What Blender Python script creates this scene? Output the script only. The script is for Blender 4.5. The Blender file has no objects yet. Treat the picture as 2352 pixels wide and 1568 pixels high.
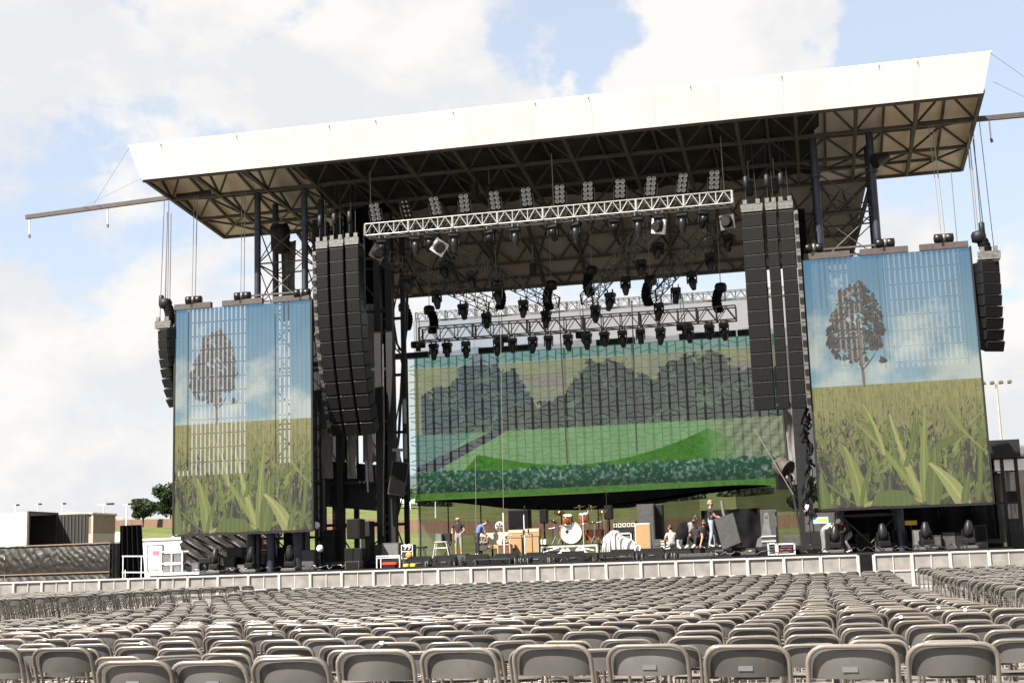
import bpy, math, random
import numpy as np
from mathutils import Vector, Matrix, Euler

random.seed(11)
rng = np.random.default_rng(11)
SC = bpy.context.scene
COL = SC.collection
PI = math.pi

# ------------------------------------------------------------------ camera
CF = 3043.0
YAW, PITCH, ROLL = -0.21994, 0.16583, -0.03289
CAM = np.array([10.03, -51.69, 1.21])
_f = np.array([math.sin(YAW)*math.cos(PITCH), math.cos(YAW)*math.cos(PITCH), math.sin(PITCH)])
_r0 = np.array([math.cos(YAW), -math.sin(YAW), 0.0]); _u0 = np.cross(_r0, _f)
_r = math.cos(ROLL)*_r0 + math.sin(ROLL)*_u0
_u = -math.sin(ROLL)*_r0 + math.cos(ROLL)*_u0
cd = bpy.data.cameras.new('camera'); cam = bpy.data.objects.new('camera', cd); COL.objects.link(cam)
cam.matrix_world = Matrix(((_r[0], _u[0], -_f[0], CAM[0]), (_r[1], _u[1], -_f[1], CAM[1]), (_r[2], _u[2], -_f[2], CAM[2]), (0, 0, 0, 1)))
cd.sensor_width = 36.0; cd.lens = 36.0*CF/2352.0; cd.clip_start = 0.1; cd.clip_end = 4000
SC.camera = cam

def at(x, y, Y=None, Z=None, X=None):
    """point of the place seen at photo position x,y (2352 wide) on the plane Y=, Z= or X="""
    d = _f + _r*(x-1176)/CF - _u*(y-784)/CF
    if Y is not None: t = (Y-CAM[1])/d[1]
    elif Z is not None: t = (Z-CAM[2])/d[2]
    else: t = (X-CAM[0])/d[0]
    return Vector(CAM + t*d)
def seen(p):
    d = np.array(p)-CAM; z = d@_f
    return 1176+CF*(d@_r)/z, 784-CF*(d@_u)/z, z
def bb(x0, y0, x1, y1, Y):
    """centre x, width, bottom z, top z of something at depth Y"""
    xc, yc = (x0+x1)/2, (y0+y1)/2
    a, b = at(x0, yc, Y=Y), at(x1, yc, Y=Y)
    return (a.x+b.x)/2, abs(b.x-a.x), at(xc, y1, Y=Y).z, at(xc, y0, Y=Y).z

# ------------------------------------------------------------------ light
SUN_EL, SUN_AZ = math.radians(47), math.radians(37)     # azimuth to the left of straight behind the audience
sd = Vector((-math.sin(SUN_AZ)*math.cos(SUN_EL), -math.cos(SUN_AZ)*math.cos(SUN_EL), math.sin(SUN_EL)))
sl = bpy.data.lights.new('sun', 'SUN'); sl.energy = 5.0; sl.angle = math.radians(0.5); sl.color = (1.0, 0.94, 0.86)
so = bpy.data.objects.new('sun', sl); COL.objects.link(so); so.rotation_euler = sd.to_track_quat('Z', 'Y').to_euler()
so.location = (-30, -60, 80)

W = bpy.data.worlds.new('World'); SC.world = W; W.use_nodes = True
nt = W.node_tree; nt.nodes.clear()
def N(t, tree, **k):
    n = tree.nodes.new(t)
    for a, b in k.items(): setattr(n, a, b)
    return n
def mathn(tree, op, a, b=None, clamp=False):
    n = N('ShaderNodeMath', tree, operation=op, use_clamp=clamp)
    for i, v in enumerate((a, b)):
        if v is None: continue
        if hasattr(v, 'is_output'): tree.links.new(v, n.inputs[i])
        else: n.inputs[i].default_value = v
    return n.outputs[0]
def build_world():
    L = nt.links.new
    out = N('ShaderNodeOutputWorld', nt); bg = N('ShaderNodeBackground', nt)
    sky = N('ShaderNodeTexSky', nt, sky_type='NISHITA', sun_disc=False, sun_elevation=SUN_EL,
            sun_rotation=math.atan2(sd.x, sd.y), altitude=100, air_density=1.0, dust_density=1.5, ozone_density=1.0)
    tc = N('ShaderNodeTexCoord', nt)
    # flatten the vertical so clouds stretch towards the horizon
    sep = N('ShaderNodeSeparateXYZ', nt); L(tc.outputs['Generated'], sep.inputs[0])
    mp = N('ShaderNodeMapping', nt); mp.inputs['Scale'].default_value = (1, 1, 1.5); mp.inputs['Location'].default_value = (3.1, 1.7, 0.4)
    L(tc.outputs['Generated'], mp.inputs[0])
    n1 = N('ShaderNodeTexNoise', nt); n1.inputs['Scale'].default_value = 5.0; n1.inputs['Detail'].default_value = 9; n1.inputs['Roughness'].default_value = 0.56
    L(mp.outputs[0], n1.inputs['Vector'])
    n2 = N('ShaderNodeTexNoise', nt); n2.inputs['Scale'].default_value = 7.0; n2.inputs['Detail'].default_value = 9; n2.inputs['Roughness'].default_value = 0.6
    L(mp.outputs[0], n2.inputs['Vector'])
    cov = mathn(nt, 'MULTIPLY_ADD', n1.outputs['Fac'], 1.55); cov.node.inputs[2].default_value = -0.275
    nw = N('ShaderNodeTexNoise', nt); nw.inputs['Scale'].default_value = 11.0; nw.inputs['Detail'].default_value = 5; nw.inputs['Roughness'].default_value = 0.6
    L(tc.outputs['Generated'], nw.inputs['Vector'])
    wv = N('ShaderNodeVectorMath', nt, operation='MULTIPLY_ADD'); L(nw.outputs['Color'], wv.inputs[0]); wv.inputs[1].default_value = (.16, .16, .16)
    w0 = N('ShaderNodeVectorMath', nt, operation='SUBTRACT'); L(tc.outputs['Generated'], w0.inputs[0]); w0.inputs[1].default_value = (.08, .08, .08)
    L(w0.outputs[0], wv.inputs[2]); warped = wv.outputs[0]
    # gaps of blue sky between the clouds, each a direction in the sky
    def gap(px, py, size, amount, cv):
        d = (at(px, py, Y=400) - Vector(CAM)).normalized()
        vm = N('ShaderNodeVectorMath', nt, operation='DISTANCE'); vm.inputs[1].default_value = d
        L(warped, vm.inputs[0])
        q = mathn(nt, 'DIVIDE', vm.outputs['Value'], size)
        q = mathn(nt, 'MULTIPLY', q, q); q = mathn(nt, 'MULTIPLY', q, -1.0)
        e = mathn(nt, 'EXPONENT', q)
        e = mathn(nt, 'MULTIPLY', e, amount)
        return mathn(nt, 'SUBTRACT', cv, e)
    for g in ((1385, 95, .042, .27), (1300, 175, .035, .17), (2090, 75, .048, .24), (1990, 130, .03, .14), (2300, 330, .085, .24), (2190, 520, .085, .27), (2330, 600, .04, .12), (2330, 20, .04, .2),
              (820, 165, .02, .17), (545, 20, .04, .24), (600, 60, .02, .14), (760, 150, .03, .14), (60, 500, .045, .13), (300, 560, .04, .09), (160, 470, .035, .09), (1150, 150, .02, .10),
              (1720, 95, .03, .12), (200, 650, .04, .06)):
        cov = gap(*g, cov)
    for g in ((1650, 40, .05, -.18), (1050, 80, .09, -.14), (640, 160, .06, -.16), (200, 200, .10, -.12), (250, 900, .14, -.12), (2340, 790, .045, -.22), (1550, 150, .05, -.1), (1880, 30, .04, -.15)):
        cov = gap(*g, cov)
    mr = N('ShaderNodeMapRange', nt); mr.inputs['From Min'].default_value = 0.34; mr.inputs['From Max'].default_value = 0.50
    mr.interpolation_type = 'SMOOTHSTEP'
    L(cov, mr.inputs['Value'])
    # shade of the clouds
    cr = N('ShaderNodeValToRGB', nt)
    cr.color_ramp.elements[0].position = 0.40; cr.color_ramp.elements[0].color = (0.242, 0.244, 0.252, 1)
    cr.color_ramp.elements[1].position = 0.55; cr.color_ramp.elements[1].color = (0.288, 0.281, 0.273, 1)
    sh = n2.outputs['Fac']
    for g in ((40, 40, .09, .13), (330, 120, .05, .08), (700, 210, .04, .06), (330, 780, .10, .03), (2340, 700, .05, -.1), (480, 130, .03, -.08)):
        sh = gap(*g, sh)
    L(sh, cr.inputs['Fac'])
    skm = N('ShaderNodeVectorMath', nt, operation='SCALE'); skm.inputs['Scale'].default_value = 0.066
    L(sky.outputs[0], skm.inputs[0])
    thin = N('ShaderNodeMix', nt, data_type='RGBA'); thin.inputs['Factor'].default_value = 0.55
    L(skm.outputs[0], thin.inputs['A']); thin.inputs['B'].default_value = (0.245, 0.262, 0.285, 1)     # thin high veil in the blue
    mx = N('ShaderNodeMix', nt, data_type='RGBA')
    L(mr.outputs[0], mx.inputs['Factor']); L(thin.outputs['Result'], mx.inputs['A']); L(cr.outputs['Color'], mx.inputs['B'])
    L(mx.outputs['Result'], bg.inputs['Color']); bg.inputs['Strength'].default_value = 1.0
    L(bg.outputs[0], out.inputs[0])
build_world()
SC.view_settings.view_transform = 'Standard'; SC.view_settings.look = 'None'
SC.view_settings.gamma = 1.0; SC.view_settings.use_curve_mapping = False
SC.view_settings.exposure = 1.8
SC.cycles.max_bounces = 6; SC.cycles.transparent_max_bounces = 24

# ------------------------------------------------------------------ materials
MATS = {}
def mat(name, col, rough=.6, metal=0.0, var=0.0, vs=6.0, bump=0.0, bs=30.0, spec=0.5, transl=None, stretch=(1, 1, 1)):
    if name in MATS: return MATS[name]
    k_ = .70 if max(col) < .6 else .90
    col = tuple(c*k_ for c in col)
    m = bpy.data.materials.new(name); m.use_nodes = True; t = m.node_tree; L = t.links.new
    b = t.nodes['Principled BSDF']; out = t.nodes['Material Output']
    b.inputs['Roughness'].default_value = rough; b.inputs['Metallic'].default_value = metal
    b.inputs['Specular IOR Level'].default_value = spec
    b.inputs['Base Color'].default_value = (*col, 1)
    csock = None
    if var > 0 or bump > 0:
        g = N('ShaderNodeNewGeometry', t); mp = N('ShaderNodeMapping', t); mp.inputs['Scale'].default_value = stretch
        L(g.outputs['Position'], mp.inputs[0])
    if var > 0:
        n = N('ShaderNodeTexNoise', t); n.inputs['Scale'].default_value = vs; n.inputs['Detail'].default_value = 5
        L(mp.outputs[0], n.inputs['Vector'])
        r = N('ShaderNodeValToRGB', t)
        r.color_ramp.elements[0].position = .3; r.color_ramp.elements[1].position = .7
        r.color_ramp.elements[0].color = (*[c*(1-var) for c in col], 1); r.color_ramp.elements[1].color = (*[min(1, c*(1+var)) for c in col], 1)
        L(n.outputs['Fac'], r.inputs[0]); L(r.outputs[0], b.inputs['Base Color']); csock = r.outputs[0]
    if bump > 0:
        n = N('ShaderNodeTexNoise', t); n.inputs['Scale'].default_value = bs; n.inputs['Detail'].default_value = 4
        L(mp.outputs[0], n.inputs['Vector'])
        bp = N('ShaderNodeBump', t); bp.inputs['Strength'].default_value = bump; bp.inputs['Distance'].default_value = .02
        L(n.outputs['Fac'], bp.inputs['Height']); L(bp.outputs[0], b.inputs['Normal'])
    if transl:
        tb = N('ShaderNodeBsdfTranslucent', t); tb.inputs['Color'].default_value = (*transl[1], 1)
        ms = N('ShaderNodeMixShader', t); ms.inputs[0].default_value = transl[0]
        L(b.outputs[0], ms.inputs[1]); L(tb.outputs[0], ms.inputs[2]); L(ms.outputs[0], out.inputs[0])
    MATS[name] = m
    return m
def gauze(name, col, opacity):
    m = bpy.data.materials.new(name); m.use_nodes = True; t = m.node_tree; L = t.links.new
    b = t.nodes['Principled BSDF']; b.inputs['Base Color'].default_value = (*col, 1); b.inputs['Roughness'].default_value = .9
    tr = N('ShaderNodeBsdfTransparent', t); ms = N('ShaderNodeMixShader', t)
    g = N('ShaderNodeNewGeometry', t); mp = N('ShaderNodeMapping', t); mp.inputs['Scale'].default_value = (1.2, 1, .15); L(g.outputs['Position'], mp.inputs[0])
    n = N('ShaderNodeTexNoise', t); n.inputs['Scale'].default_value = 1.5; L(mp.outputs[0], n.inputs['Vector'])
    f = mathn(t, 'MULTIPLY', n.outputs['Fac'], .16); f = mathn(t, 'ADD', f, opacity-.08)
    L(f, ms.inputs[0]); L(tr.outputs[0], ms.inputs[1]); L(b.outputs[0], ms.inputs[2]); L(ms.outputs[0], t.nodes['Material Output'].inputs[0])
    return m
M = {}
M['steel'] = mat('weathered grey steel', (.068, .058, .049), .6, .2, .3, 3)
M['column'] = mat('dark blue grey steel', (.035, .042, .06), .45, .4, .3, 2)
M['black'] = mat('black paint', (.009, .009, .010), .55, 0, .35, 8, spec=.3)
M['blackgloss'] = mat('black housing', (.010, .010, .011), .38, 0, .2, 10, spec=.3)
M['darkcloth'] = mat('black cloth', (.008, .008, .009), .95, 0, .4, 3, .3, 4, spec=.1)
M['lining'] = mat('black roof lining', (.036, .033, .029), .85, 0, .5, .8, .3, 1.5, spec=.15)
M['grille'] = mat('speaker grille', (.009, .0088, .0085), .7, 0, .3, 14, spec=.12)
M['rig'] = mat('grey rigging steel', (.17, .163, .152), .45, .4, .3, 9)
M['alu'] = mat('bright aluminium', (.62, .61, .59), .38, .35, .15, 12)
M['truss'] = mat('truss aluminium', (.40, .39, .375), .36, .35, .2, 12)
M['aludull'] = mat('dull aluminium', (.16, .155, .145), .45, .6, .25, 9)
M['white'] = mat('white paint', (.72, .72, .71), .5, 0, .08, 3)
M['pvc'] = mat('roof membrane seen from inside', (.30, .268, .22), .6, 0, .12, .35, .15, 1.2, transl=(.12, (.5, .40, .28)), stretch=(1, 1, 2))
M['pvclit'] = mat('roof membrane with wing light in colour', (.64, .56, .47), .6, 0, .10, .35, .15, 1.2, transl=(.18, (.6, .50, .37)), stretch=(1, 1, 2))  # same membrane as the middle, colour lightened for stronger light on the wings
M['fascia'] = mat('white fascia membrane', (.70, .665, .62), .5, 0, .07, .5, .2, .8, stretch=(1, 1, .12))
M['tarp'] = mat('crumpled black plastic', (.026, .0225, .0195), .5, 0, .5, 2, .5, 9, spec=.3, stretch=(1, 1, 2.2))
M['greytarp'] = mat('grey tarpaulin', (.16, .15, .135), .7, 0, .35, 2.5, .5, 4, stretch=(3, 3, .4))
M['tan'] = mat('tan amplifier cloth', (.36, .225, .095), .8, 0, .10, 25, .2, 160)
M['tandark'] = mat('tan amplifier edge', (.27, .15, .055), .7, 0, .1, 20)
M['brown'] = mat('dark brown cabinet', (.055, .04, .033), .7, 0, .3, 6)
M['wood'] = mat('varnished brown wood', (.16, .055, .022), .4, 0, .35, 8, stretch=(1, 1, 8))
M['drumwood'] = mat('orange lacquered drum shell', (.30, .085, .018), .25, 0, .25, 10)
M['skin'] = mat('skin', (.42, .22, .145), .55)
M['tshirt'] = mat('black t shirt', (.014, .012, .013), .9)
M['jeans'] = mat('pale blue jeans', (.30, .33, .42), .85, 0, .2, 20)
M['bluecloth'] = mat('blue shirt', (.09, .14, .32), .85, 0, .15, 10)
M['whitecloth'] = mat('white cloth', (.46, .45, .44), .8, 0, .06, 6, .3, 8)
M['greycloth'] = mat('grey cloth', (.20, .195, .19), .85, 0, .15, 9)
M['khaki'] = mat('grey shorts', (.30, .28, .255), .85, 0, .1, 12)
M['hairgrey'] = mat('grey hair', (.22, .21, .20), .7)
M['hairdark'] = mat('dark hair', (.03, .018, .012), .6)
M['shoe'] = mat('white shoes', (.7, .7, .68), .6)
M['chrome'] = mat('chrome', (.75, .75, .75), .15, 1.0)
M['red'] = mat('red plastic', (.55, .04, .02), .4)
M['orange'] = mat('orange plastic', (.6, .2, .03), .5)
M['yellow'] = mat('yellow plastic', (.62, .38, .03), .5)
M['cream'] = mat('cream painted wood', (.56, .49, .38), .6, 0, .12, 8)
M['flightcase'] = mat('dark grey flight case', (.055, .053, .05), .55, 0, .25, 7)
M['greycover'] = mat('padded grey cover', (.13, .13, .13), .8, 0, .15, 5, .3, 8)
M['fence'] = mat('cedar boards', (.18, .10, .062), .85, 0, .28, 1.2, stretch=(4, 4, .3))
M['trailer'] = mat('white trailer side', (.74, .73, .72), .45, 0, .05, .8)
M['tantrailer'] = mat('tan sheet metal', (.42, .36, .29), .6, 0, .12, 1.0)
M['browntop'] = mat('brown sheet metal', (.24, .16, .09), .6, 0, .12, 1.0)
M['bark'] = mat('bark', (.06, .045, .035), .9, 0, .3, 8)
M['chair'] = mat('grey beige painted steel', (.25, .222, .19), .30, .25, .14, 5, .05, 12, spec=.4)
M['chairback'] = mat('grey painted sheet steel with shade in colour', (.096, .093, .090), .34, .1, .28, 3, .05, 12, spec=.4)  # same chair paint, darkened so the shade on the backs is in the colour
M['chairfar'] = mat('dull grey painted steel', (.15, .138, .122), .6, 0, .25, 1.2, spec=.2)
M['lens'] = mat('lamp lens', (.42, .40, .35), .15, .9)
M['barrier'] = mat('perforated aluminium sheet', (.225, .213, .198), .6, .1, .26, 2.2)
M['barrierframe'] = mat('aluminium barrier frame', (.46, .44, .415), .5, .1, .08, 3)
M['dark'] = mat('dark interior', (.02, .019, .018), .9)
M['cable'] = mat('black cable', (.01, .01, .01), .6)
M['greycable'] = mat('steel wire', (.33, .31, .29), .5, .4)

def vary(m, lo, hi):
    # each object of this paint is a little lighter or darker than the next
    t = m.node_tree; b = t.nodes['Principled BSDF']; s = b.inputs['Base Color'].links[0].from_socket
    oi = N('ShaderNodeObjectInfo', t); mr = N('ShaderNodeMapRange', t); mr.inputs['To Min'].default_value = lo; mr.inputs['To Max'].default_value = hi
    t.links.new(oi.outputs['Random'], mr.inputs['Value']); vm = N('ShaderNodeVectorMath', t, operation='SCALE'); t.links.new(s, vm.inputs[0]); t.links.new(mr.outputs[0], vm.inputs['Scale'])
    n = N('ShaderNodeTexNoise', t); n.inputs['Scale'].default_value = 38; n.inputs['Detail'].default_value = 6; g = N('ShaderNodeNewGeometry', t); mp = N('ShaderNodeMapping', t); mp.inputs['Scale'].default_value = (1, 1, .25)
    t.links.new(g.outputs['Position'], mp.inputs[0]); t.links.new(mp.outputs[0], n.inputs['Vector'])
    r = N('ShaderNodeMapRange', t); r.inputs['From Min'].default_value = .60; r.inputs['From Max'].default_value = .70; t.links.new(n.outputs['Fac'], r.inputs['Value'])
    mx = N('ShaderNodeMix', t, data_type='RGBA'); q = mathn(t, 'MULTIPLY', r.outputs[0], .45); t.links.new(q, mx.inputs['Factor']); t.links.new(vm.outputs[0], mx.inputs['A']); mx.inputs['B'].default_value = (.09, .055, .035, 1)
    t.links.new(mx.outputs['Result'], b.inputs['Base Color'])
vary(M['chair'], .72, 1.22); vary(M['chairback'], .65, 1.45)
# ground and grass
def ground_mat():
    m = mat('pale worn gravel and concrete', (.20, .18, .158), .9, 0, .18, .7, .35, 25)
    return m
def grass_mat():
    m = bpy.data.materials.new('mown grass'); m.use_nodes = True; t = m.node_tree; L = t.links.new
    b = t.nodes['Principled BSDF']; b.inputs['Roughness'].default_value = .9; b.inputs['Specular IOR Level'].default_value = .15
    g = N('ShaderNodeNewGeometry', t)
    n = N('ShaderNodeTexNoise', t); n.inputs['Scale'].default_value = .22; n.inputs['Detail'].default_value = 10; n.inputs['Roughness'].default_value = .7; L(g.outputs['Position'], n.inputs['Vector'])
    r = N('ShaderNodeValToRGB', t); e = r.color_ramp.elements
    e[0].position = .3; e[0].color = (.045, .062, .02, 1); e[1].position = .72; e[1].color = (.12, .13, .04, 1)
    L(n.outputs['Fac'], r.inputs[0]); L(r.outputs[0], b.inputs['Base Color'])
    n2 = N('ShaderNodeTexNoise', t); n2.inputs['Scale'].default_value = 6; L(g.outputs['Position'], n2.inputs['Vector'])
    bp = N('ShaderNodeBump', t); bp.inputs['Strength'].default_value = .6; bp.inputs['Distance'].default_value = .1
    L(n2.outputs['Fac'], bp.inputs['Height']); L(bp.outputs[0], b.inputs['Normal'])
    return m
def leaf_mat(name, c):
    m = mat(name, c, .65, 0, .45, .9, transl=(.25, (c[0]*1.6, c[1]*1.8, c[2]*.8)))
    return m

# ------------------------------------------------------------------ mesh builder
class MB:
    def __init__(s): s.v = []; s.f = []; s.sm = []
    def add(s, vs, fs, smooth=False):
        o = len(s.v); s.v.extend([tuple(p) for p in vs])
        s.f.extend([tuple(i+o for i in f) for f in fs]); s.sm.extend([smooth]*len(fs)); return s
    def box(s, c, d, R=None):
        x, y, z = d[0]/2, d[1]/2, d[2]/2; c = Vector(c)
        vs = [Vector(p) for p in ((-x, -y, -z), (x, -y, -z), (x, y, -z), (-x, y, -z), (-x, -y, z), (x, -y, z), (x, y, z), (-x, y, z))]
        if R is not None: vs = [R @ p for p in vs]
        return s.add([c+p for p in vs], [(0, 3, 2, 1), (4, 5, 6, 7), (0, 1, 5, 4), (1, 2, 6, 5), (2, 3, 7, 6), (3, 0, 4, 7)])
    def bevbox(s, c, d, b=.02):
        # box with chamfered vertical and horizontal front edges
        x, y, z = d[0]/2, d[1]/2, d[2]/2; b = min(b, x*.5, y*.5, z*.5)
        pts = []; 
        for (zz, k) in ((-z, b), (-z+b, 0), (z-b, 0), (z, b)):
            xx, yy = x-k, y-k
            pts += [(-xx+b, -yy, zz), (xx-b, -yy, zz), (xx, -yy+b, zz), (xx, yy-b, zz), (xx-b, yy, zz), (-xx+b, yy, zz), (-xx, yy-b, zz), (-xx, -yy+b, zz)]
        fs = [tuple(range(7, -1, -1)), tuple(range(24, 32))]
        for l in range(3):
            for i in range(8): fs.append((l*8+i, l*8+(i+1) % 8, (l+1)*8+(i+1) % 8, (l+1)*8+i))
        return s.add([Vector(c)+Vector(p) for p in pts], fs)
    def tube(s, pts, r, n=6, caps=True):
        pts = [Vector(p) for p in pts]; rs = r if isinstance(r, (list, tuple)) else [r]*len(pts)
        rings = []; t0 = (pts[1]-pts[0]).normalized()
        ref = Vector((0, 0, 1)) if abs(t0.z) < .9 else Vector((1, 0, 0))
        a = t0.cross(ref).normalized()
        for i, p in enumerate(pts):
            if i == 0: t = t0
            elif i == len(pts)-1: t = (pts[-1]-pts[-2]).normalized()
            else: t = ((pts[i+1]-p).normalized()+(p-pts[i-1]).normalized()).normalized()
            a = (a - t*a.dot(t)).normalized(); b = t.cross(a)
            rings.append([p+(a*math.cos(2*PI*k/n)+b*math.sin(2*PI*k/n))*rs[i] for k in range(n)])
        vs = [q for g in rings for q in g]; fs = []
        for i in range(len(pts)-1):
            for k in range(n): fs.append((i*n+k, i*n+(k+1) % n, (i+1)*n+(k+1) % n, (i+1)*n+k))
        s.add(vs, fs, n > 5)
        if caps: s.add(rings[0], [tuple(range(n-1, -1, -1))]); s.add(rings[-1], [tuple(range(n))])
        return s
    def lathe(s, prof, c=(0, 0, 0), n=12, axis='Z', R=None, caps=True):
        vs = []; fs = []
        for (r, z) in prof:
            for k in range(n):
                a = 2*PI*k/n; p = Vector((r*math.cos(a), r*math.sin(a), z))
                if axis == 'Y': p = Vector((p.x, -p.z, p.y))
                elif axis == 'X': p = Vector((p.z, p.x, p.y))
                if R is not None: p = R @ p
                vs.append(Vector(c)+p)
        m = len(prof)
        for i in range(m-1):
            for k in range(n): fs.append((i*n+k, i*n+(k+1) % n, (i+1)*n+(k+1) % n, (i+1)*n+k))
        s.add(vs, fs, True)
        if caps: s.add(vs[:n], [tuple(range(n-1, -1, -1))]); s.add(vs[-n:], [tuple(range(n))])
        return s
    def prism(s, poly, y0, y1):
        """poly in x,z extruded from y0 to y1"""
        n = len(poly); vs = [(p[0], y0, p[1]) for p in poly]+[(p[0], y1, p[1]) for p in poly]
        fs = [tuple(range(n)), tuple(range(2*n-1, n-1, -1))]+[(i, n+i, n+(i+1) % n, (i+1) % n) for i in range(n)]
        return s.add(vs, fs)
    def slab(s, quad, th):
        """quad of 4 points thickened by th along its normal"""
        q = [Vector(p) for p in quad]; nrm = (q[1]-q[0]).cross(q[3]-q[0]).normalized()*th
        vs = q+[p+nrm for p in q]
        return s.add(vs, [(3, 2, 1, 0), (4, 5, 6, 7), (0, 1, 5, 4), (1, 2, 6, 5), (2, 3, 7, 6), (3, 0, 4, 7)])
    def mesh(s, name, m):
        me = bpy.data.meshes.new(name); me.from_pydata(s.v, [], s.f)
        if m: me.materials.append(m)
        me.polygons.foreach_set('use_smooth', s.sm); me.update(); return me

def link(name, data):
    o = bpy.data.objects.new(name, data); COL.objects.link(o); return o
def thing(name, label, cat, loc=(0, 0, 0), rz=0.0, group=None):
    o = link(name, None); o.empty_display_size = .2; o.location = loc; o.rotation_euler = (0, 0, rz)
    o['label'] = label; o['category'] = cat
    if group: o['group'] = group
    return o
def tag(o, label, cat, group=None):
    o['label'] = label; o['category'] = cat
    if group: o['group'] = group
    return o
def origin(p):
    v = Vector((0, 0, 0))
    while p is not None: v = v + p.location; p = p.parent
    return v
def part(name, mb, m, parent, world=False, label=None, stuff=False):
    """one mesh part; world=True takes world coordinates (parent not rotated)"""
    if world:
        o3 = origin(parent); mb.v = [tuple(Vector(p)-o3) for p in mb.v]
    o = link(name, mb.mesh(name, m)); o.parent = parent
    if label: o['label'] = label
    if stuff: o['kind'] = 'stuff'
    return o
_unit = {}
def unit(kind, m):
    k = (kind, m.name)
    if k not in _unit:
        b = MB()
        if kind == 'box': b.box((0, 0, 0), (1, 1, 1))
        else: b.tube([(0, 0, -.5), (0, 0, .5)], .5, 8)
        _unit[k] = b.mesh(kind, m)
    return _unit[k]
def bar(name, p0, p1, w, m, parent, d=None, kind='box', up=(0, 0, 1)):
    """one straight member between two world points, its mesh shared with its like"""
    o3 = origin(parent); p0 = Vector(p0)-o3; p1 = Vector(p1)-o3
    ax = (p1-p0); L = ax.length; z = ax/L
    ref = Vector(up) if abs(z.dot(Vector(up))) < .95 else Vector((0, 1, 0))
    x = z.cross(ref).normalized(); y = z.cross(x)
    d = d or w
    o = link(name, unit(kind, m)); o.parent = parent; c = (p0+p1)/2
    o.matrix_local = Matrix(((x[0]*w, y[0]*d, z[0]*L, c[0]), (x[1]*w, y[1]*d, z[1]*L, c[1]), (x[2]*w, y[2]*d, z[2]*L, c[2]), (0, 0, 0, 1)))
    return o
def copy_tree(o, parent=None):
    c = o.copy(); COL.objects.link(c)
    if parent is not None: c.parent = parent
    for ch in list(o.children): copy_tree(ch, c)
    return c
ORD = ['', 'first', 'second', 'third', 'fourth', 'fifth', 'sixth', 'seventh', 'eighth', 'ninth', 'tenth', 'eleventh', 'twelfth', 'thirteenth', 'fourteenth', 'fifteenth', 'sixteenth', 'seventeenth', 'eighteenth', 'nineteenth', 'twentieth']
def ordn(n):
    if n <= 20: return ORD[n]
    t = ['', '', 'twenty', 'thirty', 'forty'][n//10]
    return t+'-'+ORD[n % 10] if n % 10 else {2: 'twentieth', 3: 'thirtieth', 4: 'fortieth'}[n//10]
def vnoise(w, h, cx, cy, seed, octaves=4, rough=.5):
    r = np.random.default_rng(seed); out = np.zeros((h, w)); amp = 1; tot = 0
    for o in range(octaves):
        gx, gy = int(cx*2**o)+2, int(cy*2**o)+2
        g = r.random((gy+1, gx+1)); xs = np.linspace(0, gx-1.001, w); ys = np.linspace(0, gy-1.001, h)
        xi, yi = xs.astype(int), ys.astype(int); fx, fy = xs-xi, ys-yi; fx = fx*fx*(3-2*fx); fy = fy*fy*(3-2*fy)
        a = g[np.ix_(yi, xi)]*(1-fx)+g[np.ix_(yi, xi+1)]*fx; b = g[np.ix_(yi+1, xi)]*(1-fx)+g[np.ix_(yi+1, xi+1)]*fx
        out += amp*(a*(1-fy[:, None])+b*fy[:, None]); tot += amp; amp *= rough
    return out/tot
def sheet(name, P, m, parent=None, world=False, smooth=True):
    """grid of points P[h][w][3] as one mesh"""
    P = np.asarray(P, float); h, w = P.shape[:2]
    if world and parent is not None: P = P-np.array(origin(parent))
    i = np.arange(h*w).reshape(h, w)
    f = np.stack([i[:-1, :-1], i[:-1, 1:], i[1:, 1:], i[1:, :-1]], -1).reshape(-1, 4)
    me = bpy.data.meshes.new(name); me.from_pydata(P.reshape(-1, 3).tolist(), [], f.tolist()); me.materials.append(m)
    me.polygons.foreach_set('use_smooth', [smooth]*len(me.polygons)); me.update()
    o = link(name, me)
    if parent is not None: o.parent = parent
    return o

# ------------------------------------------------------------------ the setting: ground, grass
def zt(x, y):
    if y <= 14: return 0.0
    k = min(.075, max(.040, .0513-.00045*(x+47)))
    z = (min(y, 134)-14)*k
    if y > 134:
        g = min(1.0, max(0.0, ((x-10)/(y+52)+.45)/.07)); z += g*(min(y, 290)-134)*.088 - (1-g)*(y-134)*.01
    return z
def structure(name, o): o.name = name; o['kind'] = 'structure'; return o
def sstep(a, b, x): t = max(0.0, min(1.0, (x-a)/(b-a))); return t*t*(3-2*t)
def gz(x, y):
    # one low step down behind the nearest row of seats, then a shallow dip across the middle block
    p = float(np.interp(y-CAM[1], [0, 8.9, 9.0, 15, 20, 27, 36, 40, 44, 46.2], [0, 0, -.18, -.19, -.30, -.36, -.34, -.25, -.13, 0]))
    return p*sstep(-9.0, -7.4, x)*(1-.45*sstep(12.35, 12.9, x))
gx = np.concatenate([[-900, -60], np.linspace(-9.2, -7.2, 6), np.linspace(-6, 12, 10), np.linspace(12.25, 12.85, 5), [60, 900]])
gy = np.concatenate([[-700., -60.], [CAM[1]+q for q in (8.9, 9.0, 15, 20, 27, 36, 40, 44, 46.2)], [14., 15., 900.]])
structure('ground', sheet('ground', [[(x, y, gz(x, y) if y < 14.5 else -.3) for x in gx] for y in gy], ground_mat(), smooth=False))
bx_ = np.concatenate([np.linspace(-900, -160, 6), np.linspace(-140, 160, 61), np.linspace(200, 900, 6)]); by_ = np.concatenate([np.linspace(13.2, 140, 50), np.linspace(150, 900, 25)])
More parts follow.
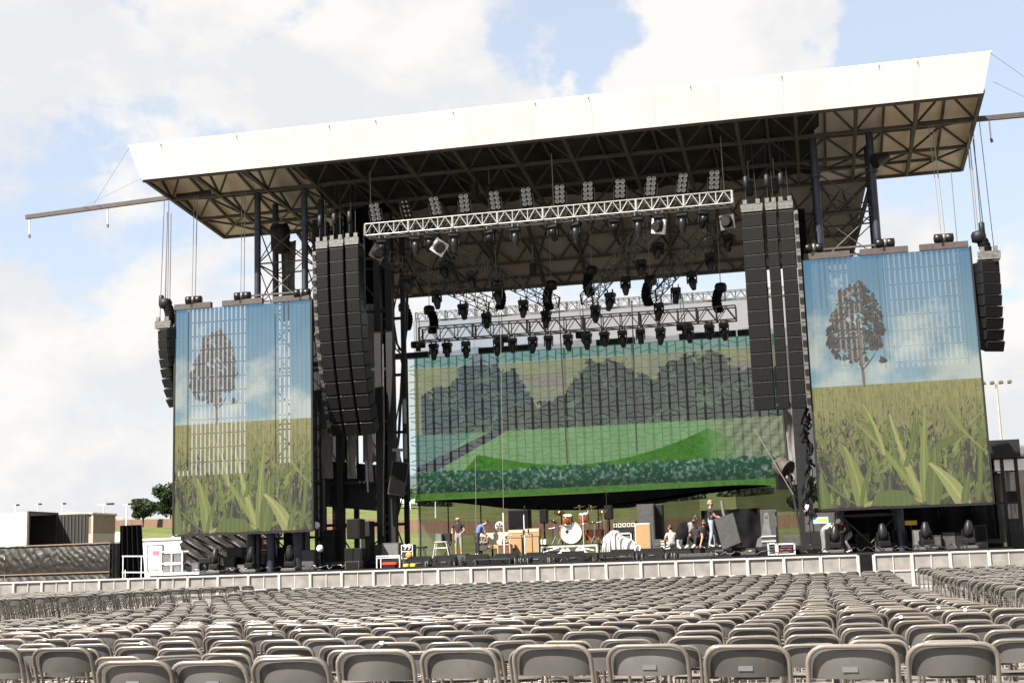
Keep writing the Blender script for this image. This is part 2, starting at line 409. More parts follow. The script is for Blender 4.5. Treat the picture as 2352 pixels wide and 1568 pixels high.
structure('grass_bank', sheet('grass_bank', [[(x, y, zt(x, y)-.004 + (.12*math.sin(x*.9+y*.37)*math.sin(y*.6) if y > 22 else 0)+(-.05 if y < 14 else 0)) for x in bx_] for y in by_], grass_mat()))

# ------------------------------------------------------------------ stage roof
RX, RY0, RZ0, RY1, RZ1 = 17.13, -1.69, 17.99, 6.5, 17.3
def zc(y): return RZ0+(RZ1-RZ0)*(y-RY0)/(RY1-RY0)
roof = thing('stage_roof', 'huge stage roof with blazing white front fascia and open steel trusses underneath', 'stage roof', (0, 2.4, 17.3))
TX, TY, TZ = 17.44, -2.25, 19.22
nP = 14
for i in range(nP):
    a, b = i/nP, (i+1)/nP
    g = .004
    x0b, x1b = -RX+2*RX*a+g, -RX+2*RX*b-g; x0t, x1t = -TX+2*TX*a+g, -TX+2*TX*b-g
    m = MB().slab([(x0b, RY0-.03, RZ0-.10), (x0t, TY-.03, TZ), (x1t, TY-.03, TZ), (x1b, RY0-.03, RZ0-.10)], -.05)
    part('fascia_panel', m, M['fascia'], roof, True)
    if i:
        e0, e1 = Vector((-RX+2*RX*a, RY0-.04, RZ0-.10)), Vector((-TX+2*TX*a, TY-.04, TZ)); bar('seam_batten', e0, e1, .045, M['fascia'], roof, .02)
        pass
bar('ridge_tube', (-TX-.05, TY, TZ+.03), (TX+.05, TY, TZ+.03), .10, M['white'], roof, kind='rod')
for i in range(11):
    x = -TX+2*TX*(i+.5+random.uniform(-.4, .4))/11; part('lacing', MB().tube([(x, TY-.06, TZ-.12), (x+.05, TY-.08, TZ+.02), (x+.02, TY+.06, TZ+.07)], .011, 5), M['rig'], roof, True)
bar('edge_beam', (-RX, RY0+.06, RZ0-.13), (RX, RY0+.06, RZ0-.13), .10, M['brown'], roof, .12)
# roof skin: from the ridge down to the back edge
for s in (-1, 1):
    xo, xi = s*RX, s*11.0
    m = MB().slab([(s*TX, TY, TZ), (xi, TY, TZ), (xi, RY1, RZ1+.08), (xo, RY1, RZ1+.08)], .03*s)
    part('roof_skin', m, M['pvclit'], roof, True)
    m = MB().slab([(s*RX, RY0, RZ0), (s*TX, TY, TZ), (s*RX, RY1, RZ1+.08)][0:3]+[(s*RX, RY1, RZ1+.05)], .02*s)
    part('gable_skin', m, M['pvclit'], roof, True)
BX0, BX1, BY, BZ = 13.4, 12.3, 10.0, 14.42
m = MB().slab([(BX0, TY, TZ+.004), (-BX0, TY, TZ+.004), (-BX0, RY1, RZ1+.75), (BX0, RY1, RZ1+.75)], .03); part('roof_skin', m, M['pvc'], roof, True)
m = MB().slab([(-BX0, RY1, RZ1+.70), (BX0, RY1, RZ1+.70), (BX1, BY, BZ+.05), (-BX1, BY, BZ+.05)], -.03); part('back_skin', m, M['pvc'], roof, True)
# black lining of the middle, ribbed
P = []
for y in np.linspace(-1.35, RY1+.4, 24):
    z0 = TZ-.45+(RZ1+.60-TZ+.45)*(y-RY0)/(RY1-RY0)
    P.append([(x, y, z0-.10*abs(math.sin(x*PI/1.14))) for x in np.linspace(-11.2, 11.2, 80)])
o = sheet('ceiling_lining', P, M['lining'], roof, True)
m = MB().slab([(-BX0+.1, RY1+.2, RZ1+.52), (BX0-.1, RY1+.2, RZ1+.52), (BX0-.6, RY1+1.45, RZ1-.55), (-BX0+.6, RY1+1.45, RZ1-.55)], .03)
part('ceiling_lining', m, M['lining'], roof, True)
# space frame
NB = 15; xs = [-RX+2*RX*i/NB for i in range(NB+1)]; ys = [RY0, 1.04, 3.77, RY1]
def zu(y, x):
    if abs(x) > 10.9: return TZ-.16+(RZ1+.08-TZ)*(y-TY)/(RY1-TY)
    return TZ-.60+(RZ1+.50-TZ+.60)*(y-RY0)/(RY1-RY0)
for j, y in enumerate(ys):
    for i in range(NB):
        if j: bar('purlin', (xs[i], y, zc(y)), (xs[i+1], y, zc(y)), .13, M['steel'], roof)
for i in range(NB+1):
    for j in range(3):
        bar('rafter', (xs[i], ys[j], zc(ys[j])), (xs[i], ys[j+1], zc(ys[j+1])), .14, M['steel'], roof)
for i in range(NB):
    for j in range(3):
        xm, ym = (xs[i]+xs[i+1])/2, (ys[j]+ys[j+1])/2; zz = zu(ym, xm)
        for a in (i, i+1):
            for b in (j, j+1):
                bar('diagonal_brace', (xm, ym, zz), (xs[a], ys[b], zc(ys[b])), .10, M['steel'], roof, kind='rod')
        if j < 2: bar('upper_chord', (xm, ym, zz), (xm, (ys[j+1]+ys[j+2])/2, zu((ys[j+1]+ys[j+2])/2, xm)), .10, M['steel'], roof)
        if abs(xm) > 10.5:
            bar('wing_lattice', (xs[i], ys[j], zc(ys[j])+.02), (xs[i], (ys[j]+ys[j+1])/2, zu(ym, 17)), .09, M['steel'], roof)
            bar('wing_lattice', (xs[i], ys[j+1], zc(ys[j+1])+.02), (xs[i], (ys[j]+ys[j+1])/2, zu(ym, 17)), .09, M['steel'], roof)
        if i < NB-1:
            bar('upper_chord', (xm, ym, zz), (xm+xs[1]-xs[0], ym, zu(ym, xm+xs[1]-xs[0])), .11, M['steel'], roof)
# sloping back bay of the middle
def slope(t, x):   # t 0 top .. 1 bottom
    return (x*(BX0+(BX1-BX0)*t)/BX0, RY1+(BY-RY1)*t, RZ1+(BZ-RZ1)*t)
NX = 12; sx = [-BX0+2*BX0*i/NX for i in range(NX+1)]
tl = [0, .36, .66, .86, 1.0]
for t in tl[1:]:
    for i in range(NX): bar('purlin', slope(t, sx[i]), slope(t, sx[i+1]), .11 if t < 1 else .16, M['steel'], roof)
for i in range(NX+1):
    for k in range(4): bar('rafter', slope(tl[k], sx[i]), slope(tl[k+1], sx[i]), .15, M['steel'], roof)
for i in range(NX):
    xm = (sx[i]+sx[i+1])/2
    for (ta, tb) in ((0, .36), (.36, .66), (.66, 1.0)):
        for a in (i, i+1):
            p = slope(ta, sx[a]); q = slope(tb, xm)
            bar('diagonal_brace', (p[0], p[1]-.06, p[2]-.06), (q[0], q[1]-.06, q[2]-.06), .11, M['steel'], roof, kind='rod')
    p = slope(.2, xm)
    for a in (i, i+1): bar('diagonal_brace', (p[0], p[1]+.1, p[2]+.5), slope(.66, sx[a]), .10, M['steel'], roof, kind='rod')
# cable winches under the wings
for px, py in ((625, 560), (300*0+338+22, 452)):
    pass

# outrigger beams with guy wires
def outrigger(p0, p1, wires, label, pend):
    t = thing('outrigger_beam', label, 'beam', p0)
    bar('beam', p0, p1, .15, M['brown'], t, .19)
    for a, b in wires: bar('guy_wire', a, b, .016, M['greycable'], t, kind='rod')
    p0, p1 = Vector(p0), Vector(p1)
    for f in ((.02, .45) if pend < 0 else (.55,)):
        q = p0+(p1-p0)*f
        bar('hanger', q+Vector((0, 0, -.12)), q+Vector((0, 0, -.85)), .07, M['white'], t, kind='rod')
        bar('hanger_hook', q+Vector((0, 0, -.85)), q+Vector((.03, 0, -1.0)), .11, M['rig'], t, kind='rod')
    return t
a, b = at(60, 499, Y=1.6), at(372, 457, Y=1.6)
outrigger(a, b+Vector((2.4, 0, .1)), [(at(215, 470, Y=1.6), (-TX, TY, TZ)), (at(190, 476, Y=1.6), (-RX, RY0, RZ0))], 'long grey lifting beam sticking out left of the roof over empty sky', -1)
a, b = at(2250, 268, Y=1.6), at(2480, 252, Y=1.6)
outrigger(b, a-Vector((2.4, 0, .08)), [(at(2460, 252, Y=1.6), (TX, TY, TZ)), (at(2420, 256, Y=1.6), (RX+.3, TY, TZ-1.1))], 'dark lifting beam sticking out of the right end of the roof', 1)

# ------------------------------------------------------------------ roof towers
def tower(s, label):
    t = thing('roof_tower', label, 'tower', (s*12.0, 2.2, 0))
    X0, X1, Y0, Y1 = s*10.9, s*13.1, 1.2, 3.2
    for x in (X0, X1):
        for y in (Y0, Y1):
            bar('column', (x, y, 0), (x, y, 17.72), .30, M['column'], t, kind='rod')
            bar('column_flange', (x, y, 16.05), (x, y, 16.15), .46, M['column'], t, kind='rod')
    faces = [((X0, Y0), (X1, Y0)), ((X1, Y0), (X1, Y1)), ((X1, Y1), (X0, Y1)), ((X0, Y1), (X0, Y0))]
    lev = [0.4, 2.6, 5.0, 7.4, 9.8, 12.6, 14.5, 16.3]
    for (p, q) in faces:
        for k, z in enumerate(lev):
            bar('tie', (*p, z), (*q, z), .07, M['steel'], t, kind='rod')
            if k < len(lev)-1:
                z2 = lev[k+1]; a, b = (p, q) if k % 2 else (q, p)
                bar('cross_brace', (*a, z), (*b, z2), .06, M['steel'], t, kind='rod')
                if k >= 4: bar('cross_brace', (*b, z), (*a, z2), .045, M['steel'], t, kind='rod')
    for z in (12.75, 13.05):
        bar('walkway_rail', (X1+s*.6, Y0-.25, z), (X0-s*.4, Y0-.25, z), .07, M['steel'], t)
    if s < 0:
        part('winch_housing', MB().bevbox((-12.62, 2.6, 15.75), (.72, .7, .95), .12), M['dark'], t, True)
        part('winch_drum', MB().lathe([(.3, -.34), (.42, -.32), (.42, .32), (.3, .34)], (-12.62, 2.6, 16.2), 14, 'X'), M['black'], t, True)
    return t
tl_ = tower(-1, 'dark steel roof tower behind the left video screen')
tr_ = tower(1, 'dark steel roof tower behind the right video screen')
# pale sheet hanging inside the left tower
P = [[(-12.95+.75*u+.05*math.sin(u*16+z), 3.45+.08*math.sin(u*11), z) for u in np.linspace(0, 1, 14)] for z in np.linspace(12.3, 16.0, 8)]
o = sheet('hanging_sheet', P, M['greytarp'], None); tag(o, 'pale wrinkled sheet hanging inside the left roof tower above the screen', 'tarpaulin')
# loudspeaker horn on the right tower
t = thing('horn_speaker', 'black flood light bolted high on the right roof tower', 'flood light', at(2000, 372, Y=1.0))
R_ = Euler((.5, 0, -.6)).to_matrix()
part('housing', MB().lathe([(.08, -.4), (.17, -.36), (.27, .2), (.30, .24), (.30, .28)], (.35, -.1, .05), 12, 'Y', Euler((.5, .5, -.9)).to_matrix()), M['black'], t)
part('bracket', MB().box((.05, .1, 0), (.5, .06, .06)), M['black'], t)

# ------------------------------------------------------------------ pictures shown on the video walls
def blank(w, h): return np.zeros((h, w, 4), np.float32)
def poly_fill(img, pts, col, a=1.0):
    pts = np.array(pts, float); h, w = img.shape[:2]
    x0, x1 = max(0, int(pts[:, 0].min())), min(w, int(pts[:, 0].max())+2); y0, y1 = max(0, int(pts[:, 1].min())), min(h, int(pts[:, 1].max())+2)
    if x1 <= x0 or y1 <= y0: return
    X, Y = np.meshgrid(np.arange(x0, x1)+.5, np.arange(y0, y1)+.5); ins = np.zeros(X.shape, bool); n = len(pts)
    for i in range(n):
        (xa, ya), (xb, yb) = pts[i], pts[(i+1) % n]
        c = ((ya > Y) != (yb > Y)) & (X < (xb-xa)*(Y-ya)/(yb-ya+1e-9)+xa); ins ^= c
    reg = img[y0:y1, x0:x1, :3]; k = (ins*a)[..., None]; reg[:] = reg*(1-k)+np.array(col, np.float32)*k
def blade(img, x0, y0, x1, y1, w0, w1, col, bend=0.0, rib=None):
    n = 7; L = []; Rr = []; dx, dy = x1-x0, y1-y0; l = math.hypot(dx, dy)+1e-6; nx, ny = -dy/l, dx/l
    for i in range(n):
        t = i/(n-1); b = bend*l*4*t*(1-t)*.5; w = (w0+(w1-w0)*t)*(.55+.9*math.sin(PI*min(1, t*.85+.15)))*.5
        cx, cy = x0+dx*t+nx*b, y0+dy*t+ny*b; L.append((cx+nx*w, cy+ny*w)); Rr.append((cx-nx*w, cy-ny*w))
    poly_fill(img, L+Rr[::-1], col)
    if rib is not None:
        mid = [((a[0]+b[0])/2, (a[1]+b[1])/2) for a, b in zip(L, Rr)]; wr = max(.8, w0*.09)
        poly_fill(img, [(p[0]-wr, p[1]) for p in mid]+[(p[0]+wr, p[1]) for p in mid[::-1]], rib)
def field_picture():
    """tree on the horizon of a field of tall leaves"""
    w, h = 420, 640; im = blank(w, h); r = random.Random(5)
    v = np.linspace(0, 1, h)[:, None]*np.ones((1, w)); u = np.linspace(0, 1, w)[None, :]*np.ones((h, 1))
    n = vnoise(w, h, 4, 7, 3, 5, .55); n2 = vnoise(w, h, 9, 5, 8, 4)
    blue = np.stack([.085+.26*v, .20+.27*v, .31+.12*v], -1); cl = np.clip((n-.46)*4+(v-.33)*3.2+(.35-abs(u-.15))*.6, 0, 1)[..., None]
    im[..., :3] = blue*(1-cl)+np.array([.42, .47, .43])*cl
    im[..., :3] *= (.86+.28*n2)[..., None]
    hz = int(.52*h)
    low = (v > .52)
    grass = np.stack([.20+.06*n, .19+.05*n, .065+.03*n], -1)*(1.10-.70*np.clip((v-.52)/.48, 0, 1))[..., None]
    tex = vnoise(w, h, 120, 34, 21, 2, .6)
    im[..., :3] = np.where(low[..., None], grass*(.62+.76*tex)[..., None], im[..., :3])
    # tree
    dark = (.062, .058, .048)
    blobs = [(.30, .17, .075), (.24, .2, .05), (.37, .19, .06), (.41, .235, .05), (.19, .25, .05), (.28, .25, .08), (.36, .28, .07), (.17, .31, .055), (.25, .32, .07), (.43, .30, .035), (.33, .34, .06), (.20, .37, .06), (.27, .385, .055), (.14, .34, .03), (.40, .355, .04), (.33, .14, .04), (.31, .41, .035), (.22, .15, .02)]
    for (bu, bv, br) in blobs:
        for k in range(75):
            a = r.uniform(0, 2*PI); q = br*math.sqrt(r.random())
            cx, cy = (bu+q*math.cos(a))*w, (bv+q*.80*math.sin(a))*h; s = r.uniform(2.5, 7)
            qf = r.uniform(.6, 1.5); c = [d*qf for d in dark]
            poly_fill(im, [(cx+s*math.cos(z)*r.uniform(.6, 1.1), cy+s*math.sin(z)*r.uniform(.6, 1.1)) for z in np.linspace(0, 2*PI, 8)[:-1]], c)
    blade(im, .315*w, .53*h, .305*w, .20*h, 7, 2.5, (.17, .14, .10)); 
    for (x1, y1) in ((.22, .28), (.40, .30), (.24, .37), (.41, .38)): blade(im, .313*w, .46*h if y1 > .33 else .38*h, x1*w, y1*h, 4, 1.5, (.10, .085, .06), .08)
    for k in range(9): poly_fill(im, [(.435*w+r.uniform(-9, 9)+5*math.cos(z), .425*h+r.uniform(-6, 6)+5*math.sin(z)) for z in (0, 1.2, 2.4, 3.6, 4.9)], dark)
    # leaves, small near the horizon and large in front
    for k in range(1500):
        t = (k/1500.0)**.8; y = (.53+.46*t)*h+r.uniform(-8, 8); x = r.uniform(-.05, 1.05)*w; s = 5+46*t**1.5
        if r.random() < .52*(.30+t): col = (.040+.02*r.random(), .042+.022*r.random(), .026)
        else:
            q = r.uniform(.6, 1.35); col = (.205*q*(1-.42*t), .215*q*(1-.28*t), .07*q*(1-.2*t))
        a = r.gauss(0, .55); blade(im, x, y, x+s*math.sin(a), y-s*math.cos(a)*r.uniform(.8, 1.5), 1.3+6*t*r.random(), .6+2*t, col, r.uniform(-.3, .3), tuple(min(1, c_*1.3) for c_ in col) if t > .5 and r.random() < .5 else None)
    g1, g2, g3, gd = (.20, .225, .06), (.29, .30, .105), (.11, .14, .035), (.034, .034, .026)
    for k in range(105):   # dark gaps low down
        x, y = r.uniform(0, 1)*w, (.62+.38*r.random()**.7)*h; s = r.uniform(3, 8)+20*max(0, y/h-.66)/.34*r.random()
        sl_ = r.uniform(-.6, .6); poly_fill(im, [(x+s*.62*math.cos(z)*r.uniform(.2, 1.3)+sl_*s*math.sin(z), y+s*1.5*math.sin(z)*r.uniform(.4, 1.3)) for z in np.linspace(0, 2*PI, 8)[:-1]], gd)
    for k in range(80):
        x, y = r.uniform(0, 1)*w, r.uniform(.72, 1.03)*h; a = r.gauss(0, .8); s = r.uniform(22, 70); q = r.uniform(.7, 1.5)
        blade(im, x, y, x+s*math.sin(a), y-s*math.cos(a), r.uniform(4, 12), r.uniform(2, 6), tuple(c*q for c in g3), r.uniform(-.3, .3), tuple(c*q*1.35 for c in g3))
    big = [(.60, .985, .24, .66, 13, 7, g1, .06), (.60, .97, .45, .64, 15, 6, g2, -.05), (.62, .985, .66, .62, 20, 7, g1, -.03), (.66, 1.0, .70, .78, 34, 22, g3, 0), (.85, 1.02, .66, .84, 34, 14, g2, .12),
           (.25, .99, .17, .76, 30, 14, g1, .08), (.245, .99, .36, .79, 9, 5, g3, -.1), (.26, .995, .60, .985, 8, 14, g2, -.16), (.05, .90, .22, .99, 5, 4, g3, .05), (.03, 1.02, .02, .86, 30, 10, g3, 0),
           (.92, .99, .96, .60, 11, 5, g3, .06), (.80, .80, .97, .66, 8, 5, g1, -.1), (.52, .85, .60, .60, 12, 5, g3, .1), (.70, .78, .92, .70, 16, 10, g3, .1), (.40, .80, .30, .60, 9, 4, g2, .1), (.78, .62, .98, .80, 9, 4, g1, .1), (.84, 1.0, .88, .88, 18, 6, g3, 0)]
    for (x0, y0, x1, y1, w0, w1, c, bd) in big: blade(im, x0*w, y0*h, x1*w, y1*h, w0, w1, c, bd, tuple(min(1, q*1.35) for q in c))
    poly_fill(im, [(.30*w, .995*h), (.33*w, .955*h), (.42*w, .935*h), (.52*w, .945*h), (.58*w, .99*h), (.50*w, 1.0*h)], g3)
    im[..., 3] = 1
    return im
def lawn_picture():
    """trees, lawn and a hedge row; alpha = how much the lit picture hides what is behind"""
    w, h = 720, 280; im = blank(w, h); r = random.Random(9)
    v = np.linspace(0, 1, h)[:, None]*np.ones((1, w)); u = np.linspace(0, 1, w)[None, :]*np.ones((h, 1))
    n = vnoise(w, h, 10, 5, 31, 5, .6); n2 = .5*vnoise(w, h, 70, 30, 32, 2, .6)+.5*(.5+1.5*(vnoise(w, h, 230, 90, 34, 1)-.5)); n3 = vnoise(w, h, 26, 11, 33, 4, .65)
    def setc(mask, c, a):
        k = mask[..., None].astype(float); im[..., :3] = im[..., :3]*(1-k)+np.array(c)*k if np.ndim(c) == 1 else im[..., :3]*(1-k)+c*k
        im[..., 3] = im[..., 3]*(1-mask)+a*mask
    one = np.ones((h, w))
    teal = np.stack([.05+.04*n, .17+.08*n, .13+.05*n], -1); setc(one, teal, .55)
    yel = np.stack([.20+.14*n3, .24+.10*n3, .11+.08*n], -1); setc((v > .065+.02*n).astype(float), yel, .58)
    pink = (np.abs(v-.22-.03*(n-.5)) < .05)*(n3 > .40)*((u > .2) & (u < .62) | (u > .8)); setc(pink.astype(float), np.array([.29, .26, .19]), .5)
    # dark trees
    top = .165+.16*(vnoise(w, 4, 13, 2, 40, 4, .6)[0]-.5)+.06*np.sin(u[0]*21)+.16*np.exp(-((u[0]-.40)/.07)**2)*1.0-.06*np.exp(-((u[0]-.16)/.06)**2)+.10*np.exp(-((u[0]-.93)/.06)**2)
    n4 = vnoise(w, h, 44, 20, 36, 4, .7); edge = top[None, :]+.12*(n3-.5)+.22*(n4-.5)
    bot = .545-.015*u*0
    tree = ((v > edge) & (v < bot) & (u > .035)).astype(float)
    tc = np.stack([.022+.05*n4*n3, .030+.10*n4*n3, .022+.05*n4*n3], -1)*(.6+.8*n2)[..., None]
    setc(tree, tc, .40)
    leaf = tree*np.clip((n4-.50)*9, 0, 1)*np.clip((n3-.40)*6, 0, 1)*np.clip((n2-.35)*4, 0, 1); setc(leaf, np.stack([.07+.10*n, .14+.12*n, .08+.06*n], -1), .56)
    # pale field
    fld = (v > bot).astype(float); setc(fld, np.stack([.14+.06*n2, .30+.08*n2, .10+.05*n2], -1)*(.85+.3*n)[..., None], .60)
    setc(((v > bot) & (u < .10+.08*np.clip((.70-v)/.15, 0, 1))).astype(float), np.stack([.10+.05*n2, .23+.06*n2, .18+.04*n2], -1), .50)
    # dark path
    p = ((v > .545) & (v < .80) & (np.abs(u-(.25-.36*(v-.545)/.21*.5-.0)) < .022+.07*(v-.545)) ).astype(float)
    setc(p, np.array([.035, .035, .04]), .35)
    # lawn
    lawn_top = np.where(u < .19, .70+(.19-u)*2.6, np.where(u < .45, .70+.10*np.sin((u-.19)/.26*PI/2), np.where(u < .80, .80-.20*((u-.45)/.35)**2.0, .60+(u-.80)*1.2)))
    rt = ((u > .80) & (v > .55) & (v < .84)).astype(float)*np.clip((u-.78)/.10, 0, 1); setc(rt, np.stack([.22+.1*n3, .28+.08*n3, .14+.06*n3], -1)*(.8+.25*np.sin((u+v*.35)*170+5*n3)+.5*(n4-.5))[..., None], .55)
    lawn = (v > lawn_top)*np.clip((.895-u+.05*(n4-.5))/.12, 0, 1); setc(lawn, np.stack([.022+.034*n2, .095+.095*n2, .006+.014*n2], -1)*(.8+.4*n3)[..., None], .97)
    # hedge row and verge
    hd = ((v > .805+.03*(n3-.5)+.03*(n2-.5)) & (v < .955+.012*n2)).astype(float); hs = np.clip(.6*vnoise(w, h, 150, 60, 35, 1)+.4*vnoise(w, h, 330, 130, 37, 1)-.50, 0, 1)*2.4*(.3+1.2*n4); hc = np.stack([.010+.20*hs, .034+.05*n2+.24*hs, .018+.02*n2+.20*hs], -1)*(1.25-.9*np.clip((v-.80)/.15, 0, 1)*(1-.3*n4))[..., None]
    setc(hd, hc, .97)
    setc((v > .952).astype(float), np.stack([.03+.05*n2, .105+.08*n2, .012+.02*n2], -1), .97)
    setc((v > .993).astype(float), np.array([.18, .22, .02]), .97)
    lf = (u < .03).astype(float); im[..., 3] *= (1-.35*lf)
    return im
def picture_image(name, im):
    h, w = im.shape[:2]; I = bpy.data.images.new(name, w, h, alpha=True, float_buffer=True)
    I.colorspace_settings.name = 'Non-Color'; I.alpha_mode = 'CHANNEL_PACKED'
    I.pixels.foreach_set(np.ascontiguousarray(im[::-1]).astype(np.float32).ravel()); I.update(); I.pack(); return I
def screen_mat(name, img, gain, opacity, use_alpha=False, base=(.012, .012, .012), lines=0):
    m = bpy.data.materials.new(name); m.use_nodes = True; t = m.node_tree; L = t.links.new
    b = t.nodes['Principled BSDF']; b.inputs['Base Color'].default_value = (*base, 1); b.inputs['Roughness'].default_value = .5
    b.inputs['Specular IOR Level'].default_value = .15
    tx = N('ShaderNodeTexImage', t, image=img, extension='EXTEND', interpolation='Linear'); uv = N('ShaderNodeUVMap', t, uv_map='UVMap'); L(uv.outputs[0], tx.inputs[0])
    csock = tx.outputs['Color']
    if lines:
        sp = N('ShaderNodeSeparateXYZ', t); L(uv.outputs[0], sp.inputs[0])
        q = mathn(t, 'MULTIPLY', sp.outputs['Y'], lines*2*PI); q = mathn(t, 'SINE', q); q = mathn(t, 'MULTIPLY', q, .13); q = mathn(t, 'ADD', q, 1.0)
        vm = N('ShaderNodeVectorMath', t, operation='SCALE'); L(tx.outputs['Color'], vm.inputs[0]); L(q, vm.inputs['Scale']); csock = vm.outputs[0]
    L(csock, b.inputs['Emission Color']); b.inputs['Emission Strength'].default_value = gain
    if opacity < 1 or use_alpha:
        tr = N('ShaderNodeBsdfTransparent', t); ms = N('ShaderNodeMixShader', t)
        if use_alpha: L(mathn(t, 'MULTIPLY', tx.outputs['Alpha'], opacity), ms.inputs[0])
        else: ms.inputs[0].default_value = opacity
        L(tr.outputs[0], ms.inputs[1]); L(b.outputs[0], ms.inputs[2]); L(ms.outputs[0], t.nodes['Material Output'].inputs[0])
    return m
def uv_xz(o, x0, x1, z0, z1):
    me = o.data; ul = me.uv_layers.new(name='UVMap'); off = origin(o)
    for lp in me.loops:
        p = me.vertices[lp.vertex_index].co+off; ul.data[lp.index].uv = ((p.x-x0)/(x1-x0), (p.z-z0)/(z1-z0))
EXPO = 2**1.8
IMF = picture_image('field_picture', field_picture()); IML = picture_image('lawn_picture', lawn_picture())
MS_strip = screen_mat('lit led strip', IMF, 1/EXPO*1.12, 1.0, lines=160)
MS_mesh = screen_mat('see through led mesh', IMF, 1/EXPO*1.0, .45, base=(.02, .02, .02), lines=160)
MS_strip2 = screen_mat('brighter lit led strip', IMF, 1/EXPO*1.08, 1.0, lines=160)
MS_mesh2 = screen_mat('brighter led mesh', IMF, 1/EXPO*1.05, .80, base=(.015, .015, .015), lines=160)
MS_lawn = screen_mat('backdrop led mesh', IML, 1/EXPO*1.22, 1.0, True, base=(.03, .03, .03))

A1, A2, SZ0, SZ1 = 10.173, 16.362, 2.86, 12.46
def wing_screen(s, ms, mm, backs, label):
    t = thing('video_screen', label, 'video screen', (s*(A1+A2)/2, 0, SZ0))
    xa, xb = (A1, A2) if s > 0 else (-A2, -A1)
    n = 31; pitch = (xb-xa)/n
    for i in range(n):
        xc = xa+(i+.5)*pitch
        o = part('led_strip', MB().box((xc, 0, (SZ0+SZ1)/2), (pitch*.62, .02, SZ1-SZ0)), ms, t, True); uv_xz(o, xa, xb, SZ0, SZ1)
    us = sorted(set([0., 1.]+[q for b_ in backs for q in b_[:2]])); vs_ = sorted(set([0., 1.]+[q for b_ in backs for q in b_[2:]]))
    for i in range(len(us)-1):
        j = 0
        while j < len(vs_)-1:
            op = lambda jj: any(b_[0] <= (us[i]+us[i+1])/2 <= b_[1] and b_[2] <= (vs_[jj]+vs_[jj+1])/2 <= b_[3] for b_ in backs)
            j1 = j
            while j1+1 < len(vs_)-1 and op(j1+1) == op(j): j1 += 1
            X0, X1 = xa+(xb-xa)*us[i], xa+(xb-xa)*us[i+1]; Z1_, Z0_ = SZ1-(SZ1-SZ0)*vs_[j], SZ1-(SZ1-SZ0)*vs_[j1+1]
            o = sheet('led_panel' if op(j) else 'led_mesh', [[(X0, .0115, Z0_), (X1, .0115, Z0_)], [(X0, .0115, Z1_), (X1, .0115, Z1_)]], ms if op(j) else mm, t, True); uv_xz(o, xa, xb, SZ0, SZ1)
            j = j1+1
    for k in range(1, 16):
        z = SZ0+(SZ1-SZ0)*k/16; bar('cross_rail', (xa, .10, z), (xb, .10, z), .035, M['aludull'], t)
    for x in (xa-.03, xb+.03): bar('frame_edge', (x, .04, SZ0-.04), (x, .04, SZ1+.04), .07, M['black'], t, .16)
    bar('frame_edge', (xa, .04, SZ0-.05), (xb, .04, SZ0-.05), .08, M['black'], t)
    for (u0, u1, v0, v1) in backs:      # dark cloth behind part of the mesh
        x0, x1 = xa+(xb-xa)*u0, xa+(xb-xa)*u1; z0, z1 = SZ1-(SZ1-SZ0)*v1, SZ1-(SZ1-SZ0)*v0
        part('backing_cloth', MB().box(((x0+x1)/2, .35, (z0+z1)/2), (x1-x0, .03, z1-z0)), M['flightcase'], t, True)
    return t
scrL = wing_screen(-1, MS_strip, MS_mesh, [(0.0, .075, 0, .72), (.54, .73, 0, 1.0), (.86, .995, 0, 1.0), (0.0, .54, .745, 1.0), (.73, .86, .71, 1.0)], 'left tall video screen showing a tree over a leafy field, light streaks shining through')
scrR = wing_screen(1, MS_strip2, MS_mesh2, [(0, .07, 0, 1), (.07, .13, .2, 1), (.13, .19, .35, 1), (.19, .42, .45, 1), (.27, .42, 0, .10), (.34, .42, 0, .5), (.42, .94, .46, 1), (.94, 1, 0, 1)], 'right tall video screen with the brighter picture of a tree over a leafy field')
# header boxes on top of the wing screens
for (x0, y0, x1, y1) in ((402, 712, 486, 702), (512, 703, 604, 696), (628, 694, 712, 688), (1846, 594, 1952, 586), (1975, 583, 2086, 574), (2112, 571, 2224, 565)):
    a, b = at(x0, y0+2, Y=0), at(x1, y1+2, Y=0); 
    par = scrL if x0 < 1000 else scrR
    bar('header_bar', (a.x, 0, SZ1+.12), (b.x, 0, SZ1+.12), .20, M['brown'], par, .24)

# backdrop screen
CX0, CX1, CZ0, CZ1 = -9.05, 9.02, 4.31, 11.30
back = thing('video_screen', 'wide see-through backdrop screen showing trees and a green lawn behind the stage', 'video screen', (0, 10, CZ0))
NS = 44; sp = (CX1-CX0)/NS
mesh = []
o = sheet('led_mesh', [[(CX0, 10.0, CZ0), (CX1, 10.0, CZ0)], [(CX0, 10.0, CZ1), (CX1, 10.0, CZ1)]], MS_lawn, back, True); uv_xz(o, CX0, CX1, CZ0, CZ1)
lat = MB()
rows = [CZ0+(CZ1-CZ0)*k/12 for k in range(13)]
for k in range(1, NS):
    x = CX0+k*sp
    bar('led_frame_post', (x, 10.12, CZ0), (x, 10.12, CZ1), .11 if k % 2 else .06, M['black'], back, .05)
for z in rows: bar('led_frame_rail', (CX0, 10.14, z), (CX1, 10.14, z), .035, M['black'], back)
for k in range(0, NS, 2):
    for j in range(12):
        x0, x1, z0, z1 = CX0+k*sp, CX0+(k+2)*sp, rows[j], rows[j+1]; xm, zm = (x0+x1)/2, (z0+z1)/2
        for (xa, za) in ((x0+.05, z0+.16), (x1-.05, z0+.16)) if (k//2+j) % 2 else ((x0+.05, z1-.16), (x1-.05, z1-.16)): lat.tube([(xm, 10.17, zm), (xa, 10.17, za)], .020, 4, False)
        lat.box((xm, 10.17, zm), (.10, .03, .10))
part('brace_stars', lat, M['black'], back, True, stuff=True)
